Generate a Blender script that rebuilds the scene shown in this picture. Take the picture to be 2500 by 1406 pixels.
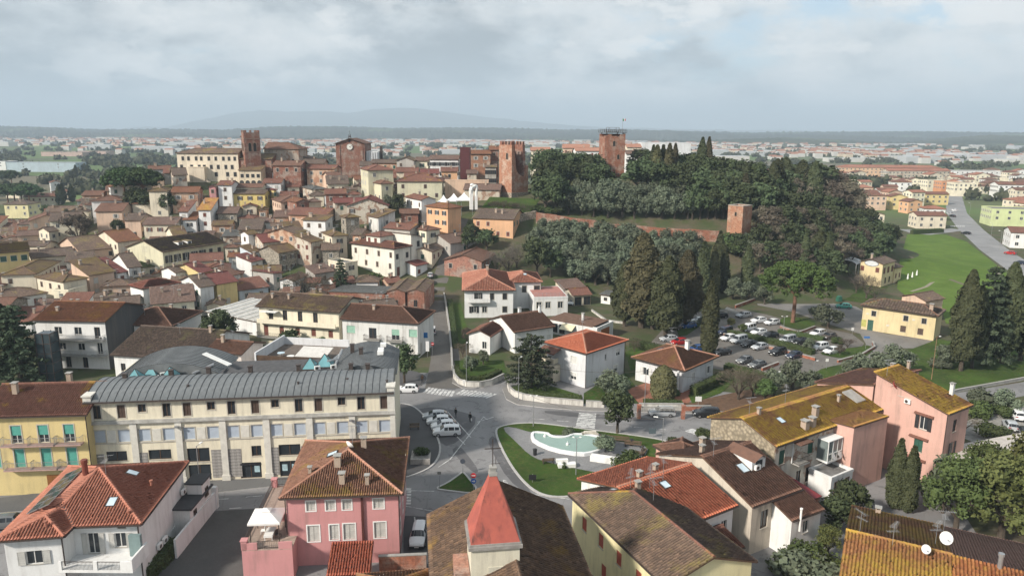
import bpy,math,random
import numpy as np
from mathutils import Vector,Matrix
R=math.radians
sc=bpy.context.scene
col=sc.collection
for o in list(bpy.data.objects):
	bpy.data.objects.remove(o)
# ------------------------------------------------------------------ camera
F=1794.0
PITCH,ROLL,CH=R(12.1),R(0.33),47.0
cd=bpy.data.cameras.new('camera')
cd.sensor_width=36.0
cd.lens=F/2500.0*36.0
cd.clip_start=1.0
cd.clip_end=60000.0
camera=bpy.data.objects.new('camera',cd)
col.objects.link(camera)
camera.matrix_world=(Matrix.Translation((0,0,CH))@Matrix.Rotation(R(90)-PITCH,4,'X')@Matrix.Rotation(ROLL,4,'Z'))
sc.camera=camera
# ------------------------------------------------------------------ sky, sun, exposure
SUN_AZ=R(-126.0)
SUN_EL=R(33.0)
sc.view_settings.view_transform='Standard'
sc.view_settings.look='None'
sc.view_settings.exposure=0.58
sc.view_settings.gamma=1.0
sc.view_settings.use_curve_mapping=False
world=bpy.data.worlds.new('World')
sc.world=world
world.use_nodes=True
SKY_OFF=(5.5,3.3,7.0)
def build_world():
	nt=world.node_tree
	N,L=nt.nodes,nt.links
	N.clear()
	out=N.new('ShaderNodeOutputWorld')
	bg=N.new('ShaderNodeBackground')
	bg.inputs['Strength'].default_value=0.10
	L.new(bg.outputs[0],out.inputs[0])
	sky=N.new('ShaderNodeTexSky')
	sky.sky_type='NISHITA'
	sky.sun_disc=False
	sky.sun_elevation=SUN_EL
	sky.sun_rotation=SUN_AZ
	sky.air_density=1.0
	sky.dust_density=1.6
	sky.ozone_density=1.5
	tc=N.new('ShaderNodeTexCoord')
	sep=N.new('ShaderNodeSeparateXYZ')
	L.new(tc.outputs['Generated'],sep.inputs[0])
	def math_(op,a,b=None,c=None,clamp=False):
		n=N.new('ShaderNodeMath');n.operation=op;n.use_clamp=clamp
		for i,v in enumerate((a,b,c)):
			if v is None:continue
			if hasattr(v,'is_linked'):L.new(v,n.inputs[i])
			else:n.inputs[i].default_value=v
		return n.outputs[0]
	comb=N.new('ShaderNodeCombineXYZ')
	L.new(sep.outputs['X'],comb.inputs[0]);L.new(sep.outputs['Y'],comb.inputs[1])
	L.new(math_('MULTIPLY',sep.outputs['Z'],2.2),comb.inputs[2])
	def noise(scale,detail,rough,dist,off,lac=2.0):
		mp=N.new('ShaderNodeMapping')
		mp.inputs['Location'].default_value=off
		L.new(comb.outputs[0],mp.inputs[0])
		n=N.new('ShaderNodeTexNoise')
		n.inputs['Scale'].default_value=scale
		n.inputs['Detail'].default_value=detail
		n.inputs['Roughness'].default_value=rough
		n.inputs['Distortion'].default_value=dist
		n.inputs['Lacunarity'].default_value=lac
		L.new(mp.outputs[0],n.inputs['Vector'])
		return n.outputs['Fac']
	def ramp(fac,stops):
		r=N.new('ShaderNodeValToRGB')
		e=r.color_ramp.elements
		while len(e)>1:e.remove(e[0])
		e[0].position,e[0].color=stops[0]
		for p,c in stops[1:]:
			k=e.new(p);k.color=c
		L.new(fac,r.inputs[0])
		return r.outputs[0]
	def g(v):return(v,v,v,1)
	big=noise(2.1,7.0,0.50,0.15,SKY_OFF)
	det=noise(7.5,9.0,0.60,0.1,(0.4,7.2,1.0))
	puff=noise(10.0,9.0,0.56,0.0,(3.0,2.0,5.0))
	shade=math_('ADD',math_('MULTIPLY',big,0.54),math_('MULTIPLY',det,0.46))
	cloudcol=ramp(shade,[(0.415,(2.7,3.05,3.3,1)),(0.455,(3.4,3.75,4.0,1)),(0.488,(4.3,4.65,4.85,1)),(0.52,(5.2,5.45,5.55,1)),(0.57,(6.1,6.2,6.2,1))])
	cover=math_('ADD',math_('MULTIPLY',big,0.55),math_('MULTIPLY',noise(4.5,9.0,0.60,0.3,(9.3,3.1,3.0)),0.45))
	mask=ramp(cover,[(0.50,g(1.0)),(0.545,g(0.9)),(0.585,g(0.25)),(0.66,g(0.05))])
	skyd=N.new('ShaderNodeMix');skyd.data_type='RGBA'
	skyd.inputs[0].default_value=0.5
	L.new(sky.outputs[0],skyd.inputs[6])
	skyd.inputs[7].default_value=(3.7,5.3,6.5,1)
	mix=N.new('ShaderNodeMix');mix.data_type='RGBA'
	L.new(mask,mix.inputs[0]);L.new(skyd.outputs[2],mix.inputs[6]);L.new(cloudcol,mix.inputs[7])
	lowband=ramp(sep.outputs['Z'],[(0.01,g(0.0)),(0.03,g(0.5)),(0.06,g(1.0)),(0.16,g(0.9)),(0.35,g(0.0))])
	pm=ramp(puff,[(0.545,g(0.0)),(0.585,g(0.65)),(0.65,g(0.95))])
	pmask=math_('MULTIPLY',math_('MULTIPLY',lowband,pm),ramp(big,[(0.40,g(0.0)),(0.50,g(1.0))]))
	mix2=N.new('ShaderNodeMix');mix2 .data_type='RGBA'
	L.new(pmask,mix2 .inputs[0]);L.new(mix.outputs[2],mix2 .inputs[6]);mix2 .inputs[7].default_value=(6.5,6.55,6.5,1)
	hz=ramp(sep.outputs['Z'],[(0.0,g(0.7)),(0.02,g(0.4)),(0.06,g(0.10)),(0.10,g(0.0))])
	mix3=N.new('ShaderNodeMix');mix3 .data_type='RGBA'
	L.new(hz,mix3 .inputs[0]);L.new(mix2 .outputs[2],mix3 .inputs[6]);mix3 .inputs[7].default_value=(5.2,6.0,6.5,1)
	L.new(mix3 .outputs[2],bg.inputs['Color'])
build_world()
sd=bpy.data.lights.new('sun','SUN')
sd.energy=4.3
sd.angle=R(5.0)
sd.color=(1.0,0.92,0.81)
sun=bpy.data.objects.new('sun',sd)
col.objects.link(sun)
_sv=Vector((math.sin(SUN_AZ)*math.cos(SUN_EL),math.cos(SUN_AZ)*math.cos(SUN_EL),math.sin(SUN_EL)))
sun.rotation_euler=(-_sv).to_track_quat('-Z','Y').to_euler()
sun.location=(0,0,300)
sc.cycles.max_bounces=5
sc.cycles.diffuse_bounces=2
sc.cycles.glossy_bounces=2
sc.cycles.transmission_bounces=3
sc.cycles.volume_bounces=0
sc.cycles.transparent_max_bounces=6
sc.cycles.use_adaptive_sampling=True
sc.cycles.adaptive_threshold=0.02
# ------------------------------------------------------------------ where a photo pixel lies on the ground
cp,sp,cr,sr=math.cos(PITCH),math.sin(PITCH),math.cos(ROLL),math.sin(ROLL)
def ray(px,py):
	x,y=(px-1250)/F,(703-py)/F
	x,y=x*cr-y*sr,x*sr+y*cr
	return(x,cp+y*sp,-sp+y*cp)
def PZ(px,py,z=0.0):
	d=ray(px,py);t=(z-CH)/d[2]
	return Vector((d[0]*t,d[1]*t,z))
def PY(px,py,Y):
	d=ray(px,py);t=Y/d[1]
	return Vector((d[0]*t,Y,CH+d[2]*t))
def proj(X,Y,Z):
	dz=Z-CH;dep=Y*cp-dz*sp;v=Y*sp+dz*cp
	x,y=X/dep,v/dep
	x,y=x*cr+y*sr,-x*sr+y*cr
	return(1250+x*F,703-y*F)
SPINE=[(-128,312,26),(-70,340,25),(-48,285,22),(0,283,25),(36,293,30),(80,285,26),(108,292,14)]
def sst(t):
	t=max(0.,min(1.,t));return t*t*(3-2*t)
def T(x,y):
	if y<150 or y>480 or x<-260 or x>240:return 0.0
	best=0.0;Rr=80-27*sst((x-85)/35)
	for(a,b,ha),(c,d,hb)in zip(SPINE,SPINE[1:]):
		dx,dy=c-a,d-b
		t=max(0.,min(1.,((x-a)*dx+(y-b)*dy)/(dx*dx+dy*dy)))
		z=(ha+(hb-ha)*t)*sst(1-(math.hypot(x-a-t*dx,y-b-t*dy)-6)/Rr)
		if z>best:best=z
	return best
def hit(px,py,h=0.0,tmin=50.0):
	d=ray(px,py);t=tmin
	while t<9000:
		if CH+d[2]*t<=T(d[0]*t,d[1]*t)+h:
			a,b=t-3,t
			for _ in range(22):
				m=(a+b)/2
				if CH+d[2]*m<=T(d[0]*m,d[1]*m)+h:b=m
				else:a=m
			return Vector((d[0]*b,d[1]*b,T(d[0]*b,d[1]*b)))
		t+=3 if t<500 else 15
	return PZ(px,py,0)
# ------------------------------------------------------------------ objects
def tag(o,label=None,cat=None,group=None,kind=None):
	if label:o['label']=label
	if cat:o['category']=cat
	if group:o['group']=group
	if kind:o['kind']=kind
	return o
def thing(name,label,cat,loc=(0,0,0),rz=0.0,group=None):
	o=bpy.data.objects.new(name,None)
	o.empty_display_size=0.5
	col.objects.link(o)
	o.location=loc
	o.rotation_euler=(0,0,rz)
	return tag(o,label,cat,group)
def link(name,me,parent=None,loc=(0,0,0),rz=0.0,scale=None):
	o=bpy.data.objects.new(name,me)
	col.objects.link(o)
	o.parent=parent
	o.location=loc
	o.rotation_euler=(0,0,rz)
	if scale:o.scale=scale
	return o
def copy_tree(o,parent=None):
	c=o.copy();col.objects.link(c);c.parent=parent
	for ch in list(o.children):copy_tree(ch,c)
	return c
class MB:
	"""collects faces for one mesh"""
	def __init__(s):
		s.v,s.f,s.m,s.uv,s.arr=[],[],[],[],[]
	def face(s,pts,m=0,uv=None):
		n=len(s.v);s.v.extend([tuple(p)for p in pts]);s.f.append(tuple(range(n,n+len(pts))));s.m.append(m)
		s.uv.append(uv if uv else[(0.0,0.0)]*len(pts))
	def box(s,x0,x1,y0,y1,z0,z1,m=0,skip=''):
		p=[(x0,y0,z0),(x1,y0,z0),(x1,y1,z0),(x0,y1,z0),(x0,y0,z1),(x1,y0,z1),(x1,y1,z1),(x0,y1,z1)]
		s.hexa(p,m,skip)
	def hexa(s,p,m=0,skip=''):
		for k,q in(('b',(3,2,1,0)),('t',(4,5,6,7)),('f',(0,1,5,4)),('r',(1,2,6,5)),('k',(2,3,7,6)),('l',(3,0,4,7))):
			if k not in skip:s.face([p[i]for i in q],m)
	def bar(s,p0,p1,w,h=None,m=0,up=(0,0,1)):
		p0,p1=Vector(p0),Vector(p1);d=(p1-p0)
		if d.length<1e-6:return
		d.normalize();u=Vector(up)
		if abs(d.dot(u))>.98:u=Vector((1,0,0))
		x=d.cross(u).normalized()*(w/2);y=x.normalized().cross(d).normalized()*((h or w)/2)
		s.hexa([p0-x-y,p0+x-y,p1+x-y,p1-x-y,p0-x+y,p0+x+y,p1+x+y,p1-x+y],m)
	def tube(s,p0,p1,r0,r1=None,n=8,m=0,caps=True):
		p0,p1=Vector(p0),Vector(p1);r1=r0 if r1 is None else r1
		d=(p1-p0).normalized();u=Vector((0,0,1))if abs(d.z)<.95 else Vector((1,0,0))
		x=d.cross(u).normalized();y=x.cross(d)
		a=[p0+(x*math.cos(t)+y*math.sin(t))*r0 for t in[2*math.pi*i/n for i in range(n)]]
		b=[p1+(x*math.cos(t)+y*math.sin(t))*r1 for t in[2*math.pi*i/n for i in range(n)]]
		for i in range(n):
			j=(i+1)%n
			s.face([a[i],b[i],b[j],a[j]],m)
		if caps:
			s.face(a,m);s.face(b[::-1],m)
	def path(s,pts,r,n=6,m=0):
		for a,b in zip(pts,pts[1:]):s.tube(a,b,r,r,n,m)
	def lathe(s,c,prof,n=16,m=0):
		rings=[[(c[0]+r*math.cos(2*math.pi*i/n),c[1]+r*math.sin(2*math.pi*i/n),c[2]+z)for i in range(n)]for r,z in prof]
		for A,B in zip(rings,rings[1:]):
			for i in range(n):
				j=(i+1)%n
				s.face([A[i],A[j],B[j],B[i]],m)
		s.face(rings[0][::-1],m);s.face(rings[-1],m)
	def prism(s,poly,z0,z1,m=0,mt=None):
		n=len(poly)
		for i in range(n):
			a,b=poly[i],poly[(i+1)%n]
			s.face([(a[0],a[1],z0),(b[0],b[1],z0),(b[0],b[1],z1),(a[0],a[1],z1)],m)
		s.face([(p[0],p[1],z1)for p in poly],m if mt is None else mt)
		s.face([(p[0],p[1],z0)for p in poly[::-1]],m)
	def grid(s,V,uv=None,m=0):
		"""V: numpy array (rows, cols, 3)"""
		s.arr.append((np.asarray(V,float),uv,m))
	def mesh(s,name,mats,smooth=False):
		me=bpy.data.meshes.new(name)
		if not s.arr:
			me.from_pydata(s.v,[],s.f)
			if mats:
				for mt in mats:me.materials.append(mt)
				me.polygons.foreach_set('material_index',s.m)
			if any(q is not None and any(t!=(0.0,0.0)for t in q)for q in s.uv):
				ul=me.uv_layers.new(name='UVMap')
				ul.data.foreach_set('uv',np.array([c for q in s.uv for t in q for c in t],dtype=np.float32))
		else:
			vs=[np.array(s.v,float).reshape(-1,3)];base=len(s.v)
			li,ls,mi,uvs=[],[],list(s.m),[c for q in s.uv for t in q for c in t]
			for f in s.f:li.extend(f);ls.append(len(f))
			li=[np.array(li,np.int64)];ls=[np.array(ls,np.int64)];mi=[np.array(mi,np.int64)];uvs=[np.array(uvs,np.float32)]
			for V,uv,m in s.arr:
				r,c=V.shape[:2]
				idx=np.arange(r*c).reshape(r,c)+base
				q=np.stack([idx[:-1,:-1],idx[:-1,1:],idx[1:,1:],idx[1:,:-1]],-1).reshape(-1,4)
				li.append(q.ravel());ls.append(np.full(len(q),4));mi.append(np.full(len(q),m))
				if uv is None:uvs.append(np.zeros(len(q)*8,np.float32))
				else:
					U=np.asarray(uv,np.float32)
					uvs.append(np.stack([U[:-1,:-1],U[:-1,1:],U[1:,1:],U[1:,:-1]],2).reshape(-1))
				vs.append(V.reshape(-1,3));base+=r*c
			vs=np.concatenate(vs);li=np.concatenate(li);ls=np.concatenate(ls);mi=np.concatenate(mi);uvs=np.concatenate(uvs)
			fill_mesh(me,vs,li,ls,mi,uvs)
			for mt in mats:me.materials.append(mt)
		if smooth:me.polygons.foreach_set('use_smooth',[True]*len(me.polygons))
		me.update()
		return me
	def build(s,name,mats,parent=None,loc=(0,0,0),rz=0.0,smooth=False):
		if not isinstance(mats,(list,tuple)):mats=[mats]
		return link(name,s.mesh(name,mats,smooth),parent,loc,rz)
def fill_mesh(me,vs,li,ls,mi=None,uvs=None):
	me.vertices.add(len(vs));me.vertices.foreach_set('co',np.ascontiguousarray(vs,np.float32).ravel())
	me.loops.add(len(li));me.loops.foreach_set('vertex_index',np.ascontiguousarray(li,np.int32))
	me.polygons.add(len(ls))
	st=np.concatenate([[0],np.cumsum(ls)[:-1]]).astype(np.int32)
	me.polygons.foreach_set('loop_start',st)
	me.polygons.foreach_set('loop_total',np.ascontiguousarray(ls,np.int32))
	if mi is not None:me.polygons.foreach_set('material_index',np.ascontiguousarray(mi,np.int32))
	if uvs is not None:
		ul=me.uv_layers.new(name='UVMap');ul.data.foreach_set('uv',np.ascontiguousarray(uvs,np.float32))
	me.update(calc_edges=True)
def quads_mesh(name,Q,mat,mi=None,uvs=None):
	"""Q: (n,4,3) loose quads"""
	me=bpy.data.meshes.new(name)
	n=len(Q)
	fill_mesh(me,Q.reshape(-1,3),np.arange(n*4),np.full(n,4),mi,uvs)
	for m in(mat if isinstance(mat,(list,tuple))else[mat]):me.materials.append(m)
	return me
# ------------------------------------------------------------------ materials
class NT:
	def __init__(s,name):
		s.mat=bpy.data.materials.new(name);s.mat.use_nodes=True
		s.N,s.L=s.mat.node_tree.nodes,s.mat.node_tree.links
		s.b=s.N['Principled BSDF']
		s.b.inputs['Specular IOR Level'].default_value=0.25
		s.tc=None
	def co(s,kind='Object'):
		if not s.tc:s.tc=s.N.new('ShaderNodeTexCoord')
		return s.tc.outputs[kind]
	def pos(s):
		return s.N.new('ShaderNodeNewGeometry').outputs['Position']
	def lk(s,v,sock):
		if hasattr(v,'is_linked'):s.L.new(v,sock)
		else:sock.default_value=v
	def noise(s,scale,detail=4,rough=.55,vec=None,sc3=None,dist=0.0):
		n=s.N.new('ShaderNodeTexNoise')
		n.inputs['Scale'].default_value=scale;n.inputs['Detail'].default_value=detail
		n.inputs['Roughness'].default_value=rough;n.inputs['Distortion'].default_value=dist
		v=vec or s.co()
		if sc3:
			mp=s.N.new('ShaderNodeMapping');mp.inputs['Scale'].default_value=sc3
			s.L.new(v,mp.inputs[0]);v=mp.outputs[0]
		s.L.new(v,n.inputs['Vector'])
		return n.outputs['Fac']
	def ramp(s,fac,stops,interp='LINEAR'):
		r=s.N.new('ShaderNodeValToRGB');e=r.color_ramp.elements
		r.color_ramp.interpolation=interp
		while len(e)>1:e.remove(e[0])
		def c4(c):return(c,c,c,1)if isinstance(c,(int,float))else(c[0],c[1],c[2],1)
		e[0].position,e[0].color=stops[0][0],c4(stops[0][1])
		for p,c in stops[1:]:
			k=e.new(p);k.color=c4(c)
		s.L.new(fac,r.inputs[0]);return r.outputs[0]
	def mix(s,fac,a,b,mode='MIX'):
		n=s.N.new('ShaderNodeMix');n.data_type='RGBA';n.blend_type=mode
		def c4(c):return c if hasattr(c,'is_linked')else((c,c,c,1)if isinstance(c,(int,float))else(c[0],c[1],c[2],1))
		s.lk(fac,n.inputs[0]);s.lk(c4(a),n.inputs[6]);s.lk(c4(b),n.inputs[7])
		return n.outputs[2]
	def math(s,op,a,b=None):
		n=s.N.new('ShaderNodeMath');n.operation=op;s.lk(a,n.inputs[0])
		if b is not None:s.lk(b,n.inputs[1])
		return n.outputs[0]
	def bump(s,h,strength=.5,dist=.05):
		n=s.N.new('ShaderNodeBump');n.inputs['Strength'].default_value=strength;n.inputs['Distance'].default_value=dist
		s.L.new(h,n.inputs['Height']);s.L.new(n.outputs[0],s.b.inputs['Normal'])
	def done(s,colr,rough=.85,spec=None,metal=None):
		s.lk(colr if hasattr(colr,'is_linked')else(colr[0],colr[1],colr[2],1),s.b.inputs['Base Color'])
		s.lk(rough,s.b.inputs['Roughness'])
		if spec is not None:s.b.inputs['Specular IOR Level'].default_value=spec
		if metal is not None:s.b.inputs['Metallic'].default_value=metal
		return s.mat
def sc3(c,k):return(c[0]*k,c[1]*k,c[2]*k)
_mc={}
def cached(fn):
	def w(*a,**k):
		key=(fn.__name__,a,tuple(sorted(k.items())))
		if key not in _mc:_mc[key]=fn(*a,**k)
		return _mc[key]
	return w
@cached
def stucco(c,dirt=.35,name='stucco',dark=(.16,.14,.12)):
	n=NT(name)
	big=n.noise(.22,5,.6)
	streak=n.noise(1.0,5,.65,sc3=(1.3,1.3,.16))
	fine=n.noise(6,3,.6)
	base=n.mix(n.ramp(big,[(.35,0),(.7,1)]),c,sc3(c,.86))
	m=n.math('MULTIPLY',n.ramp(streak,[(.48,0),(.72,1)]),n.ramp(big,[(.35,.35),(.65,1)]))
	base=n.mix(n.math('MULTIPLY',m,min(1.0,dirt*1.5)),base,dark)
	base=n.mix(n.math('MULTIPLY',n.ramp(fine,[(.4,0),(.7,1)]),.12),base,sc3(c,.6))
	n.bump(fine,.25,.02)
	return n.done(base,.9)
@cached
def patched(c,c2,brick=(.30,.16,.105),amt=.5,name='worn_plaster'):
	"""old plaster that has fallen off in patches"""
	n=NT(name)
	big=n.noise(.45,6,.62,dist=.3);fine=n.noise(4,4,.65)
	base=n.mix(n.ramp(n.noise(.2,4,.6),[(.4,0),(.65,1)]),c,c2)
	m=n.ramp(big,[(.58-.16*amt,0),(.64-.16*amt,1)])
	base=n.mix(n.math('MULTIPLY',m,.8),base,n.mix(fine,sc3(brick,.65),brick))
	streak=n.noise(1.0,5,.65,sc3=(1.3,1.3,.14))
	base=n.mix(n.math('MULTIPLY',n.ramp(streak,[(.48,0),(.72,1)]),.45),base,(.13,.12,.11))
	n.bump(fine,.5,.04)
	return n.done(base,.93)
@cached
def brick(c=(.32,.15,.10),name='brick',scale=1.0,mortar=(.36,.32,.28),rowh=.25):
	n=NT(name)
	mp=n.N.new('ShaderNodeMapping');n.L.new(n.co(),mp.inputs[0])
	mp.inputs['Rotation'].default_value=(R(90),0,0)
	big=n.noise(.35,5,.62);fine=n.noise(3.5,5,.7)
	b=n.mix(n.ramp(fine,[(.3,0),(.7,1)]),sc3(c,.62),sc3(c,1.25))
	b=n.mix(n.ramp(big,[(.46,0),(.62,.72)]),b,mortar)
	b=n.mix(n.ramp(n.noise(1.6,5,.7),[(.50,0),(.64,.65)]),b,sc3(c,.42))
	z=n.noise(1.0,3,.5,sc3=(.6,.6,7.5*scale))
	b=n.mix(n.ramp(z,[(.45,0),(.7,.45)]),b,sc3(c,.5))
	b=n.mix(n.math('MULTIPLY',n.ramp(n.noise(.8,5,.7,sc3=(1,1,.3)),[(.55,0),(.75,1)]),.6),b,(.075,.065,.058))
	n.bump(fine,.6,.08)
	return n.done(b,.95)
@cached
def stone(c=(.36,.33,.28),name='rubble_stone'):
	n=NT(name)
	v=n.N.new('ShaderNodeTexVoronoi');v.inputs['Scale'].default_value=2.2;n.L.new(n.co(),v.inputs['Vector'])
	b=n.mix(n.ramp(v.outputs['Distance'],[(.15,0),(.7,1)]),sc3(c,1.1),sc3(c,.5))
	b=n.mix(n.math('MULTIPLY',n.ramp(n.noise(.5,5,.65),[(.4,0),(.7,1)]),.6),b,sc3(c,.55))
	n.bump(v.outputs['Distance'],.6,.06)
	return n.done(b,.95)
@cached
def tiles(c,c2,lich=(.42,.27,.04),la=0.0,soot=.5,name='roof_tiles',bump=1.0):
	"""clay tiles; UV is in tile units (columns across, rows up the slope)"""
	n=NT(name)
	uv=n.co('UV')
	sx=n.N.new('ShaderNodeSeparateXYZ');n.L.new(uv,sx.inputs[0])
	fl=n.N.new('ShaderNodeVectorMath');fl.operation='FLOOR';n.L.new(uv,fl.inputs[0])
	wn=n.N.new('ShaderNodeTexWhiteNoise');wn.noise_dimensions='2D';n.L.new(fl.outputs[0],wn.inputs['Vector'])
	base=n.mix(n.ramp(wn.outputs['Value'],[(0,0),(1,1)]),c,c2)
	big=n.noise(.30,6,.62,dist=.2)
	md=n.noise(1.3,5,.65)
	base=n.mix(n.math('MULTIPLY',n.ramp(md,[(.30,0),(.78,1)]),soot),base,(.075,.060,.052))
	sp=n.noise(5.5,4,.75)
	base=n.mix(n.math('MULTIPLY',n.ramp(sp,[(.52,0),(.68,1)]),soot*.9),base,(.05,.042,.038))
	base=n.mix(n.math('MULTIPLY',n.ramp(sp,[(.28,1),(.46,0)]),soot*.35),base,sc3(c2,1.25))
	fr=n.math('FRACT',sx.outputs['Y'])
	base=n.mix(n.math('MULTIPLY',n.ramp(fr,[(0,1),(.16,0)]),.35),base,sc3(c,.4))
	if la>0:
		m=n.math('MULTIPLY',n.ramp(big,[(.62-.3*la,0),(.74-.3*la,1)]),n.ramp(n.noise(2.6,5,.7),[(.30,.1),(.55,1)]))
		m=n.math('MULTIPLY',m,n.ramp(wn.outputs['Value'],[(0,.45),(.4,1)]))
		base=n.mix(m,base,lich)
	base=n.mix(n.math('MULTIPLY',n.ramp(n.noise(.12,3,.5),[(.45,0),(.65,1)]),.3),base,sc3(c,.45))
	if bump:
		h=n.math('ABSOLUTE',n.math('SINE',n.math('MULTIPLY',sx.outputs['X'],math.pi)))
		n.bump(h,.8*bump,.12)
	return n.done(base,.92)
@cached
def plain(c,rough=.6,metal=0.0,name='paint',var=.12,spec=.3):
	n=NT(name)
	b=n.mix(n.math('MULTIPLY',n.ramp(n.noise(1.4,5,.6),[(.35,0),(.7,1)]),1.0),c,sc3(c,1-var*2))
	return n.done(b,rough,spec,metal)
@cached
def leafmat(c,c2,name='leaves',rough=.75):
	n=NT(name)
	oi=n.N.new('ShaderNodeObjectInfo')
	b=n.mix(n.ramp(n.noise(.9,4,.6),[(.3,0),(.7,1)]),c,c2)
	b=n.mix(n.math('MULTIPLY',n.ramp(n.noise(5.0,2,.5),[(.4,0),(.7,1)]),.5),b,sc3(c2,1.35))
	hv=n.N.new('ShaderNodeHueSaturation');n.L.new(b,hv.inputs['Color'])
	hv.inputs['Saturation'].default_value=.95
	n.L.new(n.math('ADD',n.math('MULTIPLY',oi.outputs['Random'],.6),.7),hv.inputs['Value'])
	n.L.new(n.math('ADD',n.math('MULTIPLY',oi.outputs['Random'],.05),.475),hv.inputs['Hue'])
	return n.done(hv.outputs[0],rough,.15)
@cached
def objcol(rough=.25,name='car_paint',coat=.6):
	n=NT(name)
	oi=n.N.new('ShaderNodeObjectInfo')
	n.L.new(oi.outputs['Color'],n.b.inputs['Base Color'])
	n.b.inputs['Roughness'].default_value=rough;n.b.inputs['Coat Weight'].default_value=coat
	n.b.inputs['Coat Roughness'].default_value=.08
	return n.mat
@cached
def glass(c=(.018,.022,.026),name='window_glass',rough=.12):
	n=NT(name);return n.done(n.mix(n.noise(.8,3,.5),c,sc3(c,2.2)),rough,.5)
GLASS=glass()
# ------------------------------------------------------------------ ground, roads, lawns
from mathutils.geometry import tessellate_polygon
def m_terrain():
	n=NT('ground')
	ps=n.pos();sx=n.N.new('ShaderNodeSeparateXYZ');n.L.new(ps,sx.inputs[0])
	big=n.noise(.012,5,.6,ps);md=n.noise(.12,5,.65,ps);fine=n.noise(1.2,4,.65,ps)
	near=n.mix(n.ramp(md,[(.42,0),(.62,1)]),(.055,.075,.026),(.105,.085,.058))
	near=n.mix(n.math('MULTIPLY',n.ramp(fine,[(.4,0),(.7,1)]),.5),near,(.05,.055,.03))
	v=n.N.new('ShaderNodeTexVoronoi');v.inputs['Scale'].default_value=1.0
	mp=n.N.new('ShaderNodeMapping');mp.inputs['Scale'].default_value=(.0045,.0026,1);mp.inputs['Rotation'].default_value=(0,0,.35)
	n.L.new(ps,mp.inputs[0]);n.L.new(mp.outputs[0],v.inputs['Vector'])
	sv=n.N.new('ShaderNodeSeparateColor');n.L.new(v.outputs['Color'],sv.inputs[0])
	fld=n.ramp(sv.outputs[0],[(0,(.10,.125,.05)),(.28,(.095,.15,.045)),(.45,(.13,.19,.06)),(.60,(.14,.125,.085)),(.78,(.085,.105,.055)),(1,(.16,.20,.075))],'CONSTANT')
	fld=n.mix(n.math('MULTIPLY',n.ramp(big,[(.4,0),(.65,1)]),.5),fld,(.085,.095,.055))
	far=n.ramp(n.math('MULTIPLY',sx.outputs['Y'],.001),[(.36,0),(.46,1)])
	c=n.mix(far,near,fld)
	n.bump(fine,.3,.1)
	return n.done(c,.97)
def build_terrain():
	def axis(lo,hi,core0,core1,st):
		a=list(np.arange(core0,core1+.1,st));d=st;x=core1
		while x<hi:d*=1.35;x+=d;a.append(x)
		d=st;x=core0
		while x>lo:d*=1.35;x-=d;a.insert(0,x)
		return np.array(a)
	xs=axis(-14000,14000,-250,240,5.0);ys=axis(-600,15000,150,480,5.0)
	V=np.zeros((len(ys),len(xs),3))
	for j,y in enumerate(ys):
		for i,x in enumerate(xs):V[j,i]=(x,y,T(x,y)-.02)
	mb=MB();mb.grid(V)
	tag(mb.build('ground',[m_terrain()],smooth=True),kind='structure')
build_terrain()
def asphalt_m(c=(.155,.155,.16),d=(.065,.065,.07),patch=.5,name='asphalt'):
	n=NT(name);ps=n.pos()
	big=n.noise(.10,6,.62,ps,dist=.5);md=n.noise(.55,6,.7,ps,dist=.8);fine=n.noise(9,3,.7,ps)
	b=n.mix(n.ramp(big,[(.38,0),(.62,1)]),c,sc3(c,.72))
	b=n.mix(n.math('MULTIPLY',n.ramp(md,[(.57,0),(.615,1)]),patch),b,d)
	b=n.mix(n.math('MULTIPLY',n.ramp(fine,[(.3,0),(.75,1)]),.25),b,sc3(c,1.3))
	v=n.N.new('ShaderNodeTexVoronoi');v.feature='DISTANCE_TO_EDGE';v.inputs['Scale'].default_value=.16;n.L.new(n.mix(.12,ps,ps),v.inputs['Vector'])
	b=n.mix(n.math('MULTIPLY',n.ramp(v.outputs['Distance'],[(.0,1),(.010,0)]),.28),b,d)
	n.bump(fine,.3,.02)
	return n.done(b,.82,.3)
ASPHALT=asphalt_m((.225,.222,.225),(.075,.075,.08),.55)
ASPHALT_D=asphalt_m((.085,.084,.088),(.05,.05,.055),.4,'dark_asphalt')
ASPHALT_P=asphalt_m((.165,.152,.138),(.06,.055,.05),.7,'worn_asphalt')
def grass_m(c=(.065,.125,.022),d=(.040,.072,.018),e=(.12,.12,.045),name='grass',es=.6):
	n=NT(name);ps=n.pos()
	a=n.noise(.18,5,.6,ps);b_=n.noise(1.4,5,.7,ps);f=n.noise(8,3,.7,ps)
	b=n.mix(n.ramp(a,[(.38,0),(.62,1)]),c,d)
	b=n.mix(n.math('MULTIPLY',n.ramp(b_,[(.46,0),(.62,1)]),es),b,e)
	b=n.mix(n.math('MULTIPLY',n.ramp(n.noise(.45,6,.7,ps),[(.52,0),(.66,1)]),.55),b,sc3(e,.7))
	b=n.mix(n.math('MULTIPLY',n.ramp(n.noise(.05,5,.65,ps,dist=.6),[(.45,0),(.6,1)]),.6),b,sc3(d,.85))
	b=n.mix(n.math('MULTIPLY',n.ramp(f,[(.35,0),(.7,1)]),.45),b,sc3(d,.6))
	n.bump(f,.8,.12)
	return n.done(b,.95,.1)
GRASS=grass_m()
GRASS_F=grass_m((.12,.20,.034),(.09,.155,.028),(.16,.19,.06),'meadow',.5)
GRASS_D=grass_m((.055,.12,.02),(.03,.06,.014),(.12,.10,.05),'rough_grass',.8)
EARTH=plain((.14,.085,.055),.95,name='red_earth',var=.2)
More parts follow.
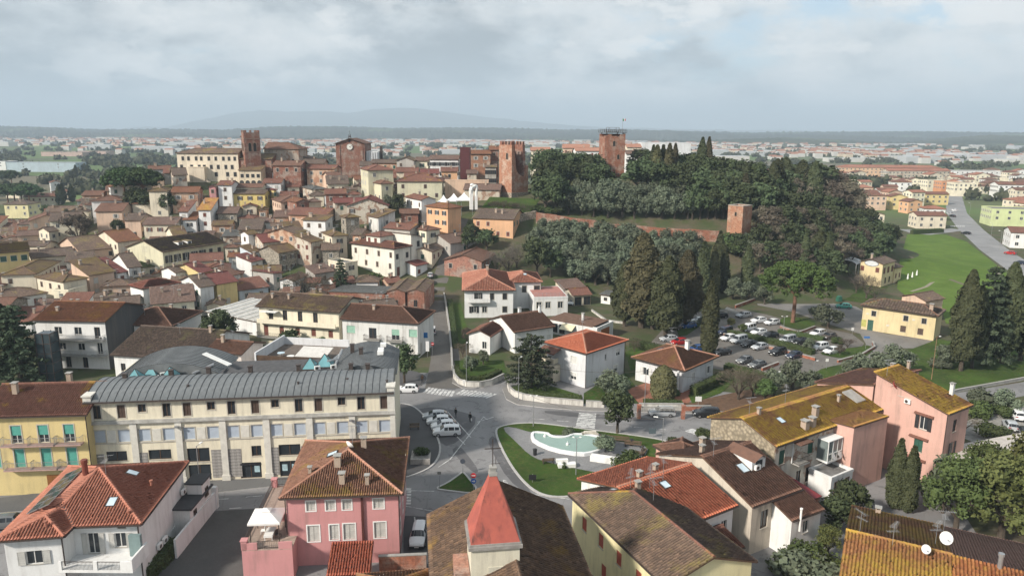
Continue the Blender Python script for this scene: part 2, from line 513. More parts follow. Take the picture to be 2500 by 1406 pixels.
def paving_m(c,name,sc=2.0,gap=.55):
	n=NT(name);ps=n.pos()
	bt=n.N.new('ShaderNodeTexBrick');bt.inputs['Scale'].default_value=sc;n.L.new(ps,bt.inputs['Vector'])
	for k,f in(('Color1',1.0),('Color2',.82),('Mortar',gap)):bt.inputs[k].default_value=(c[0]*f,c[1]*f,c[2]*f,1)
	bt.inputs['Mortar Size'].default_value=.03
	b=n.mix(n.math('MULTIPLY',n.ramp(n.noise(.25,5,.65,ps),[(.4,0),(.7,1)]),.5),bt.outputs['Color'],sc3(c,.5))
	n.bump(bt.outputs['Fac'],.3,.02)
	return n.done(b,.9)
PAVING=paving_m((.27,.27,.275),'grey_paving',1.2)
PAVER_D=paving_m((.12,.118,.115),'dark_pavers',2.6)
KERB=plain((.44,.43,.42),.9,name='kerb_stone',var=.12)
GRAVEL=plain((.30,.29,.27),.95,name='gravel',var=.2)
def gpts(px):return[PZ(x,y)for x,y in px]
def smooth_poly(pts,k=2):
	for _ in range(k):
		q=[]
		for a,b in zip(pts,pts[1:]+pts[:1]):q+=[a.lerp(b,.25),a.lerp(b,.75)]
		pts=q
	return pts
def sheet(name,pts,z,mat,thick=0.0,kerb=None,label=None,cat=None,kind='structure',drape=False):
	mb=MB();n=len(pts)
	tri=tessellate_polygon([[Vector((p.x,p.y,0))for p in pts]])
	ar=sum(a.x*b.y-b.x*a.y for a,b in zip(pts,pts[1:]+pts[:1]))
	if ar<0:pts=pts[::-1];tri=tessellate_polygon([[Vector((p.x,p.y,0))for p in pts]])
	zz=lambda p:z+(T(p.x,p.y)if drape else 0)
	for t in tri:
		q=[pts[i]for i in t]
		if(q[1].x-q[0].x)*(q[2].y-q[0].y)-(q[2].x-q[0].x)*(q[1].y-q[0].y)<0:q=q[::-1]
		mb.face([(p.x,p.y,zz(p))for p in q],0)
	if thick:
		for a,b in zip(pts,pts[1:]+pts[:1]):mb.face([(a.x,a.y,zz(a)-thick),(b.x,b.y,zz(b)-thick),(b.x,b.y,zz(b)),(a.x,a.y,zz(a))],1 if kerb else 0)
	o=mb.build(name,[mat,kerb or mat])
	return tag(o,label,cat,None,kind)
def kerb_ring(name,pts,w=.25,h=.15,closed=True,mat=None,z0=0.0):
	"""raised kerb along a line of ground points"""
	mb=MB();n=len(pts);ins=[]
	c=sum((Vector((p.x,p.y))for p in pts),Vector((0,0)))/n
	L,Rr=[],[]
	for i,p in enumerate(pts):
		a=pts[(i-1)%n]if closed or i>0 else p;b=pts[(i+1)%n]if closed or i<n-1 else p
		d=Vector((b.x-a.x,b.y-a.y)).normalized();nn=Vector((-d.y,d.x))*w/2
		L.append((p.x+nn.x,p.y+nn.y));Rr.append((p.x-nn.x,p.y-nn.y))
	rng=range(n)if closed else range(n-1)
	for i in rng:
		j=(i+1)%n
		mb.hexa([(*L[i],z0),(*Rr[i],z0),(*Rr[j],z0),(*L[j],z0),(*L[i],z0+h),(*Rr[i],z0+h),(*Rr[j],z0+h),(*L[j],z0+h)])
	return tag(mb.build(name,[mat or KERB]),kind='structure')
def strip(name,pts,w,z,mat,n=60,kind='structure'):
	"""a ribbon of road following the ground along world points"""
	P=[Vector((p[0],p[1]))for p in pts]
	L=[0]
	for a,b in zip(P,P[1:]):L.append(L[-1]+(b-a).length)
	W=w if isinstance(w,(list,tuple))else[w]*len(P)
	rows=[]
	for i in range(n+1):
		s=L[-1]*i/n;k=max(j for j in range(len(L))if L[j]<=s+1e-6);k=min(k,len(P)-2)
		t=(s-L[k])/(L[k+1]-L[k]);c=P[k].lerp(P[k+1],t);d=(P[k+1]-P[k]).normalized()
		ww=W[k]+(W[k+1]-W[k])*t;nn=Vector((-d.y,d.x))
		rows.append([(c.x+nn.x*ww*e,c.y+nn.y*ww*e)for e in(-.5,-.25,0,.25,.5)])
	V=np.array([[(x,y,T(x,y)+z)for x,y in r]for r in rows])[:,::-1]
	mb=MB();mb.grid(V)
	return tag(mb.build(name,[mat],smooth=True),kind=kind)
# asphalt of the square and the streets around it
sheet('road',[Vector((-110,55,0)),Vector((-20,40,0)),Vector((45,40,0)),Vector((60,95,0)),Vector((66,112,0)),Vector((62,124,0)),Vector((0,137,0)),Vector((-40,141,0)),Vector((-110,110,0))],.004,ASPHALT)
sheet('pavement',gpts([(-260,1250),(232,1187),(962,1153),(966,1166),(735,1180),(450,1212),(200,1236),(-260,1275)]),.13,asphalt_m((.13,.13,.13),(.08,.08,.08),.4,'pavement_asphalt'),.13,KERB)
# dark forecourt at the corner of the long building, with its curved kerb
FORE=smooth_poly(gpts([(962,985),(1003,988),(1030,1008),(1052,1040),(1072,1075),(1076,1105),(1060,1135),(1030,1153),(985,1168),(950,1172)]),2)
sheet('pavement',FORE,.12,ASPHALT_D,.12,KERB)
kerb_ring('kerb',FORE,.28,.14)
ISLE=smooth_poly(gpts([(1060,1194),(1092,1180),(1120,1160),(1130,1152),(1142,1165),(1168,1198),(1150,1205),(1100,1199)]),1)
sheet('grass_island',ISLE,.10,GRASS_D)
kerb_ring('kerb',ISLE,.28,.14)
PARK=smooth_poly(gpts([(1208,1052),(1222,1041),(1262,1034),(1310,1033),(1375,1041),(1480,1055),(1560,1065),(1625,1076),(1662,1092),(1668,1112),(1640,1140),(1560,1180),(1480,1196),(1400,1213),(1340,1214),(1298,1196),(1258,1154),(1224,1096)]),2)
sheet('lawn',PARK,.10,GRASS)
kerb_ring('kerb',PARK,.32,.15)
sheet('paving',smooth_poly(gpts([(1224,1046),(1246,1042),(1300,1058),(1356,1064),(1410,1060),(1432,1052),(1462,1058),(1485,1074),(1540,1084),(1584,1092),(1574,1118),(1520,1130),(1560,1150),(1530,1168),(1490,1160),(1420,1148),(1320,1126),(1290,1110),(1264,1084)]),1),.125,PAVING)
# pavements round the walled gardens
sheet('pavement',gpts([(1106,905),(1104,935),(1128,948),(1180,947),(1236,928),(1240,920),(1180,935),(1130,937),(1115,920)]),.13,asphalt_m((.22,.21,.2),(.13,.13,.13),.3,'footway'),.13,KERB)
sheet('pavement',gpts([(1238,938),(1226,950),(1236,975),(1262,988),(1330,996),(1425,1003),(1560,1006),(1730,1010),(1730,1000),(1560,996),(1425,992),(1330,984),(1262,976),(1246,962)]),.13,asphalt_m((.22,.21,.2),(.13,.13,.13),.3,'footway2'),.13,KERB)
# tree pit / corner pavement in front of the corner shop
sheet('pavement',smooth_poly(gpts([(968,905),(1010,905),(1040,918),(1042,930),(1022,945),(968,945)]),1),.12,ASPHALT_D,.12,KERB)
# the street that climbs to the old town
strip('street',[PZ(1085,948),PZ(1088,880),PZ(1080,800),PZ(1072,740),(-22.5,206),(-20,232),(-17,250)],[7.2,6.2,5.6,5.2,5.0,4.6,4],.012,asphalt_m((.135,.125,.115),(.07,.065,.06),.6,'street_asphalt'))
# darker asphalt where the surface was renewed
for q in([(1058,992),(1130,1004),(1172,1022),(1120,1078),(1080,1092),(1050,1040),(1012,1000)],[(1206,1060),(1222,1096),(1258,1156),(1300,1202),(1290,1208),(1240,1170),(1205,1110),(1190,1075)],[(1120,1085),(1150,1120),(1170,1150),(1158,1155),(1130,1130),(1100,1100)],[(1330,1000),(1480,1012),(1600,1022),(1600,1030),(1450,1022),(1330,1010)],[(1080,935),(1105,940),(1120,952),(1080,950)]):
	sheet('road',smooth_poly(gpts(q),1),.007,asphalt_m((.115,.113,.118),(.21,.208,.21),.45,'patched_asphalt'))
# gardens
sheet('lawn',gpts([(1108,880),(1230,880),(1240,925),(1180,935),(1125,935)]),.03,GRASS)
sheet('lawn',gpts([(1245,955),(1290,925),(1420,965),(1425,985),(1330,980),(1262,972)]),.05,GRASS)
sheet('lawn',gpts([(1425,960),(1520,900),(1560,955),(1560,985),(1425,985)]),.03,GRASS_D)
sheet('terrace_paving',gpts([(1530,952),(1600,925),(1720,940),(1680,985),(1565,990)]),.035,plain((.30,.13,.085),.85,name='terracotta_floor',var=.15))
sheet('garden_soil',gpts([(1670,985),(1760,965),(1880,940),(1900,985),(1800,1005),(1670,1000)]),.04,EARTH)
sheet('lawn',gpts([(1680,965),(1760,930),(1800,925),(1760,960),(1690,985)]),.06,GRASS)
sheet('lawn',gpts([(1525,860),(1560,845),(1650,850),(1600,880),(1540,905)]),.03,GRASS)
sheet('lawn',gpts([(1110,790),(1095,690),(1112,690),(1140,800),(1135,850),(1108,850)]),.03,GRASS)
# car park
LOT=gpts([(1530,880),(1590,835),(1640,780),(1700,762),(1800,752),(1880,770),(1960,790),(2080,815),(2110,838),(2080,880),(2000,905),(1940,925),(1860,925),(1770,905),(1700,890),(1600,900)])
sheet('car_park',LOT,.004,ASPHALT_P)
sheet('forecourt',gpts([(1840,720),(1905,712),(1990,735),(2090,748),(2110,760),(2106,800),(2165,815),(2285,828),(2240,850),(2190,850),(2130,905),(2040,925),(1990,960),(1960,985),(1930,965),(2010,915),(2090,880),(2120,850),(2100,815),(2020,790),(1930,760),(1850,745)]),.008,asphalt_m((.21,.20,.19),(.12,.115,.11),.5,'pale_asphalt'))
sheet('road',[PZ(1880,985),PZ(1960,960),PZ(2200,985),PZ(2340,958),PZ(2500,932),PZ(2600,918),PZ(2620,945),PZ(2500,966),PZ(2380,990),PZ(2300,1010),PZ(1950,1010)],.006,ASPHALT)
sheet('lawn',gpts([(2140,905),(2230,850),(2290,828),(2420,850),(2620,870),(2600,912),(2500,925),(2340,950),(2210,975),(2100,960)]),.02,GRASS)
for q in([(1990,905),(2050,890),(2085,905),(2060,930),(1990,925)],[(2000,860),(2080,850),(2130,842),(2130,862),(2090,880),(2010,868)],[(1905,775),(1960,775),(2000,790),(1960,808),(1905,795)],[(1650,800),(1700,775),(1720,790),(1660,830)]):
	sheet('lawn',smooth_poly(gpts(q),1),.10,GRASS)
# parking courts at the right edge and between the houses in front
sheet('car_park',gpts([(2310,1050),(2400,1010),(2520,985),(2640,1010),(2640,1130),(2500,1110),(2400,1090)]),.01,GRAVEL)
sheet('courtyard',gpts([(470,1250),(640,1240),(600,1500),(330,1500)]),.02,PAVER_D)
sheet('car_park',gpts([(985,1258),(1075,1262),(1090,1400),(985,1400)]),.012,ASPHALT_D)
# the meadow under the castle hill and the road beyond it
MEAD=[PZ(x,y)for x,y in((2215,572),(2310,573),(2360,590),(2450,660),(2560,740),(2560,800),(2400,800),(2310,790),(2295,745),(2215,725),(2190,705),(2195,650),(2205,610))]
sheet('meadow',MEAD,.02,GRASS_F,drape=True)
sheet('meadow',gpts([(2030,690),(2170,700),(2110,740),(2040,730),(2010,715)]),.02,GRASS_D)
strip('road',[PZ(2560,700),PZ(2430,612),PZ(2370,560),PZ(2335,520),PZ(2330,480),PZ(2334,455)],[11,11,11,11,10,10],.03,asphalt_m((.26,.26,.265),(.15,.15,.15),.4,'main_road'),50)
strip('road',[PZ(2340,560),PZ(2250,572),PZ(2210,560)],[8,7,6],.035,asphalt_m((.26,.26,.265),(.15,.15,.15),.4,'side_road'),20)
strip('footpath',[PZ(2220,640),PZ(2260,660),PZ(2340,690),PZ(2400,712)],[1.6]*4,.05,plain((.17,.15,.10),.95,name='trodden_earth',var=.2),20)
strip('footpath',[PZ(2310,588),PZ(2370,620),PZ(2440,670)],[1.8]*3,.05,plain((.22,.20,.15),.95,name='pale_path',var=.2),20)
strip('footpath',[PZ(2262,672),PZ(2282,685),PZ(2262,700),PZ(2225,712)],[1.0]*4,.06,plain((.30,.27,.2),.95,name='gravel_path',var=.2),24)
# road paint
PAINT=NT('road_paint');PAINT=PAINT.done(PAINT.mix(PAINT.ramp(PAINT.noise(1.1,6,.75,PAINT.pos()),[(.48,0),(.58,1)]),(.56,.56,.55),(.25,.25,.25)),.8)
def markings():
	mb=MB();zz=[.010]
	def stripe(p,q,w):
		p,q=PZ(*p),PZ(*q);zz[0]+=.0004;mb.bar((p.x,p.y,zz[0]),(q.x,q.y,zz[0]),w,.012)
	def zebra(a0,a1,b0,b1,n):
		for i in range(n):
			t=(i+.5)/n
			p=(a0[0]+(a1[0]-a0[0])*t,a0[1]+(a1[1]-a0[1])*t);q=(b0[0]+(b1[0]-b0[0])*t,b0[1]+(b1[1]-b0[1])*t)
			stripe(p,q,.5)
	zebra((1030,958),(1105,968),(1045,945),(1112,955),8)
	zebra((1110,962),(1190,972),(1130,950),(1215,962),9)
	zebra((1405,1042),(1414,1007),(1452,1046),(1456,1009),9)
	zebra((991,1190),(990,1232),(1004,1190),(1003,1232),6)
	zebra((1672,1052),(1700,1062),(1690,1046),(1718,1056),5)
	for p,q in(((990,985),(1010,1000)),((1093,1005),(1150,1068)),((1180,1018),(1098,1122)),((1098,1122),(1070,1140)),((992,1197),(1060,1199)),((1170,1206),(1196,1216)),((1290,1205),(1390,1218)),((525,1219),(560,1217)),((600,1213),(640,1210)),((560,1241),(590,1239)),((640,1236),(680,1233)),((1012,1262),(1022,1335)),((1052,1255),(1060,1330)),((990,1235),(1060,1248)),((1060,1248),(1090,1252))):
		stripe(p,q,.15)
	for p,q in(((1229,1172),(1236,1174)),((1229,1172),(1230,1177)),((1230,1177),(1238,1177)),((1238,1177),(1239,1182)),((1239,1182),(1233,1183)),((1100,1050),(1135,1085)),((1178,1016),(1190,1024)),((1165,1030),(1205,1018))):stripe(p,q,.14)
	for k in range(6):stripe((1300+60*k,1022+5*k),(1330+60*k,1024+5*k),.12)
	for k in range(8):mb.bar((*PZ(2322+4.5*k,551)[:2],.04),(*PZ(2322+4.5*k,554)[:2],.04),.5,.02)
	tag(mb.build('road_markings',[PAINT]),kind='structure')
markings()
# ------------------------------------------------------------------ houses
rnd=random.Random(7)
WOOD=plain((.105,.062,.04),.6,name='brown_wood')
METAL_D=plain((.07,.055,.05),.45,name='dark_metal')
METAL_G=plain((.42,.43,.44),.4,.6,name='grey_metal')
WHITE=plain((.78,.78,.76),.6,name='white_paint',var=.05)
STONE_T=plain((.50,.47,.41),.85,name='stone_trim',var=.1)
FELT=plain((.20,.195,.19),.9,name='flat_roof_felt',var=.2)
CONC=plain((.36,.35,.33),.9,name='concrete',var=.15)
SHUT={'g':plain((.035,.10,.075),.5,name='green_shutter'),'t':plain((.10,.36,.30),.5,name='teal_shutter'),'b':plain((.085,.055,.042),.55,name='brown_shutter'),'k':plain((.03,.03,.033),.5,name='black_shutter'),'r':plain((.38,.085,.055),.5,name='red_shutter'),'w':plain((.62,.62,.60),.5,name='white_shutter'),'y':plain((.50,.49,.46),.55,name='grey_shutter'),'m':plain((.16,.055,.04),.55,name='maroon_shutter'),'u':plain((.42,.48,.56),.4,name='blue_grey_blind',var=.06),'e':plain((.30,.50,.40),.5,name='pale_green_blind')}
FRAME_W=plain((.70,.69,.66),.5,name='window_frame_white')
FRAME_B=plain((.12,.075,.05),.5,name='window_frame_brown')
_wc={}
def slats(mb,x0,x1,y,z0,z1,m,n=None):
	"""one shutter leaf: a rail frame with sloping slats"""
	t=.06
	mb.box(x0,x1,y-.035,y,z0,z0+t,m);mb.box(x0,x1,y-.035,y,z1-t,z1,m)
	mb.box(x0,x0+t,y-.036,y,z0+t,z1-t,m);mb.box(x1-t,x1,y-.036,y,z0+t,z1-t,m)
	n=n or max(3,int((z1-z0)/.22));dz=(z1-z0-2*t)/n
	for i in range(n):
		z=z0+t+i*dz
		mb.face([(x0+t,y-.034,z),(x1-t,y-.034,z),(x1-t,y-.004,z+dz),(x0+t,y-.004,z+dz)],m)
def win_meshes(style,w,h,shut,trim,near):
	key=(style,round(w,2),round(h,2),shut,trim,near)
	if key in _wc:return _wc[key]
	tm={'s':STONE_T,'w':WHITE,'n':None,'g':CONC}[trim]
	sm=SHUT[shut];fr=FRAME_W if style!='dark' else FRAME_B
	out=[]
	hw=w/2;y0=.16 if near else-.012
	fb=MB()
	if tm:
		e=.13
		fb.box(-hw-e,hw+e,-.05,.02,-.10,0,1);fb.box(-hw-e,hw+e,-.035,.02,h,h+e,1)
		fb.box(-hw-e,-hw,-.036,.02,0,h,1);fb.box(hw,hw+e,-.036,.02,0,h,1)
	else:
		fb.box(-hw-.06,hw+.06,-.07,.03,-.07,0,1)
	y1=y0-.045
	t=.055
	if style in('open','plain','dark','half'):
		fb.box(-hw,hw,y1,y0+.02,0,t);fb.box(-hw,hw,y1,y0+.02,h-t,h)
		fb.box(-hw,-hw+t,y1,y0+.02,t,h-t);fb.box(hw-t,hw,y1,y0+.02,t,h-t)
		if w>.7:fb.box(-t*.7,t*.7,y1,y0+.02,t,h-t)
	pb=MB()
	if near:
		pb.face([(-hw,y0,0),(hw,y0,0),(hw,y0,h),(-hw,y0,h)])
	else:
		pb.box(-hw,hw,y0,.05,0,h)
	sb=[]
	if style=='open':
		for s in(-1,1):
			m=MB();a,b=sorted((s*(hw+.04),s*(hw+.04+hw*.95)))
			slats(m,a,b,-.06,-.02,h+.02,0);sb.append(m)
	elif style=='shut':
		for s in(-1,1):
			m=MB();a,b=sorted((s*.012,s*hw))
			slats(m,a,b,(y0 if near else 0)-.045,0,h,0);sb.append(m)
	elif style=='roll':
		m=MB();m.box(-hw,hw,y0-.05,y0-.01,0,h);sb.append(m)
		nb=int(h/.25)
		for i in range(1,nb):m.box(-hw,hw,y0-.058,y0-.05,i*h/nb-.012,i*h/nb+.012)
	elif style=='half':
		m=MB();m.box(-hw,hw,y0-.1,y0-.05,h*.45,h);sb.append(m)
	if near:
		out.append(('window',fb.mesh('window',[fr,tm or STONE_T])))
		out.append(('pane',pb.mesh('pane',[GLASS])))
		for m in sb:out.append(('shutter',m.mesh('shutter',[sm])))
	else:
		for f,mi,u in zip(pb.f,pb.m,pb.uv):fb.face([pb.v[i]for i in f],2)
		for m in sb:
			for f in m.f:fb.face([m.v[i]for i in f],3)
		out.append(('window',fb.mesh('window',[fr,tm or STONE_T,GLASS,sm])))
	_wc[key]=out
	return out
def put_window(root,face,a,b,ov,s,z,w,h,style='plain',shut='b',trim='s',near=True,nm='window'):
	rz={'F':0,'R':R(90),'B':R(180),'L':R(-90)}[face]
	loc={'F':(s,ov,z),'B':(s,b-ov,z),'R':(a-ov,s,z),'L':(ov,s,z)}[face]
	ms=win_meshes(style,w,h,shut,trim,near)
	wo=link(nm,ms[0][1],root,loc,rz)
	for n,m in ms[1:]:link(n,m,wo)
	return wo
def clipcol(poly,s):
	ts=[]
	for(a,b),(c,d)in zip(poly,poly[1:]+poly[:1]):
		if(a<=s<c)or(c<=s<a):ts.append(b+(d-b)*(s-a)/(c-a))
	return(min(ts),max(ts))if len(ts)>=2 else None
def plane_axes(pts):
	e0,e1=Vector(pts[0]),Vector(pts[1])
	S=(e1-e0).normalized();n=(e1-e0).cross(Vector(pts[2])-e0).normalized()
	if n.z<0:n=-n
	U=n.cross(S)
	if U.z<0:U=-U
	return e0,S,U,n
def plane_uv(pts,tw,tr):
	e0,S,U,n=plane_axes(pts)
	return[((Vector(p)-e0).dot(S)/tw+100,(Vector(p)-e0).dot(U)/tr+100)for p in pts]
def tile_plane(mb,pts,tw=.26,tr=.42,hh=.07,step=.028,seed=0,m=0,jit=1.0):
	"""rows of barrel tiles laid on a roof plane; pts[0]->pts[1] is the eave"""
	e0,S,U,n=plane_axes(pts)
	poly=[((Vector(p)-e0).dot(S),(Vector(p)-e0).dot(U))for p in pts]
	e0,S,U,n=(np.array(v)for v in(e0,S,U,n))
	smin,smax=min(p[0]for p in poly),max(p[0]for p in poly)
	nc=max(2,int(round((smax-smin)/tw)));w=(smax-smin)/nc
	ks=np.array([0,.14,.5,.86,1.0]);hs=np.array([0,.62,1,.62,0])*hh
	rg=np.random.default_rng(seed)
	for i in range(nc):
		s0=smin+i*w
		c=clipcol(poly,s0+w/2)
		if not c or c[1]-c[0]<.12:continue
		t0,t1=c
		nr=max(1,int(round((t1-t0)/tr)));tt=np.linspace(t0,t1,nr+1)
		j=rg.normal(0,.005*jit,nr)
		lo_t,hi_t=tt[:-1]-.03,tt[1:]
		ss=s0+ks*w
		T2=np.empty(nr*2);T2[0::2]=lo_t;T2[1::2]=hi_t
		H2=np.empty(nr*2);H2[0::2]=step+j;H2[1::2]=j
		sh=np.repeat(rg.normal(0,.004*jit,nr),2)
		P=e0+(ss[None,:,None]+sh[:,None,None])*S+T2[:,None,None]*U+(.03+H2[:,None,None]+hs[None,:,None])*n
		uv=np.empty((nr*2,5,2),np.float32)
		uv[:,:,0]=100+i+.02+ks[None,:]*.96
		rr=np.empty(nr*2);rr[0::2]=np.arange(nr)+.03;rr[1::2]=np.arange(nr)+.97
		uv[:,:,1]=100+rr[:,None]
		mb.grid(P,uv,m)
def ridge_caps(mb,p0,p1,r=.15,L=.42,m=0):
	p0,p1=Vector(p0),Vector(p1);d=p1-p0;n=max(1,int(d.length/L));d.normalize()
	x=d.cross(Vector((0,0,1)))
	if x.length<.01:return
	x.normalize();y=x.cross(d).normalized()
	seg=(p1-p0).length/n
	for i in range(n):
		a=p0+d*(i*seg);b=p0+d*((i+1)*seg+.05)
		ra,rb=r*1.08,r*.92
		an=[R(t)for t in(-15,30,90,150,195)]
		A=[a+x*math.cos(t)*ra+y*(math.sin(t)*ra+.02)for t in an]
		B=[b+x*math.cos(t)*rb+y*math.sin(t)*rb for t in an]
		for k in range(4):mb.face([A[k],A[k+1],B[k+1],B[k]],m,[(200+i+.2,7.2+k*.1)]*4)
		mb.face(A[::-1],m,[(200+i+.2,7.2)]*5)
def roof_shape(a,b,h,kind,pitch):
	"""planes (eave edge first), ridge lines, height function"""
	P,Lr=[],[]
	if kind in('hip','pyr'):
		if a>=b:
			k=b/2;z=h+pitch*k;r0,r1=(k,b/2,z),(a-k,b/2,z)
			if kind=='pyr' or a-b<.4:r0=r1=(a/2,b/2,z)
			P=[[(0,0,h),(a,0,h),r1,r0],[(a,b,h),(0,b,h),r0,r1],[(a,0,h),(a,b,h),r1],[(0,b,h),(0,0,h),r0]]
		else:
			k=a/2;z=h+pitch*k;r0,r1=(a/2,k,z),(a/2,b-k,z)
			if kind=='pyr':r0=r1=(a/2,b/2,z)
			P=[[(0,0,h),(a,0,h),r0],[(a,b,h),(0,b,h),r1],[(a,0,h),(a,b,h),r1,r0],[(0,b,h),(0,0,h),r0,r1]]
		P=[[q for i,q in enumerate(p)if q not in p[:i]]for p in P]
		if r0!=r1:Lr.append((r0,r1))
		Lr+=[((0,0,h),r0),((0,b,h),r0 if a>=b else r1),((a,0,h),r1 if a>=b else r0),((a,b,h),r1)]
		zr=lambda x,y:h+pitch*min(x,a-x,y,b-y,min(a,b)/2)
	elif kind in('hu1','hu0'):
		k=b/2;z=h+pitch*k
		if kind=='hu1':
			r0,r1=(0,b/2,z),(a-k,b/2,z);P=[[(0,0,h),(a,0,h),r1,r0],[(a,b,h),(0,b,h),r0,r1],[(a,0,h),(a,b,h),r1]]
			Lr=[(r0,r1),((a,0,h),r1),((a,b,h),r1)];zr=lambda x,y:h+pitch*min(a-x,y,b-y)
		else:
			r0,r1=(k,b/2,z),(a,b/2,z);P=[[(0,0,h),(a,0,h),r1,r0],[(a,b,h),(0,b,h),r0,r1],[(0,b,h),(0,0,h),r0]]
			Lr=[(r0,r1),((0,0,h),r0),((0,b,h),r0)];zr=lambda x,y:h+pitch*min(x,y,b-y)
	elif kind=='hv1' or kind=='hv0':
		k=a/2;z=h+pitch*k
		if kind=='hv0':
			r0,r1=(a/2,k,z),(a/2,b,z);P=[[(a,0,h),(a,b,h),r1,r0],[(0,b,h),(0,0,h),r0,r1],[(0,0,h),(a,0,h),r0]]
			Lr=[(r0,r1),((0,0,h),r0),((a,0,h),r0)];zr=lambda x,y:h+pitch*min(y,x,a-x)
		else:
			r0,r1=(a/2,0,z),(a/2,b-k,z);P=[[(a,0,h),(a,b,h),r1,r0],[(0,b,h),(0,0,h),r0,r1],[(a,b,h),(0,b,h),r1]]
			Lr=[(r0,r1),((0,b,h),r1),((a,b,h),r1)];zr=lambda x,y:h+pitch*min(b-y,x,a-x)
	elif kind=='gu':
		z=h+pitch*b/2;r0,r1=(0,b/2,z),(a,b/2,z)
		P=[[(0,0,h),(a,0,h),r1,r0],[(a,b,h),(0,b,h),r0,r1]];Lr=[(r0,r1)]
		zr=lambda x,y:h+pitch*min(y,b-y)
	elif kind=='gv':
		z=h+pitch*a/2;r0,r1=(a/2,0,z),(a/2,b,z)
		P=[[(a,0,h),(a,b,h),r1,r0],[(0,b,h),(0,0,h),r0,r1]];Lr=[(r0,r1)]
		zr=lambda x,y:h+pitch*min(x,a-x)
	elif kind=='sf':
		P=[[(0,0,h),(a,0,h),(a,b,h+pitch*b),(0,b,h+pitch*b)]];zr=lambda x,y:h+pitch*y
	elif kind=='sb':
		P=[[(a,b,h),(0,b,h),(0,0,h+pitch*b),(a,0,h+pitch*b)]];zr=lambda x,y:h+pitch*(b-y)
	elif kind=='sl':
		P=[[(0,b,h),(0,0,h),(a,0,h+pitch*a),(a,b,h+pitch*a)]];zr=lambda x,y:h+pitch*x
	elif kind=='sr':
		P=[[(a,0,h),(a,b,h),(0,b,h+pitch*a),(0,0,h+pitch*a)]];zr=lambda x,y:h+pitch*(a-x)
	else:
		P=[[(0,0,h),(a,0,h),(a,b,h),(0,b,h)]];zr=lambda x,y:h
	return P,Lr,zr
def wall_face(mb,p0,p1,zb,zr,holes,recess=.16,mid=None):
	"""p0->p1 seen from outside left to right; holes (s0,s1,z0,z1); zr = top height at a point"""
	p0,p1=Vector(p0),Vector(p1);Ln=(p1-p0).length;d=(p1-p0)/Ln;inn=Vector((-d.y,d.x))
	pt=lambda s,z,k=0.0:(p0 .x+d.x*s+inn.x*k,p0 .y+d.y*s+inn.y*k,z)
	ztop=min(zr(*(p0)),zr(*(p1)))
	holes=[q for q in holes if q[0]>.02 and q[1]<Ln-.02 and q[3]<ztop-.02]
	if holes:
		xs=sorted({0.0,Ln}|{q[0]for q in holes}|{q[1]for q in holes})
		zs=sorted({zb,ztop}|{q[2]for q in holes}|{q[3]for q in holes})
		for x0,x1 in zip(xs,xs[1:]):
			run=None
			for z0,z1 in zip(zs,zs[1:]):
				cx,cz=(x0+x1)/2,(z0+z1)/2
				inside=any(q[0]<cx<q[1]and q[2]<cz<q[3]for q in holes)
				if inside:
					if run is not None:mb.face([pt(x0,run),pt(x1,run),pt(x1,z0),pt(x0,z0)]);run=None
				elif run is None:run=z0
			if run is not None:mb.face([pt(x0,run),pt(x1,run),pt(x1,ztop),pt(x0,ztop)])
		for a0,a1,b0,b1 in holes:
			k=recess+.02
			mb.face([pt(a0,b0),pt(a0,b1),pt(a0,b1,k),pt(a0,b0,k)]);mb.face([pt(a1,b1),pt(a1,b0),pt(a1,b0,k),pt(a1,b1,k)])
			mb.face([pt(a0,b0),pt(a0,b0,k),pt(a1,b0,k),pt(a1,b0)]);mb.face([pt(a0,b1),pt(a1,b1),pt(a1,b1,k),pt(a0,b1,k)])
			mb.face([pt(a0,b0,k),pt(a0,b1,k),pt(a1,b1,k),pt(a1,b0,k)])
	else:
		mb.face([pt(0,zb),pt(Ln,zb),pt(Ln,ztop),pt(0,ztop)])
	top=[pt(0,ztop)]+[pt(Ln,ztop)]
	ex=[]
	for i in range(9):
		s=Ln*(1-i/8.0);z=zr(p0 .x+d.x*s,p0 .y+d.y*s)
		ex.append((s,z))
	if max(z for s,z in ex)>ztop+.03:
		q=[pt(0,ztop),pt(Ln,ztop)]+[pt(s,z)for s,z in ex if z>ztop+.004]
		mb.face(q)
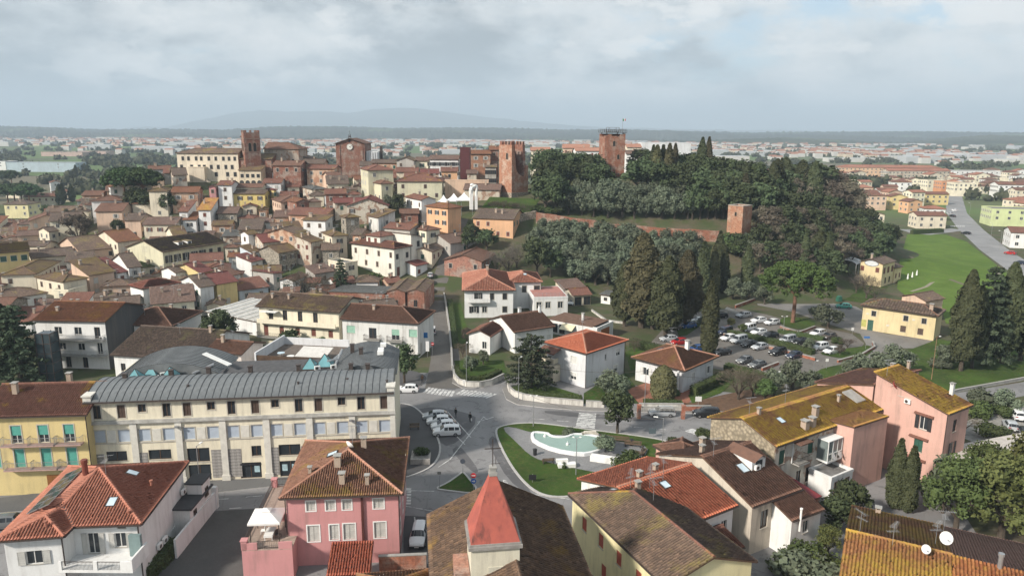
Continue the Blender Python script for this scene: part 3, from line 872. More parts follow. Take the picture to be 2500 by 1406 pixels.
def make_roof(root,P,Lr,rm,near,tw=.27,tr=.42,caps=True,capmat=None,gutter=True,seed=1):
	rb=MB()
	for pl in P:
		rb.face(pl,0,plane_uv(pl,tw,tr))
		rb.face([(q[0],q[1],q[2]-.16)for q in pl][::-1],1)
	ed={}
	for pl in P:
		for q,r_ in zip(pl,pl[1:]+pl[:1]):
			k=tuple(sorted((tuple(round(c,3)for c in q),tuple(round(c,3)for c in r_))))
			ed.setdefault(k,[]).append((q,r_))
	for k,lst in ed.items():
		if len(lst)==1:
			q,r_=lst[0]
			rb.face([(q[0],q[1],q[2]-.16),(r_[0],r_[1],r_[2]-.16),r_,q],1)
	roof=rb.build('roof',[rm,WOOD],root)
	if near:
		tb=MB()
		for i,pl in enumerate(P):tile_plane(tb,pl,tw,tr,hh=.34*tw,seed=seed+i)
		if caps:
			for q0,q1 in Lr:ridge_caps(tb,Vector(q0)+Vector((0,0,.07)),Vector(q1)+Vector((0,0,.07)),m=1)
		tag(tb.build('tiles',[rm,capmat or rm],roof),kind='stuff')
	elif caps and Lr:
		tb=MB()
		for q0,q1 in Lr:tb.bar(Vector(q0)+Vector((0,0,.05)),Vector(q1)+Vector((0,0,.05)),.3,.16,0)
		tb.build('ridge_tiles',[capmat or rm],roof)
	if gutter and near:
		for pl in P:
			gb=MB();q,r_=Vector(pl[0]),Vector(pl[1]);d=(r_-q).normalized();o=Vector((d.y,-d.x,0))*.07
			gb.bar(q+o-Vector((0,0,.08)),r_+o-Vector((0,0,.08)),.13,.11);gb.build('gutter',[METAL_D],root)
	return roof
class House:
	pass
def solve_len(P,dx,dy,px,z):
	lo,hi=0.0,120.0
	f=lambda s:proj(P.x+dx*s,P.y+dy*s,z)[0]-px
	s0=f(0.01)
	if s0*f(hi)>0:return 10.0
	for _ in range(40):
		m=(lo+hi)/2
		if f(m)*s0>0:lo=m
		else:hi=m
	return(lo+hi)/2
def locate(A,B,C,h,yaw=None,base=None):
	"""eave corner A (pixel) at height h over the ground; B and C are pixels, pixel columns or metres"""
	if base is None:p=hit(A[0],A[1],h)
	else:p=PZ(A[0],A[1],base+h);p.z=base
	ez=p.z+h
	if yaw is None:
		q=PZ(B[0],B[1],ez);u=Vector((q.x-p.x,q.y-p.y));a=u.length;u.normalize();th=math.atan2(u.y,u.x)
	else:
		th=R(yaw);u=Vector((math.cos(th),math.sin(th)))
		a=B[0]if isinstance(B,(list,tuple))and len(B)==1 else solve_len(p,u.x,u.y,B if not isinstance(B,tuple)else B[0],ez)
	v=Vector((-u.y,u.x))
	if isinstance(C,(list,tuple))and len(C)==2:
		q=PZ(C[0],C[1],ez);b=abs((q.x-p.x)*v.x+(q.y-p.y)*v.y)
	elif isinstance(C,(list,tuple)):b=C[0]
	else:b=solve_len(p,v.x,v.y,C,ez)
	return p,th,min(a,30.0),min(b,30.0)if yaw is None else min(b,15.0)
def house(name,label,A,B,C,h,roof='hip',pitch=.34,wall=None,rmat=None,yaw=None,base=None,near=False,ov=.45,wins=None,cat='house',group=None,tw=.27,tr=.42,chim=(),ant=(),gutter=True,found=1.5,caps=True,pipes=(),at=None,capmat=None):
	if at:p,th,a,b=at
	else:p,th,a,b=locate(A,B,C,h,yaw,base)
	H=House();H.p,H.th,H.a,H.b,H.h,H.ov=p,th,a,b,h,ov
	H.root=thing(name,label,cat,p,th,group)
	P,Lr,zr0=roof_shape(a,b,h,roof,pitch)
	zr=lambda x,y:zr0(x,y)-.10
	H.zr=zr0;H.ridges=Lr
	cx,cy=-p.x,-p.y
	lx,ly=cx*math.cos(th)+cy*math.sin(th),-cx*math.sin(th)+cy*math.cos(th)
	vis=('F' if ly<ov else '')+('R' if lx>a-ov else '')+('L' if lx<ov else '')+('B' if ly>b-ov else '')
	H.vis=vis
	fl={'F':a,'B':a,'R':b,'L':b}
	W=[]
	if wins is None:
		for f in vis:
			sty=rnd.choice(['shut','open','shut','plain']);cs=rnd.choice('bbgkmy')
			n=max(1,int((fl[f]-1.2)/3.1))
			for k in range(max(1,min(3,int(h/3.0)))):
				W.append((f,n,h-2.45-3.1*k,.95,1.35,sty,cs,'s',.22))
	else:W=list(wins)
	holes={'F':[],'R':[],'L':[],'B':[]};put=[]
	for w in W:
		f,n,z,ww,hh,sty,cs,trim=w[:8];drop=w[8]if len(w)>8 and isinstance(w[8],float)else 0
		if f not in vis:continue
		if isinstance(n,int):
			Lf=fl[f]-2*ov;ss=[ov+Lf*(i+.5)/n for i in range(n)]
		else:ss=[q*fl[f]for q in n]
		for s in ss:
			if drop and rnd.random()<drop:continue
			st=sty if not isinstance(sty,(list,tuple))else rnd.choice(sty)
			zz=z
			put.append((f,s,zz,ww,hh,st,cs,trim))
			s_f={'F':s-ov,'B':a-ov-s,'R':s-ov,'L':b-ov-s}[f]
			holes[f].append((s_f-ww/2,s_f+ww/2,zz,zz+hh))
	if not near:holes={k:[]for k in holes}
	wb=MB()
	x0,x1,y0,y1=ov,a-ov,ov,b-ov
	for f,q0,q1 in(('F',(x0,y0),(x1,y0)),('R',(x1,y0),(x1,y1)),('B',(x1,y1),(x0,y1)),('L',(x0,y1),(x0,y0))):
		wall_face(wb,q0,q1,-found,zr,holes[f])
	wm=wall or stucco((.62,.56,.45))
	H.wall=wb.build('wall',[wm],H.root)
	for(f,s,z,ww,hh,st,cs,trim)in put:
		put_window(H.root,f,a,b,ov,s,z,ww,hh,st,cs,trim,near,'window' if z>.35 else 'door')
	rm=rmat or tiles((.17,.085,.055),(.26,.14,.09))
	if roof!='flat':
		H.roof=make_roof(H.root,P,Lr,rm,near,tw,tr,caps,capmat,gutter,int(abs(p.x*7+p.y*13)))
	if roof=='flat':
		rb=MB();o_=ov;rb.box(o_+.22,a-o_-.22,o_+.22,b-o_-.22,h-.42,h-.34);H.roof=rb.build('roof',[rmat or FELT],H.root)
		for q in((o_-.06,a-o_+.06,o_-.06,o_+.22),(o_-.06,a-o_+.06,b-o_-.22,b-o_+.06),(o_-.06,o_+.22,o_+.22,b-o_-.22),(a-o_-.22,a-o_+.06,o_+.22,b-o_-.22)):
			rb=MB();rb.box(*q,h-.34,h+.06);rb.build('parapet',[wm],H.root)
	for c in chim:chimney(H,*c)
	for c in ant:antenna(H,*c)
	for(x,y)in pipes:
		pb=MB();X=ov-.09 if x==0 else a-ov+.09;Y=ov-.09 if y==0 else b-ov+.09
		pb.tube((X,Y,0),(X,Y,h-.1),.06,.06,6);pb.build('downpipe',[METAL_D],H.root)
	return H
def chimney(H,fx,fy,w=.6,hgt=1.3,m=None):
	x,y=fx*H.a,fy*H.b;z=H.zr(x,y)
	mb=MB()
	mb.box(x-w/2,x+w/2,y-w/2,y+w/2,z-.4,z+hgt,0)
	for sx in(-1,1):
		for sy in(-1,1):mb.box(x+sx*w*.4-.06,x+sx*w*.4+.06,y+sy*w*.4-.06,y+sy*w*.4+.06,z+hgt,z+hgt+.22,0)
	mb.box(x-w/2-.1,x+w/2+.1,y-w/2-.1,y+w/2+.1,z+hgt+.22,z+hgt+.30,1)
	return mb.build('chimney',[m or stucco((.42,.33,.26),.5),CONC],H.root)
def antenna_mesh(hgt=2.6,k=0):
	key=('antenna',hgt,k)
	if key in _wc:return _wc[key]
	mb=MB();mb.tube((0,0,-.3),(0,0,hgt),.03,.025,5)
	for zz,L,ang in((hgt-.1,1.5,.3),(hgt-.7,1.1,1.7+k)):
		d=Vector((math.cos(ang),math.sin(ang),0));e=Vector((-d.y,d.x,0))
		mb.tube(Vector((0,0,zz))-d*L*.4,Vector((0,0,zz))+d*L*.6,.018,.018,4)
		for i in range(8):
			q=Vector((0,0,zz))+d*(L*(-.4+i/7.0));w=.32-.02*i
			mb.tube(q-e*w,q+e*w,.011,.011,4)
	_wc[key]=mb.mesh('antenna',[METAL_G]);return _wc[key]
def antenna(H,fx,fy,hgt=2.6,k=0):
	x,y=fx*H.a,fy*H.b
	return link('antenna',antenna_mesh(hgt,k),H.root,(x,y,H.zr(x,y)),-H.th+k)
def dish(root,loc,face,r=.45,m=None):
	mb=MB();prof=[(r*t,.22*r*2*(t*t))for t in(0.02,.35,.7,1.0)]
	mb.lathe((0,0,0),prof,14,0);mb.tube((0,0,.05),(0,-r*.3,r*.9),.02,.02,4,1);mb.box(-.05,.05,-.06-r*.3,.04-r*.3,r*.85,r*1.0,1)
	mb.tube((0,0,0),(0,0,-.5),.03,.03,5,1)
	o=mb.build('satellite_dish',[m or WHITE,METAL_G],root,loc)
	o.rotation_euler=(R(62),0,face);return o
def air_con(root,loc,rz=0.0):
	key='aircon'
	if key not in _wc:
		mb=MB();mb.box(-.42,.42,-.32,-.02,0,.6,0);mb.lathe((0,0,0),[(.2,0),(.22,.02)],12,1)
		mb.v[-24:]=[(x+.0,-.325-z,y+.3)for x,y,z in mb.v[-24:]]
		mb=MB();mb.box(-.42,.42,-.32,-.02,0,.6,0)
		mb.tube((-.1,-.33,.3),(-.1,-.345,.3),.23,.21,14,1);mb.bar((-.35,-.2,-.02),(-.35,0,-.02),.05,.05,1);mb.bar((.35,-.2,-.02),(.35,0,-.02),.05,.05,1)
		_wc[key]=mb.mesh('air_conditioner',[WHITE,METAL_D])
	return link('air_conditioner',_wc[key],root,loc,rz)
def skylight(H,fx,fy,w=.8,l=1.1,glassm=None):
	"""roof window lying in the slope at that point"""
	x,y=fx*H.a,fy*H.b;e=.05
	gx,gy=(H.zr(x+e,y)-H.zr(x-e,y))/(2*e),(H.zr(x,y+e)-H.zr(x,y-e))/(2*e)
	up=Vector((gx,gy,0)).normalized();ud=Vector((up.x,up.y,math.hypot(gx,gy))).normalized()
	sd=Vector((-up.y,up.x,0));n=sd.cross(ud);n=n if n.z>0 else-n
	c=Vector((x,y,H.zr(x,y)))+n*.17
	mb=MB();pm=MB()
	for s0,s1,t0,t1 in((-w/2-.09,w/2+.09,-l/2-.09,-l/2),(-w/2-.09,w/2+.09,l/2,l/2+.09),(-w/2-.09,-w/2,-l/2,l/2),(w/2,w/2+.09,-l/2,l/2)):
		q=[c+sd*s_+ud*t_+n*k for k in(-.2,.07)for s_,t_ in((s0,t0),(s1,t0),(s1,t1),(s0,t1))]
		mb.hexa(q)
	pm.face([c+sd*s_+ud*t_+n*.045 for s_,t_ in((-w/2,-l/2),(w/2,-l/2),(w/2,l/2),(-w/2,l/2))])
	o=mb.build('skylight',[METAL_D],H.root);pm.build('pane',[glassm or SKYGLASS],o);return o
SKYGLASS=glass((.30,.36,.40),'skylight_glass',.06)
def balcony(root,face,a,b,ov,s,z,w,d=.95,slab=None,rail=True,rm=None,solid=None):
	rz={'F':0,'R':R(90),'B':R(180),'L':R(-90)}[face]
	loc={'F':(s,ov,z),'B':(s,b-ov,z),'R':(a-ov,s,z),'L':(ov,s,z)}[face]
	mb=MB();mb.box(-w/2,w/2,-d,.0,-.16,0)
	o=mb.build('balcony',[slab or CONC],root,loc,rz)
	rb=MB()
	if solid:
		rb.box(-w/2,w/2,-d,-d+.1,.002,.95);rb.box(-w/2,-w/2+.1,-d+.1,0,.002,.95);rb.box(w/2-.1,w/2,-d+.1,0,.002,.95)
		rb.build('parapet',[solid],o)
	elif rail:
		pts=[(-w/2+.04,0,1),(-w/2+.04,-d+.04,1),(w/2-.04,-d+.04,1),(w/2-.04,0,1)]
		for q,r_ in zip(pts,pts[1:]):
			rb.bar(q,r_,.045,.045);rb.bar((q[0],q[1],.1),(r_[0],r_[1],.1),.03,.03)
			L=(Vector(r_)-Vector(q)).length;n=max(2,int(L/.16))
			for i in range(n+1):
				t=Vector(q).lerp(Vector(r_),i/n);rb.bar((t.x,t.y,.0),(t.x,t.y,1),.02,.02)
		rb.build('railing',[rm or METAL_D],o)
	return o
# ------------------------------------------------------------------ buildings round the square and in the foreground
W_WHITE=stucco((.74,.74,.73),.25,'white_render')
W_WHITE2=stucco((.66,.67,.69),.3,'grey_white_render')
W_CREAM=stucco((.77,.71,.56),.3,'cream_render')
W_CREAM2=stucco((.70,.63,.50),.35,'pale_cream_render')
W_YEL=stucco((.66,.53,.26),.3,'yellow_render')
W_PINK=stucco((.56,.27,.27),.3,'pink_render')
W_SALM=stucco((.60,.37,.31),.4,'salmon_render')
W_LEM=stucco((.74,.67,.40),.3,'lemon_render')
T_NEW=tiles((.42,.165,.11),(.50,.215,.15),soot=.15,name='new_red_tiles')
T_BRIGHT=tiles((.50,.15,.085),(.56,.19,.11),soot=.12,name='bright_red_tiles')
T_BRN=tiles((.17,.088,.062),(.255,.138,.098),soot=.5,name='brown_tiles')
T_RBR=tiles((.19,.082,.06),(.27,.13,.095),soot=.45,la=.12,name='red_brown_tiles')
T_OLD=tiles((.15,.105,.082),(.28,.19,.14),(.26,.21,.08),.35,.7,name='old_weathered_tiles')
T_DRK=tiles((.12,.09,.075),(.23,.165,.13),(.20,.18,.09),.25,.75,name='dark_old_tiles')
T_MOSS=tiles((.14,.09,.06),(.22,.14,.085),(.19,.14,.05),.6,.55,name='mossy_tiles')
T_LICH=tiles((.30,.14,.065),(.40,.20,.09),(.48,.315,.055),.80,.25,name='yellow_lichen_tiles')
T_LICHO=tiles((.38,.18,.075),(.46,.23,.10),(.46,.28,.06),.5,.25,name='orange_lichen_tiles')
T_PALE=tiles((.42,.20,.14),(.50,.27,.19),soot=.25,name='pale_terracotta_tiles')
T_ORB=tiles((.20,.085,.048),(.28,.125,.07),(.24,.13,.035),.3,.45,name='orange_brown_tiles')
# --- white house with the solar panels, bottom left
def white_house():
	root=thing('white_house','white two-storey house with red hip roof, solar panels and corner balcony, bottom left','house',(-44,68,0))
	o=Vector((-44,68,0));h=7.4
	def q(x,y,z=h):return(x+44,y-68,z)
	P0,P1,P2,P3,P4,P5=q(-37.8,68.4),q(-39.2,82.9),q(-52.9,81.4),q(-50.6,65.0),q(-44.3,66.0),q(-44.4,67.8)
	R0,R1,V=q(-45.9,75.8,10.0),q(-47.3,68.2,8.35),q(-46.85,70.3,8.3)
	planes=[[P0,P1,R0],[P1,P2,R0],[P2,P3,R1,V,R0],[P3,P4,R1],[P4,P5,V,R1],[P5,P0,R0,V]]
	roof=make_roof(root,planes,[(P0,R0),(P1,R0),(P2,R0),(R0,V),(V,R1),(R1,P3),(R1,P4)],T_NEW,True,.30,.40)
	vb=MB();vb.bar(Vector(P5)+Vector((0,0,.1)),Vector(V)+Vector((0,0,.1)),.3,.05);vb.build('valley_flashing',[METAL_D],roof)
	fp=[q(-44.85,66.6),q(-44.85,68.4),q(-38.4,68.95),q(-39.75,82.3),q(-52.3,80.9),q(-50.1,65.7)]
	wb=MB();zr=lambda x,y:h-.02
	n=len(fp)
	holes={0:[],1:[(1.3,2.4,4.0,6.3),(4.0,5.1,4.6,6.2),(4.4,5.2,6.75,7.1)],2:[],5:[(1.8,3.3,4.3,5.75)]}
	for i in range(n):
		a,b=fp[i],fp[(i+1)%n]
		wall_face(wb,(a[0],a[1]),(b[0],b[1]),-.5,zr,holes.get(i,[]))
	wb.build('wall',[W_WHITE],root)
	def onwall(i,s,z,w,hh,style,shut,nm='window'):
		a,b=Vector(fp[i][:2]),Vector(fp[(i+1)%n][:2]);d=(b-a).normalized();p=a+d*s
		ms=win_meshes(style,w,hh,shut,'n',True);wo=link(nm,ms[0][1],root,(p.x,p.y,z),math.atan2(d.y,d.x))
		for nm2,m in ms[1:]:link(nm2,m,wo)
	onwall(1,1.85,4.0,1.1,2.3,'open','y','balcony_door');onwall(1,4.55,4.6,1.1,1.6,'open','y');onwall(1,4.8,6.75,.8,.35,'dark','b')
	onwall(5,2.55,4.3,1.5,1.45,'open','y')
	bb=MB();bb.box(-.95,6.4,-2.4,1.0,3.7,3.95)
	bal=bb.build('balcony',[W_WHITE],root)
	for q_ in((-.95,-.65,-2.4,-2.2,3.95,4.9),(2.5,2.9,-2.4,-2.2,3.95,4.9),(5.2,6.2,-2.4,-2.2,3.95,4.9),(6.2,6.4,-2.4,.9,3.95,5.15)):pb=MB();pb.box(*q_);pb.build('parapet',[W_WHITE],bal)
	rb=MB()
	for x0,x1 in((-.65,2.5),(2.9,5.2)):
		rb.bar((x0,-2.3,4.85),(x1,-2.3,4.85),.05,.05)
		k=int((x1-x0)/.13)
		for i in range(k+1):rb.bar((x0+(x1-x0)*i/k,-2.3,3.95),(x0+(x1-x0)*i/k,-2.3,4.85),.022,.022)
	rb.build('railing',[METAL_D],bal)
	g=MB();g.box(4.9,6.1,.05,.45,4.0,6.35);g.build('gas_cabinet',[plain((.20,.27,.27),.35,name='grey_cabinet')],bal)
	A,B,Cc=Vector(P2),Vector(P3),Vector(R0)
	e0,S,U,nn=plane_axes([P2,P3,R0])
	PV=plain((.012,.014,.02),.15,name='solar_cell',spec=.6)
	for r_ in range(2):
		for k in range(5):
			s0,t0=3.6+k*1.85,1.5+r_*1.3+.0*k
			c=[e0+S*s_+U*t_ for s_,t_ in((s0,t0),(s0+1.7,t0),(s0+1.7,t0+1.15),(s0,t0+1.15))]
			mb=MB();mb.hexa([v+nn*.12 for v in c]+[v+nn*.2 for v in c],1)
			i_=[c[0].lerp(c[2],.04),c[1].lerp(c[3],.04),c[2].lerp(c[0],.04),c[3].lerp(c[1],.04)]
			mb.face([v+nn*.205 for v in i_],0);mb.build('solar_panel',[PV,METAL_G],roof)
	for base,w_,l_,pl in(((2.9,3.3),.75,1.15,planes[5]),((.0,.0),.75,1.1,planes[0])):
		e0,S,U,nn=plane_axes(pl)
		c=(e0+S*2.6+U*3.2)if pl is planes[5]else(e0+S*8.8+U*4.4)
		mb=MB();f=[c+S*a_+U*b_ for a_,b_ in((-w_/2,-l_/2),(w_/2,-l_/2),(w_/2,l_/2),(-w_/2,l_/2))]
		f2=[c+S*a_+U*b_ for a_,b_ in((-w_/2-.1,-l_/2-.1),(w_/2+.1,-l_/2-.1),(w_/2+.1,l_/2+.1),(-w_/2-.1,l_/2+.1))]
		mb.hexa([v for v in f2]+[v+nn*.17 for v in f2]);so=mb.build('skylight',[METAL_D],roof)
		pm=MB();pm.face([v+nn*.18 for v in f]);pm.build('pane',[SKYGLASS],so)
	mb=MB();mb.lathe(q(-47.1,75.2,9.5),[(.30,0),(.30,1.3),(.36,1.35),(.36,1.75),(.30,1.8)],12);mb.build('flue',[plain((.20,.06,.04),.5,name='brick_red_metal')],roof)
	link('antenna',antenna_mesh(2.6,0),roof,q(-44.6,74.8,9.4))
	for x,y,z in((-39.6,69.6,7.9),(-40.1,75.5,8.3),(-46.5,66.9,8.2)):
		mb=MB();mb.lathe(q(x,y,z),[(.14,-.2),(.14,.25),(.2,.3),(.2,.42)],8);mb.build('vent',[T_NEW],roof)
	for x,y in((-38.45,68.8),(-44.9,66.5)):
		mb=MB();mb.tube(q(x+.1,y-.1,0),q(x+.1,y-.1,7.3),.07,.07,6);mb.build('downpipe',[METAL_D],root)
	air_con(root,q(-38.7,73.0,1.9),R(90));air_con(root,q(-38.7,74.2,1.9),R(90));air_con(root,q(-39.4,81.0,4.2),R(90))
	wb=MB();wb.box(4.6,6.6,10.2,16.2,-.3,3.6);wb.box(4.5,6.9,10.0,16.4,3.6,3.8,1);wb.box(4.9,6.7,13.6,16.0,3.8,5.1);wb.box(4.7,6.9,13.4,16.2,5.1,5.3,1)
	wb.box(6.5,6.75,6.0,17.4,-.3,2.3);wb.box(6.35,6.9,17.0,17.6,-.3,2.9)
	wb.build('annex',[W_WHITE,plain((.06,.06,.065),.7,name='slate_coping')],root)
	put=win_meshes('dark',.8,1.2,'b','n',False)
	for yy,zz in((11.5,1.8),(14.8,3.0)):link('window',put[0][1],root,(6.62 if zz<3 else 6.72,yy,zz),R(90))
white_house()
YARD=thing('yard_wall','white rendered garden wall beside the cobbled courtyard','wall',PZ(488,1238))
_b=MB();_b.box(-.2,.2,-12,0,-.2,1.5);_b.box(-.3,.3,-12.1,.1,1.5,1.6);_b.build('wall',[W_WHITE],YARD)
# --- yellow house on the street
YB=house('yellow_house','yellow house with red-brown roof, green blinds and narrow balconies, left edge',(-60,1020),(212,1013),[12.5],11,'gu',.36,W_YEL,T_RBR,near=True,ov=.5,wins=[('F',(.10,.32,.565,.80),7.2,1.25,2.4,'half','t','s'),('F',(.10,.32,.565,.80),3.9,1.25,2.5,'roll','t','s')],chim=((.55,.7),(.2,.35)),pipes=((1,0),))
for z in(7.15,3.85):
	for s in(.32,.565,.80):balcony(YB.root,'F',YB.a,YB.b,YB.ov,s*YB.a,z,3.4,.9,plain((.45,.30,.27),.85,name='pink_concrete'),rm=METAL_G)
_b=MB();_b.box(-1.5,1.5,-.06,.02,0,2.6)
for k in range(7):_b.box(-1.5,1.5,-.08,-.06,.2+k*.35,.24+k*.35)
_b.build('garage_door',[plain((.42,.42,.41),.6,name='grey_shutter_door')],YB.root,(YB.a*.80,YB.ov,0))
_b=MB();_b.box(-.75,.75,-.07,.02,0,2.7)
for sx in(-.68,.06):_b.box(sx,sx+.62,-.09,-.07,.2,1.2);_b.box(sx,sx+.62,-.09,-.07,1.4,2.5)
_b.build('door',[plain((.26,.11,.035),.5,name='varnished_wood')],YB.root,(YB.a*.60,YB.ov,0))
# --- long cream building with the barrel-vaulted metal roof
ZINC=NT('zinc_sheet');ZINC=ZINC.done(ZINC.mix(ZINC.ramp(ZINC.noise(.6,6,.65),[(.35,0),(.7,1)]),(.14,.15,.155),ZINC.mix(ZINC.ramp(ZINC.noise(.15,4,.6),[(.55,0),(.7,1)]),(.22,.23,.235),(.22,.28,.27))),.45,.4,.3)
def zinc_panels(roof,prof,wdt,n,place):
	"""standing-seam panels: one mesh per profile, one object per panel"""
	mb=MB()
	for(y0,z0),(y1,z1)in zip(prof,prof[1:]):
		mb.face([(.02,y0,z0),(wdt-.02,y0,z0),(wdt-.02,y1,z1),(.02,y1,z1)])
		for x in(0,wdt-.035):
			mb.hexa([(x,y0,z0),(x+.035,y0,z0),(x+.035,y1,z1),(x,y1,z1),(x,y0,z0+.05),(x+.035,y0,z0+.05),(x+.035,y1,z1+.05),(x,y1,z1+.05)],1)
	me=mb.mesh('panel',[ZINC,plain((.06,.065,.07),.5,.3,name='seam')])
	for i in range(n):
		loc,rz=place(i);link('panel',me,roof,loc,rz)
def barrel(c,rise,n=12,y0=0.0,z0=0.0):
	"""arc over a chord c"""
	rr=(c*c/4+rise*rise)/(2*rise);out=[]
	t0=math.asin(c/2/rr)
	for i in range(n+1):
		t=-t0+2*t0*i/n;out.append((y0+c/2+rr*math.sin(t),z0+rr*math.cos(t)-rr+rise))
	return out
def cream_building():
	A=Vector((-55.8,90.8,0));th=math.atan2(4.5,39.6);a,h=39.9,12.0
	root=thing('cream_building','long cream building with barrel-vaulted grey metal roof and shops on the street','building',A,th)
	wb=MB();holes=[];wins=[]
	bw=a/7
	for k in range(14):
		s=(k+.5)*a/14+(.12 if k%2 else-.12)
		small=k in(2,5,8,11)
		z0,hh=(10.3,1.1)if small else(9.55,1.85)
		holes.append((s-.5,s+.5,z0,z0+hh));wins.append((s,z0,1.0,hh,'dark' if small else('shut' if k%3==1 else 'dark'),'b','s'))
	for k in range(7):
		c=(k+.5)*bw
		for d in(-1.55,1.55):
			holes.append((c+d-.75,c+d+.75,6.2,7.9));wins.append((c+d,6.2,1.5,1.7,'roll','u','s'))
	shops=[(0,.35,2.6,3.5,4.9),(1,.15,2.9,3.5,4.9),(2,-.6,2.9,2.9,4.9),(3,1.3,1.3,3.4,4.9),(4,.0,2.9,3.3,4.9),(5,.0,2.9,3.3,4.9),(6,0,2.6,3.3,4.9),(2,-.6,2.9,.2,2.5),(3,.4,2.8,.2,2.5),(4,.0,2.9,.2,2.5),(0,.3,2.6,.2,2.5),(1,.1,2.8,.2,2.5),(5,.1,2.8,.2,2.5),(6,.1,2.8,.2,2.5)]
	for k,d,w,z0,z1 in shops:
		c=(k+.5)*bw+d
		holes.append((c-w/2,c+w/2,z0,z1));wins.append((c,z0,w,z1-z0,'dark','k','n'))
	D=19.5
	wall_face(wb,(0,0),(a,0),-.5,lambda x,y:h,holes)
	for q0,q1 in(((a,0),(a,D)),((a,D),(a-9,D)),((a-9,D),(a-9,9)),((a-9,9),(15,9)),((15,9),(15,17)),((15,17),(0,17)),((0,17),(0,0))):wall_face(wb,q0,q1,-.5,lambda x,y:h,[])
	wb.face([(0,0,h),(a,0,h),(a,9,h),(0,9,h)]);wb.face([(a-9,9,h),(a,9,h),(a,D,h),(a-9,D,h)]);wb.face([(0,9,h),(15,9,h),(15,17,h),(0,17,h)])
	wb.build('wall',[W_CREAM],root)
	for s,z0,w,hh,st,cs,tr in wins:
		ms=win_meshes(st,w,hh,cs,tr,True);wo=link('shop_window' if z0<4 else 'window',ms[0][1],root,(s,0,z0))
		for n_,m in ms[1:]:link(n_,m,wo)
	TR=plain((.66,.64,.58),.85,name='pale_render_trim',var=.1)
	for k in range(8):
		x=k*bw;mb=MB();w=.85 if 0<k<7 else 1.1
		mb.box(max(-.15,x-w/2),min(a+.15,x+w/2),-.22,.03,.9,8.85);mb.box(max(-.2,x-w/2-.12),min(a+.2,x+w/2+.12),-.30,.03,-.3,.9)
		mb.build('pilaster',[TR],root)
	mb=MB();mb.box(-.25,a+.25,-.38,.04,8.85,9.05);mb.box(-.2,a+.2,-.3,.04,9.05,9.3);mb.build('cornice',[plain((.46,.45,.42),.9,name='weathered_cornice',var=.2)],root)
	for x in(-.15,a-.85):
		mb=MB();mb.box(x,x+1.0,-.25,1.4,9.3,12.7);mb.box(x-.12,x+1.12,-.38,1.5,12.7,12.9);mb.build('corner_pier',[TR],root)
	for k in range(7):
		c=(k+.5)*bw;mb=MB();mb.box(c-.55,c+.55,-.05,.03,6.2,7.9);mb.build('wall_panel',[TR],root)
		mb=MB();mb.box(c-2.6,c+2.6,-.09,.03,5.98,6.08);mb.build('sill',[STONE_T],root)
	TRV=stone((.44,.42,.40),'travertine_cladding')
	bl=MB();bl.box(-.28,.28,-.05,.03,-.14,.14);bme=bl.mesh('stone_block',[TRV])
	rr=random.Random(3)
	for k,d,w in((0,-1.9,1.3),(1,-2.0,1.1),(2,1.75,1.35),(3,-1.7,1.9),(4,-1.95,.9),(4,1.95,.9)):
		c=(k+.5)*bw+d
		for r_ in range(9):
			nb=max(1,int(round(w/.6)))
			for q in range(nb):
				o=link('stone_block',bme,root,(c-w/2+(q+.5)*w/nb,-.0-.015*rr.random(),.75+r_*.45))
				o.scale=(w/nb/.57,1,.44/.28)
	mb=MB();mb.box(-1.35,1.35,-.07,-.02,0,.28);mb.build('shop_sign',[plain((.03,.03,.035),.4,name='sign_black')],root,(3.5*bw+.4,0,2.12))
	for x in(3.5*bw+1.2,4.5*bw-.8,4.5*bw+.5):
		mb=MB();mb.box(-.35,.35,.10,.12,0,.95);mb.build('poster',[plain((.45,.62,.68),.5,name='pale_poster',var=.25)],root,(x,0,1.0))
	for k in(2,6):
		mb=MB();mb.box(-.25,.25,-.5,-.2,0,.22);mb.bar((0,-.25,.1),(0,0,.1),.06,.06);mb.build('floodlight',[METAL_G],root,(k*bw-.1,-.1,8.1))
	rb=MB();pr=barrel(9.6,1.45,12,-.45,h)
	for(y0,z0),(y1,z1)in zip(pr,pr[1:]):rb.face([(0,y0,z0-.08),(a,y0,z0-.08),(a,y1,z1-.08),(0,y1,z1-.08)])
	rb.face([(0,y,z-.08)for y,z in pr][::-1]);rb.face([(a,y,z-.08)for y,z in pr])
	rb.box(-.1,a+.1,-.62,-.42,h-.12,h+.06,1)
	rb.box(15,a-9,9,15.5,h-.3,h+.12,2)
	rb.box(0.4,15,6.2,11.5,h-.3,h+.35,2)
	roof=rb.build('roof',[ZINC,METAL_D,plain((.10,.10,.105),.9,name='roof_felt',var=.2)],root)
	zinc_panels(roof,pr,a/42,42,lambda i:((i*a/42,0,0),0))
	pr2=barrel(9.4,1.5,12,0,h)
	zinc_panels(roof,pr2,.62,20,lambda i:((a+.2,7.2+i*.62,.02),R(90)))
	pr3=barrel(15.0,2.1,14,0,h)
	zinc_panels(roof,pr3,.62,14,lambda i:((15.2,9.0+i*.62,.02),R(90)))
	for y_,pr_,x_ in((7.2,pr2,a+.2),(19.6,pr2,a+.2),(9.0,pr3,15.2),(17.6,pr3,15.2)):
		eb=MB();q_=[(x_-yy,y_,zz)for yy,zz in pr_];eb.face(q_ if y_<10 else q_[::-1]);eb.build('vault_end',[ZINC],roof)
	GP=glass((.09,.20,.22),'teal_glass',.08)
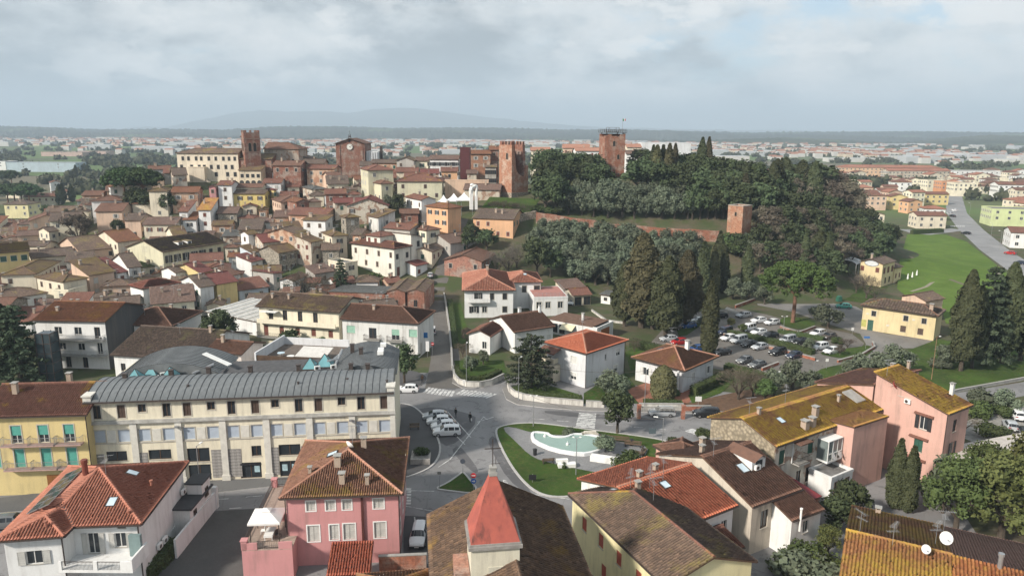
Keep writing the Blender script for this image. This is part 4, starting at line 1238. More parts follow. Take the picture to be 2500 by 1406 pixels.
	for x,y,z,s in((3.6,7.6,h+.35,1.0),(5.2,9.4,h+.35,.9),(8.2,8.0,h+.35,1.05),(27.2,11.0,h+.12,1.1),(29.2,12.0,h+.12,1.25)):
		mb=MB();ap=(x,y,z+1.35*s+.2)
		cs_=[(x-s,y-s,z+.2),(x+s,y-s,z+.2),(x+s,y+s,z+.2),(x-s,y+s,z+.2)]
		mb.box(x-s-.12,x+s+.12,y-s-.12,y+s+.12,z-.1,z+.2)
		for q in cs_:mb.bar(q,ap,.07,.07)
		so=mb.build('roof_light',[METAL_D],roof)
		for i in range(4):
			pm=MB();pm.face([cs_[i],cs_[(i+1)%4],ap]);pm.build('pane',[GP],so)
	for x,y,z in((6.4,7.3,h+.35),(7.0,8.6,h+.35),(10.5,9.6,h+.4),(28.3,10.0,h+.2),(30.6,10.4,h+.2)):air_con(roof,(x,y,z),.4)
	mb=MB();mb.tube((11.0,8.5,h+.6),(13.5,10.5,h+1.3),.22,.22,8);mb.tube((30.8,11.5,h+.4),(31.6,14,h+2.0),.2,.2,8);mb.tube((29.8,10.2,h+1.4),(31.2,11.2,h+1.4),.15,.15,8);mb.build('duct',[METAL_G],roof)
	for x,y in((3.2,5.2),(8.9,6.3),(13.8,6.9),(19.5,7.0),(26.2,7.0),(33.6,6.8),(36.0,6.4),(34.5,13.0),(33.0,15.0)):
		z=h+1.2 if y<9 else h+1.7
		mb=MB();mb.box(x-.28,x+.28,y-.28,y+.28,z-.6,z+.75);mb.box(x-.36,x+.36,y-.36,y+.36,z+.75,z+.86);mb.build('chimney',[METAL_D],roof)
	for x,y in((12.5,1.8),(27.0,1.6),(33.5,2.4),(39.0,1.2)):
		mb=MB();mb.lathe((x,y,h+.75),[(.12,-.2),(.12,.4),(.2,.45),(.2,.55)],8);mb.build('vent',[METAL_D],roof)
	for x,y in((37.4,14.6),(37.4,13.2),(37.6,17.4)):
		mb=MB();mb.box(x-.45,x+.45,y-.5,y+.5,h+1.35,h+1.85);mb.build('skylight',[WHITE],roof)
	mb=MB();mb.hexa([(11.5,12,h+2.4),(15.5,10.4,h+1.0),(15.9,11.2,h+1.0),(11.9,12.8,h+2.4),(11.5,12,h+2.5),(15.5,10.4,h+1.1),(15.9,11.2,h+1.1),(11.9,12.8,h+2.5)]);mb.build('metal_flap',[WHITE],roof)
cream_building()
# --- pink house with its terrace
PH=house('pink_house','pink house with mossy brown hip roof and grey shutters beside the church',(682,1217),(983,1206),(744,1076),8.4,'hip',.37,W_PINK,tiles((.23,.11,.075),(.34,.18,.12),(.28,.19,.05),.34,.4,name='mossy_red_tiles'),near=True,ov=.55,tw=.25,wins=[('F',(.24,.40,.535),6.55,.95,1.15,'shut','y','w'),('F',(.795,),6.55,1.1,1.15,'shut','y','w'),('F',(.25,),2.9,1.25,1.9,'shut','y','w'),('F',(.42,),3.0,.95,1.8,'shut','y','w'),('F',(.545,),2.95,1.25,1.9,'shut','y','w'),('F',(.80,),3.0,1.25,1.9,'shut','y','w'),('R',3,5.6,1.1,1.5,'shut','y','w'),('R',3,2.3,1.1,1.5,'shut','y','w')],chim=((.43,.28,.7,1.1),(.49,.12,.6,1.0),(.62,.55,.6,1.1),(.2,.25,.35,.6),(.7,.10,.4,.9)),pipes=((0,0),(1,0)),capmat=T_PALE)
antenna(PH,.52,.55,2.4)
_b=MB();_b.box(PH.a*.66-.12,PH.a*.66+.12,PH.ov-.22,PH.ov-.02,0,8.2);_b.build('drain_pipes',[plain((.10,.035,.03),.5,name='dark_red_metal')],PH.root)
dish(PH.root,(PH.a*.5,PH.b*.45,11.2),2.4,.55)
skylight(PH,.36,.45,.8,1.1)
def pink_terrace():
	p=PZ(590,1345,3.6);root=thing('terrace_block','low pink block with a tiled roof terrace left of the pink house','building',(p.x,p.y,0),PH.th)
	mb=MB();w,d=5.2,14.5
	mb.box(0,w,0,d,-.5,3.6);mb.build('wall',[W_PINK],root)
	mb=MB();mb.box(.02,w,.02,d-.02,3.6,3.68);mb.build('terrace_floor',[paving_m((.46,.36,.30),'terracotta_tiles',2.2)],root)
	mb=MB()
	for y in(0,5.6,d-.6):
		mb.box(-.05,.55,y,y+.6,3.68,4.7);mb.box(-.12,.62,y-.07,y+.67,4.7,4.8)
	mb.box(0,1.6,0,.2,3.68,4.45);mb.box(3.8,w,0,.2,3.68,4.45);mb.box(0.0,w,5.7,5.95,3.68,4.6)
	mb.build('parapet',[W_PINK],root)
	rb=MB()
	for q,r_ in(((.1,.6,0),(.1,5.6,0)),((.1,6.2,0),(.1,13.9,0)),((1.6,.1,0),(3.8,.1,0)),((.1,d-.1,0),(w,d-.1,0))):
		q,r_=Vector(q),Vector(r_)
		for z in(3.85,4.6):rb.bar(q+Vector((0,0,z)),r_+Vector((0,0,z)),.05,.05)
		n=max(2,int((r_-q).length/.18))
		for i in range(n+1):t=q.lerp(r_,i/n);rb.bar(t+Vector((0,0,3.7)),t+Vector((0,0,4.6)),.022,.022)
	rb.build('railing',[METAL_D],root)
	g=thing('gazebo','white square canopy gazebo standing on the pink house terrace','gazebo',root.matrix_basis@Vector((2.1,2.9,3.68)),PH.th)
	for x in(-1.5,1.5):
		for y in(-1.5,1.5):
			mb=MB();mb.tube((x,y,0),(x,y,2.3),.05,.05,6);mb.build('pole',[METAL_D],g)
	mb=MB();c=[(-1.7,-1.7,2.3),(1.7,-1.7,2.3),(1.7,1.7,2.3),(-1.7,1.7,2.3)];i_=[(-.4,-.4,2.95),(.4,-.4,2.95),(.4,.4,2.95),(-.4,.4,2.95)]
	for k in range(4):mb.face([c[k],c[(k+1)%4],i_[(k+1)%4],i_[k]]);mb.face([(c[k][0],c[k][1],2.1),(c[(k+1)%4][0],c[(k+1)%4][1],2.1),c[(k+1)%4],c[k]])
	for k in range(4):mb.face([tuple(v*1.2 if j<2 else v+.06 for j,v in enumerate(i_[k])),tuple(v*1.2 if j<2 else v+.06 for j,v in enumerate(i_[(k+1)%4])),(0,0,3.25)])
	mb.build('canopy',[plain((.74,.73,.71),.7,name='white_canvas',var=.05)],g)
	t=thing('garden_table','white plastic table with a cloth under the gazebo','table',root.matrix_basis@Vector((2.4,2.4,3.68)),PH.th)
	mb=MB();mb.box(-.45,.45,-.9,.9,.68,.74);mb.box(-.47,.47,-.92,.92,.5,.741);mb.build('table_top',[WHITE],t)
	for x in(-.38,.38):
		for y in(-.8,.8):
			mb=MB();mb.box(x-.03,x+.03,y-.03,y+.03,0,.5);mb.build('leg',[WHITE],t)
	for k,(x,y,rz)in enumerate(((3.3,2.2,1.2),(1.5,3.2,-1.5))):
		chr_=thing('garden_chair',('dark' if k==0 else 'pale')+' plastic chair '+('right' if k==0 else 'left')+' of the terrace table','chair',root.matrix_basis@Vector((x,y,3.68)),rz)
		cm=[METAL_D,WHITE][k]
		mb=MB();mb.box(-.25,.25,-.25,.25,.4,.46);mb.build('seat',[cm],chr_)
		mb=MB();mb.box(-.25,.25,.2,.26,.46,.95);mb.build('backrest',[cm],chr_)
		for x2 in(-.22,.22):
			for y2 in(-.22,.22):
				mb=MB();mb.box(x2-.02,x2+.02,y2-.02,y2+.02,0,.4);mb.build('leg',[cm],chr_)
pink_terrace()
house('lean_to','small red-tiled lean-to roof against the pink house',None,None,None,2.9,'sf',.30,W_SALM,tiles((.34,.085,.05),(.42,.13,.08),soot=.3,name='shed_red_tiles'),near=True,wins=[],at=(Vector((-18.6,66.4,0)),PH.th,4.4,4.2),ov=.25,cat='shed')
_bw=thing('brick_garden_wall','red rendered low wall running right of the lean-to','wall',(-14.0,70.4,0),PH.th)
_b=MB();_b.box(0,5.0,0,.3,-.2,2.6);_b.build('wall',[brick((.40,.16,.10),'red_brick')],_bw)
_b=MB();_b.box(-.05,5.05,-.05,.35,2.6,2.7);_b.build('coping',[CONC],_bw)
# --- church with the red spire
def church():
	A=(Vector((-4.6,40.5,0)),R(8),13.9,27.6)
	H=house('church','church with long old tiled roof and red-painted spire, bottom centre',None,None,None,9.0,'gv',.48,W_CREAM2,tiles((.13,.08,.055),(.27,.17,.11),(.26,.16,.05),.25,.65,name='church_tiles'),near=True,at=A,wins=[],cat='church',ov=.45,tw=.36,tr=.44)
	r=H.root
	tx,ty,w,ze=3.25,13.1,4.0,14.0
	mb=MB();mb.box(tx,tx+w,ty,ty+w,2,ze-.35)
	mb.build('bell_tower',[stucco((.66,.62,.50),.45,'tower_render')],r)
	mb=MB();mb.box(tx-.22,tx+w+.22,ty-.22,ty+w+.22,ze-.35,ze-.05);mb.box(tx-.1,tx+w+.1,ty-.1,ty+w+.1,ze-.05,ze+.12)
	mb.build('tower_cornice',[plain((.33,.31,.29),.9,name='grey_stone',var=.2)],r)
	mb=MB();mb.box(tx+1.4,tx+2.7,ty-.06,ty+.02,9.2,12.0);mb.build('blind_opening',[stucco((.60,.57,.47),.3,'blind_render')],r)
	sm=NT('red_spire_paint');b_=sm.mix(sm.ramp(sm.noise(.9,5,.65),[(.35,0),(.7,1)]),(.42,.115,.085),(.30,.085,.07))
	b_=sm.mix(sm.math('MULTIPLY',sm.ramp(sm.noise(1.1,5,.65,sc3=(1,1,.35)),[(.56,0),(.72,1)]),.75),b_,(.08,.045,.04));SP=sm.done(b_,.8)
	mb=MB();c=[(tx-.02,ty-.02),(tx+w+.02,ty-.02),(tx+w+.02,ty+w+.02),(tx-.02,ty+w+.02)];k=.13
	top=[(tx+w/2+sx*.28,ty+w/2+sy*.28)for sx,sy in((-1,-1),(1,-1),(1,1),(-1,1))]
	for i in range(4):
		j=(i+1)%4
		mb.face([(*c[i],ze+.12),(*c[j],ze+.12),(*top[j],ze+5.2),(*top[i],ze+5.2)])
	mb.face([(*t,ze+5.2)for t in top]);sp=mb.build('spire',[SP],r)
	mb=MB();X,Y=tx+w/2,ty+w/2
	mb.box(X-.34,X+.34,Y-.34,Y+.34,ze+5.2,ze+5.5);mb.box(X-.24,X+.24,Y-.24,Y+.24,ze+5.5,ze+5.8);mb.box(X-.3,X+.3,Y-.3,Y+.3,ze+5.8,ze+5.95);mb.build('finial',[CONC],sp)
	mb=MB();mb.bar((X,Y,ze+5.95),(X,Y,ze+8.3),.07,.07);mb.bar((X-.62,Y,ze+7.5),(X+.62,Y,ze+7.5),.07,.07)
	for q in((-.62,7.5),(.62,7.5),(0,8.3)):mb.lathe((X+q[0],Y,ze+q[1]-.05),[(.02,0),(.08,.05),(.02,.1)],6)
	mb.build('cross',[METAL_D],sp)
	mb=MB();xx=H.a/2;yy=H.b-.2;zz=H.zr(xx,yy)
	mb.bar((xx,yy,zz-.1),(xx,yy,zz+2.6),.06,.06);mb.bar((xx-.45,yy,zz+1.9),(xx+.45,yy,zz+1.9),.05,.05);mb.build('gable_cross',[METAL_D],r)
	mb=MB();mb.box(tx-1.3,tx-.05,ty+.6,ty+3.6,9.4,11.2);mb.build('stair_hut',[brick((.42,.22,.16),'pink_brick')],r)
	rl=MB()
	for z in(.5,1.0):rl.bar((tx-1.4,ty-.5,10.4+z),(tx+w+1,ty-.5,10.4+z),.04,.04)
	for i in range(8):rl.bar((tx-1.4+i*.91,ty-.5,9.6),(tx-1.4+i*.91,ty-.5,11.4),.04,.04)
	rl.build('roof_railing',[METAL_D],r)
church()
house('sacristy','low building with mixed orange tiles left of the church',None,None,None,5.2,'hip',.36,W_SALM,tiles((.27,.12,.06),(.42,.22,.12),(.34,.22,.07),.3,.45,name='mixed_old_tiles'),near=True,at=(Vector((-13.0,50.8,0)),R(8),7.2,12.6),wins=[],ov=.35,tw=.30,tr=.40,chim=())
# --- lemon house with red shutters
YH=house('lemon_house','lemon-yellow house with red shutters and old brown roof, right of the church',None,None,None,7.0,'hv1',.33,W_LEM,T_OLD,at=(Vector((13.98,58.86,0)),R(23.5),10.4,18.8),near=True,ov=.35,wins=[('L',(.83,.64,.45,.26),4.1,1.0,1.55,'shut','r','n'),('L',(.60,.38,.16),1.0,1.0,1.5,'shut','r','n')],chim=((.62,.78,.5,.7),),tw=.31,tr=.42,capmat=T_RBR)
antenna(YH,.62,.62,2.8);antenna(YH,.55,.80,2.2,1);skylight(YH,.40,.84,.7,.9)
_b=MB();_b.face([(0,-.9,1.2),(0,.9,1.2),(-1.3,.9,.6),(-1.3,-.9,.6)]);_b.face([(-1.3,-.9,.6),(-1.3,.9,.6),(0,.9,1.2),(0,-.9,1.2)]);_b.build('awning',[plain((.55,.40,.22),.8,name='tan_canvas')],YH.root,(YH.ov,YH.b*.17,3.4))
# --- bright red roof behind it
RR=house('red_roof_house','house with large clean bright red tile roof and white walls',None,None,None,6.4,'gu',.285,W_WHITE,T_BRIGHT,at=(Vector((15.75,68.7,0)),R(32.7),11.4,14.6),near=True,ov=.4,wins=[('F',(.62,.85),3.6,.9,1.3,'plain','b','n')],chim=((.35,.56,.5,.6),(.62,.60,.5,.6)),tw=.38,tr=.40,capmat=T_PALE)
antenna(RR,.5,.42,3.2);antenna(RR,.3,.40,2.6,1);skylight(RR,.48,.38,.9,1.0)
air_con(RR.root,(RR.a*.45,RR.ov,3.3))
house('red_annex','small red-tiled annex in front of the bright red roof',None,None,None,3.8,'gu',.33,W_WHITE,T_RBR,at=(Vector((20.6,68.0,0)),R(32.7),5.2,6.2),near=True,wins=[],ov=.3,cat='annex')
# --- brown roofed house with dormer and its lower wing
BR=house('brown_roof_house','cream house with brown tile roof, dormer and roof window, in front of the lichen roof',None,None,None,6.2,'gu',.36,stucco((.56,.50,.42),.55,'stained_cream'),T_BRN,at=(Vector((26.9,74.8,0)),R(31),8.4,16.0),near=True,ov=.35,wins=[('L',(.30,),3.4,1.6,1.3,'plain','b','n'),('F',(.3,.7),2.8,1.2,2.2,'dark','b','n')],chim=((.2,.60,.5,.8),),tw=.36,tr=.42)
skylight(BR,.42,.30,1.0,1.3)
antenna(BR,.15,.46,2.6)
_d=house('wing','white wing with brown gabled roof beside the brown roofed house',None,None,None,4.9,'gu',.34,W_WHITE,T_BRN,at=(Vector((31.2,74.2,0)),R(29),5.4,9.6),near=True,ov=.3,wins=[('F',(.5,),2.6,.9,1.5,'plain','b','n')],cat='annex',tw=.30)
_b=MB();_b.lathe((1.2,-.1,3.4),[(.12,0),(.12,2.6),(.17,2.65),(.17,2.8)],8);_b.build('flue',[WHITE],_d.root)
_b=MB();_b.box(.9,3.2,4.1,7.2,7.6,9.05,0);_b.face([(.7,3.6,9.0),(2.1,3.6,9.7),(2.1,8.2,9.7),(.7,8.2,9.0)],1);_b.face([(2.1,3.6,9.7),(3.5,3.6,9.0),(3.5,8.2,9.0),(2.1,8.2,9.7)],1);_b.face([(.9,4.08,8.9),(3.2,4.08,8.9),(2.1,4.08,9.6)],0);_b.box(1.5,2.6,4.02,4.09,7.9,8.9,2)
_b.build('dormer',[W_WHITE,T_BRN,GLASS],BR.root,(3.4,0,0))
air_con(BR.root,(5.0,4.0,7.9))
house('maroon_roof_annex','brick annex with maroon corrugated metal roof',None,None,None,4.4,'sf',.12,brick((.34,.14,.09),'orange_brick'),plain((.20,.03,.035),.5,name='maroon_sheet'),at=(Vector((34.4,79.2,0)),R(31),3.4,6.0),wins=[],ov=.15,cat='annex')
house('low_tile_roof','small brown hipped roof beside the stone gable end',None,None,None,6.3,'hip',.35,W_SALM,T_BRN,at=(Vector((21.6,86.0,0)),R(30),5.2,5.6),near=True,wins=[],ov=.3,chim=((.85,.2,.6,1.4),),cat='annex')
# --- the long house with the yellow lichen roof
LBp=Vector((33.2,85.7,0));LBth=math.atan2(15.2,23.3)
LB=house('lichen_roof_house','long shabby terrace house under a roof covered in yellow lichen',None,None,None,8.5,'gu',.33,patched((.50,.46,.39),(.58,.55,.50),amt=.35),T_LICH,at=(LBp,LBth,25.5,11.4),near=True,ov=.4,tw=.44,tr=.46,capmat=T_LICHO,wins=[('F',(.07,.30,.40),5.6,1.1,1.9,'shut','g','n'),('F',(.10,.22,.30,.42),1.6,1.0,2.1,'dark','g','n')],chim=((.28,.10,.8,1.0),(.34,.10,.7,1.1),(.44,.22,.7,1.2),(.70,.30,.35,.9),(.12,.47,.4,.8)),ant=((.06,.5),(.35,.5,2.8,1)))
_b=MB()
for k in range(2):pass
_b.box(.37,.40,.5,10.9,0,8.0);
gb_=MB();zz_=lambda y:8.35+.33*min(y,11.4-y)
gb_.face([(.33,.45,0),(.33,.45,zz_(.45)),(.33,5.7,zz_(5.7)),(.33,10.95,zz_(10.95)),(.33,10.95,0)][::-1]);gb_.build('stone_gable',[stone((.40,.34,.25),'gable_rubble')],LB.root)
balcony(LB.root,'F',LB.a,LB.b,LB.ov,LB.a*.20,5.2,2.2,1.1,solid=None)
_b=MB();_b.box(LB.a*.20-1.3,LB.a*.20-1.15,LB.ov-.1,LB.ov+.02,5.2,8.0);_b.box(LB.a*.20-1.3,LB.a*.20+1.2,LB.ov-1.3,LB.ov,8.0,8.15,1);_b.build('balcony_roof',[W_WHITE,T_BRN],LB.root)
_b=MB();_b.box(0,3.0,-1.6,0,4.6,7.4);_b.build('glazed_veranda',[glass((.10,.12,.12),'veranda_glass',.1)],LB.root,(LB.a*.36,LB.ov,0))
_b=MB()
for x in(0,1,2,3):_b.box(x-.05,x+.05,-1.66,-1.58,4.6,7.45)
_b.box(-.06,3.06,-1.68,0,7.4,7.5);_b.box(-.06,3.06,-1.68,0,4.4,4.65);_b.box(-.06,3.06,-1.67,-1.58,5.6,5.7);_b.build('veranda_frame',[WHITE],LB.root,(LB.a*.36,LB.ov,0))
for k in(0,1):dish(LB.root,(LB.a*.36+.7+1.4*k,LB.ov-1.8,5.3),.3,.5)
_b=MB();_b.hexa([(LB.a*.80,2.2,9.3),(LB.a*.80+2.2,2.2,9.3),(LB.a*.80+2.2,4.6,10.2),(LB.a*.80,4.6,10.2),(LB.a*.80,2.2,9.5),(LB.a*.80+2.2,2.2,9.5),(LB.a*.80+2.2,4.6,10.4),(LB.a*.80,4.6,10.4)]);_b.build('roof_hatch',[CONC],LB.root)
skylight(LB,.20,.30,.8,1.0)
house('white_lean_to','small white outbuilding with balcony below the lichen roof',None,None,None,3.6,'flat',.1,W_WHITE,None,at=(Vector((41.2,87.2,0)),LBth,4.8,3.4),wins=[('F',2,.9,.9,1.9,'dark','b','n')],ov=.05,cat='annex')
PE=house('pink_annex','tall windowless salmon pink annex in front of the lichen roof',None,None,None,8.8,'sb',.10,W_SALM,T_LICHO,at=(Vector((44.9,90.2,0)),R(31),7.6,5.0),near=True,ov=.12,wins=[('R',(.5,),5.6,.8,1.5,'plain','b','n'),('R',(.5,),1.6,.8,1.6,'plain','b','n')],cat='annex')
PT=house('pink_tower_house','tall salmon pink house with lichen roof and black shutters at the right',None,None,None,10.9,'sf',.26,W_SALM,T_LICH,at=(Vector((57.4,90.8,0)),R(33),6.4,10.8),near=True,ov=.35,tw=.40,tr=.46,wins=[('L',(.30,),7.6,1.1,1.8,'open','k','n'),('L',(.33,),4.3,1.2,1.7,'shut','g','n'),('L',(.33,),1.2,1.7,1.7,'shut','k','n'),('L',(.62,),11.3,.7,.7,'dark','b','n'),('F',(.42,),7.8,.9,1.7,'shut','k','n'),('F',(.42,),4.4,.9,1.9,'open','k','n'),('F',(.4,),1.2,.9,1.6,'shut','k','n')],pipes=((0,0),))
_ac=air_con(PT.root,(PT.ov,PT.b*.52,10.6),R(-90));dish(PT.root,(PT.ov-.2,PT.b*.72,12.6),.2,.55,plain((.50,.08,.07),.5,name='red_dish'));antenna(PT,.1,.85,2.6);chimney(PT,.9,.25,.45,1.5,W_WHITE)
for z,s_ in((9.6,.30),(6.2,.33),(3.1,.33)):
	_b=MB();_b.hexa([(-.35,-1.3,0),(0,-1.3,.18),(0,1.3,.18),(-.35,1.3,0),(-.35,-1.3,.08),(0,-1.3,.26),(0,1.3,.26),(-.35,1.3,.08)]);_b.build('window_hood',[T_RBR],PT.root,(PT.ov,PT.b*s_,z))
RB2=house('red_back_roof','red-brown roofed house behind the tall pink house',None,None,None,9.4,'sb',.26,W_SALM,T_RBR,at=(Vector((51.8,99.6,0)),R(33),12.5,9.5),near=True,wins=[('R',2,6,.9,1.4,'shut','k','n')],ov=.3,chim=((.75,.3,.5,1.3),(.97,.2,.4,1.2)),tw=.36,tr=.44)
def terrace_right():
	root=thing('concrete_terrace','stained pink retaining terrace with metal railing right of the pink house','terrace',(59.5,86.5,0),R(20))
	mb=MB();mb.box(0,22,0,8,-.5,4.2);mb.build('wall',[patched((.40,.30,.26),(.30,.24,.22),amt=.3)],root)
	mb=MB();mb.box(-.1,22.1,-.1,8,4.2,4.35);mb.build('slab',[plain((.52,.48,.44),.9,name='pale_paving',var=.15)],root)
	rb=MB()
	for z in(4.5,5.3):rb.bar((0,.1,z),(22,.1,z),.05,.05)
	for i in range(74):rb.bar((i*.3,.1,4.35),(i*.3,.1,5.3),.025,.025)
	rb.build('railing',[METAL_D],root)
	for x in(3,8):
		ms=win_meshes('dark',1.4,1.3,'b','n',False);link('window',ms[0][1],root,(x,0,1.8))
terrace_right()
# --- orange lichen roof in the bottom right corner
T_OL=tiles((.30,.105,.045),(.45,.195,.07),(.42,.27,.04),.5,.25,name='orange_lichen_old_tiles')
OLu,OLv,OLA=Vector((.883,-.469,0)),Vector((.469,.883,0)),Vector((27.0,54.4,0))
OL=house('orange_lichen_house','house with orange and yellow lichen gable roof and dishes, bottom right corner',None,None,None,7.0,'gu',.245,W_SALM,tiles((.27,.115,.05),(.40,.19,.075),(.36,.24,.045),.62,.3,name='mossy_orange_tiles'),at=(OLA,R(-28),8.8,22),near=True,ov=.35,wins=[],chim=((.3,.96,.5,.5),),tw=.30,tr=.40,capmat=T_LICH)
OL2=house('orange_roof_wing','right-hand wing with orange lichen roof and large roof window, bottom right',None,None,None,7.0,'sf',.245,W_SALM,T_OL,at=(OLA+OLu*8.8,R(-28),20,11),near=True,ov=.3,wins=[],tw=.30,tr=.40,cat='house')
house('pink_tile_roof','plain pinkish tile roof at the right edge behind the orange lichen roof',None,None,None,6.9,'sb',.245,W_SALM,tiles((.34,.19,.15),(.41,.24,.19),soot=.25,name='pinkish_tiles'),at=(OLA+OLu*8.8+OLv*11,R(-28),20,11),near=True,ov=.3,wins=[],cat='house',tw=.26,tr=.36)
for x,y,r_ in((8.3,13.4,.62),(6.6,9.8,.42)):dish(OL.root,(x,y,OL.zr(x,y)+.9),.4,r_)
for x,y,k in((8.2,14.5,0),(7.6,13.5,1),(1.2,11.3,2),(4.0,10.4,1)):link('antenna',antenna_mesh(3.4 if k==0 else 2.2,k),OL.root,(x,y,OL.zr(x,y)),k)
_b=MB();_b.box(-1.0,1.0,-1.1,1.1,-.25,.2);_b.box(-.85,.85,-.95,.95,.2,.22,1);_o=_b.build('roof_window',[plain((.55,.55,.54),.7,name='pale_frame'),glass((.10,.14,.18),'dark_glass',.08)],OL2 .root,(5.2,8.0,9.1));_o.rotation_euler=(math.atan(.245),0,0)
_b=MB();_b.lathe((3.6,10.7,9.2),[(.2,0),(.2,1.6),(.26,1.65),(.26,1.9)],10);_b.build('flue',[METAL_G],OL2 .root)
# ------------------------------------------------------------------ villas and the old town
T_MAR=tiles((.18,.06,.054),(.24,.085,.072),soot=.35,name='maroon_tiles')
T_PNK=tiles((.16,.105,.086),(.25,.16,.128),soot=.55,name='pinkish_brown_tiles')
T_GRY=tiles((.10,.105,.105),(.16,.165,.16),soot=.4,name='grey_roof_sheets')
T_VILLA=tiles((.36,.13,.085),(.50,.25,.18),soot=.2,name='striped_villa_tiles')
W_STONE=stone((.38,.34,.28),'town_stone')
W_PATCH=patched((.55,.50,.42),(.48,.42,.34),amt=.4,name='worn_cream_plaster')
W_PATCHO=patched((.56,.38,.27),(.50,.42,.33),(.42,.20,.12),.7,'worn_orange_plaster')
W_PEACH=stucco((.64,.47,.36),.35,'peach_render')
W_BLUE=stucco((.56,.62,.68),.3,'pale_blue_render')
W_GREY=stucco((.42,.40,.37),.5,'grey_render')
W_ORNG=stucco((.70,.42,.25),.25,'orange_render')
W_GCREAM=stucco((.60,.57,.42),.35,'greenish_cream_render')
W_BRK=brick((.30,.14,.10),'town_brick')
W_DIRTY=stucco((.62,.61,.58),.9,'black_streaked_white',(.05,.05,.05))
WALL=dict(w=W_WHITE,b=W_BLUE,c=W_CREAM2,C=W_CREAM,y=W_YEL,l=W_LEM,p=W_PEACH,s=W_STONE,h=W_PATCH,o=W_PATCHO,g=W_GREY,k=W_BRK,n=W_PINK,O=W_ORNG,G=W_GCREAM,d=W_DIRTY)
ROOF=dict(d=T_DRK,o=T_OLD,m=T_MOSS,r=T_RBR,M=T_MAR,b=T_BRN,a=T_ORB,p=T_PNK,g=T_GRY,l=T_LICHO)
FOOT=[]
def foot(H):
	c=Vector((H.p.x,H.p.y))+Vector((math.cos(H.th),math.sin(H.th)))*H.a/2+Vector((-math.sin(H.th),math.cos(H.th)))*H.b/2
	FOOT.append((c.x,c.y,H.th,H.a/2,H.b/2));return H
def TH(label,A,B,C,h,roof,pitch,wall,rm,yaw=None,wins=None,near=False,name='town_house',chim='auto',**k):
	if chim=='auto':
		chim=tuple((rnd.uniform(.15,.85),rnd.uniform(.3,.7),rnd.uniform(.45,.7),rnd.uniform(.7,1.2))for _ in range(rnd.choice((0,1,1,2))))if roof!='flat' else()
	ant=((rnd.uniform(.2,.8),rnd.uniform(.35,.65),rnd.uniform(1.8,2.8),rnd.choice((0,1,2))),)if rnd.random()<.45 and roof!='flat' and 'ant' not in k else k.pop('ant',())
	H=house(name,label,A,B,C,h,roof,pitch,WALL.get(wall,wall)if isinstance(wall,str)else wall,ROOF.get(rm,rm)if isinstance(rm,str)else rm,yaw=yaw,wins=wins,near=near,chim=chim,ant=ant,**k)
	return foot(H)
# --- villas behind the square
V1=TH('white two-storey villa with bright red hip roof beside the dark cedar',(1432,864),(1535,830),(1344,830),6.9,'hip',.34,W_WHITE2,T_BRIGHT,near=True,name='villa',tw=.30,capmat=T_PALE,ov=.55,wins=[('L',(.32,),4.1,1.5,1.5,'roll','w','w'),('L',(.32,),1.0,1.4,1.4,'half','w','w'),('F',(.80,),4.2,1.3,1.4,'half','w','w'),('F',(.50,),4.2,.5,1.1,'plain','w','n'),('F',(.75,),1.1,1.3,1.3,'half','w','w')],pipes=((0,0),(1,0)),chim=(),ant=((.45,.55,3.0,0),))
balcony(V1 .root,'L',V1 .a,V1 .b,V1 .ov,V1 .b*.82,3.4,3.0,1.4,solid=W_CREAM2);air_con(V1 .root,(V1 .a*.35,V1 .ov,.9))
_b=MB();_b.hexa([(-1.9,V1 .b*.60,5.6),(.3,V1 .b*.60,6.2),(.3,V1 .b*.98,6.2),(-1.9,V1 .b*.98,5.6),(-1.9,V1 .b*.60,5.8),(.3,V1 .b*.60,6.4),(.3,V1 .b*.98,6.4),(-1.9,V1 .b*.98,5.8)]);_b.build('porch_roof',[T_RBR],V1 .root)
_b=MB();_b.box(-1.6,.5,V1 .b*.62,V1 .b*.95,-.2,3.2);_b.build('porch',[W_CREAM2],V1 .root)
V2=TH('white bungalow with low brown hip roof and white chimney',(1672,906),(1755,870),(1539,873),4.5,'hip',.36,W_WHITE2,tiles((.22,.095,.055),(.30,.15,.09),(.24,.15,.05),.25,.45,name='bungalow_tiles'),near=True,name='bungalow',tw=.28,capmat=T_PALE,ov=.7,wins=[('L',(.74,),1.5,1.2,1.5,'open','w','w'),('L',(.22,),.9,1.2,2.0,'open','w','w'),('F',(.35,),1.3,1.1,1.7,'shut','w','w'),('F',(.80,),1.5,1.1,1.5,'open','w','w')],chim=((.62,.36,.7,1.6,W_WHITE),),ant=((.45,.55,4.0,0),))
skylight(V2,.40,.72,1.0,1.2)
_b=MB();_b.box(V2 .ov-1.6,V2 .ov-.02,1.2,V2 .b*.45,-.1,.45);_b.build('porch',[plain((.32,.13,.09),.85,name='terracotta_step')],V2 .root)
_b=MB();_b.box(V2 .ov-1.3,V2 .ov-1.0,.9,1.2,.0,4.4);_b.build('porch_column',[W_WHITE],V2 .root)
V3=TH('white villa with striped terracotta hip roof and black shutters by the narrow street',(1128,710),(1259,709),(1113,667),7.2,'hip',.36,W_WHITE,T_VILLA,near=True,name='villa',tw=.42,tr=.5,ov=.6,capmat=T_PALE,wins=[('F',(.30,),4.6,1.0,1.9,'open','k','s'),('F',(.56,),4.7,1.0,1.6,'shut','k','s'),('F',(.80,),4.7,1.1,1.6,'shut','k','s'),('F',(.22,),1.3,1.2,1.7,'open','k','s'),('F',(.42,),1.3,1.2,1.6,'plain','k','s'),('F',(.80,),1.3,1.2,1.6,'shut','k','s')],ant=(),chim=((.5,.62,.7,1.2),))
balcony(V3 .root,'F',V3 .a,V3 .b,V3 .ov,V3 .a*.32,4.2,5.5,1.1,solid=W_WHITE)
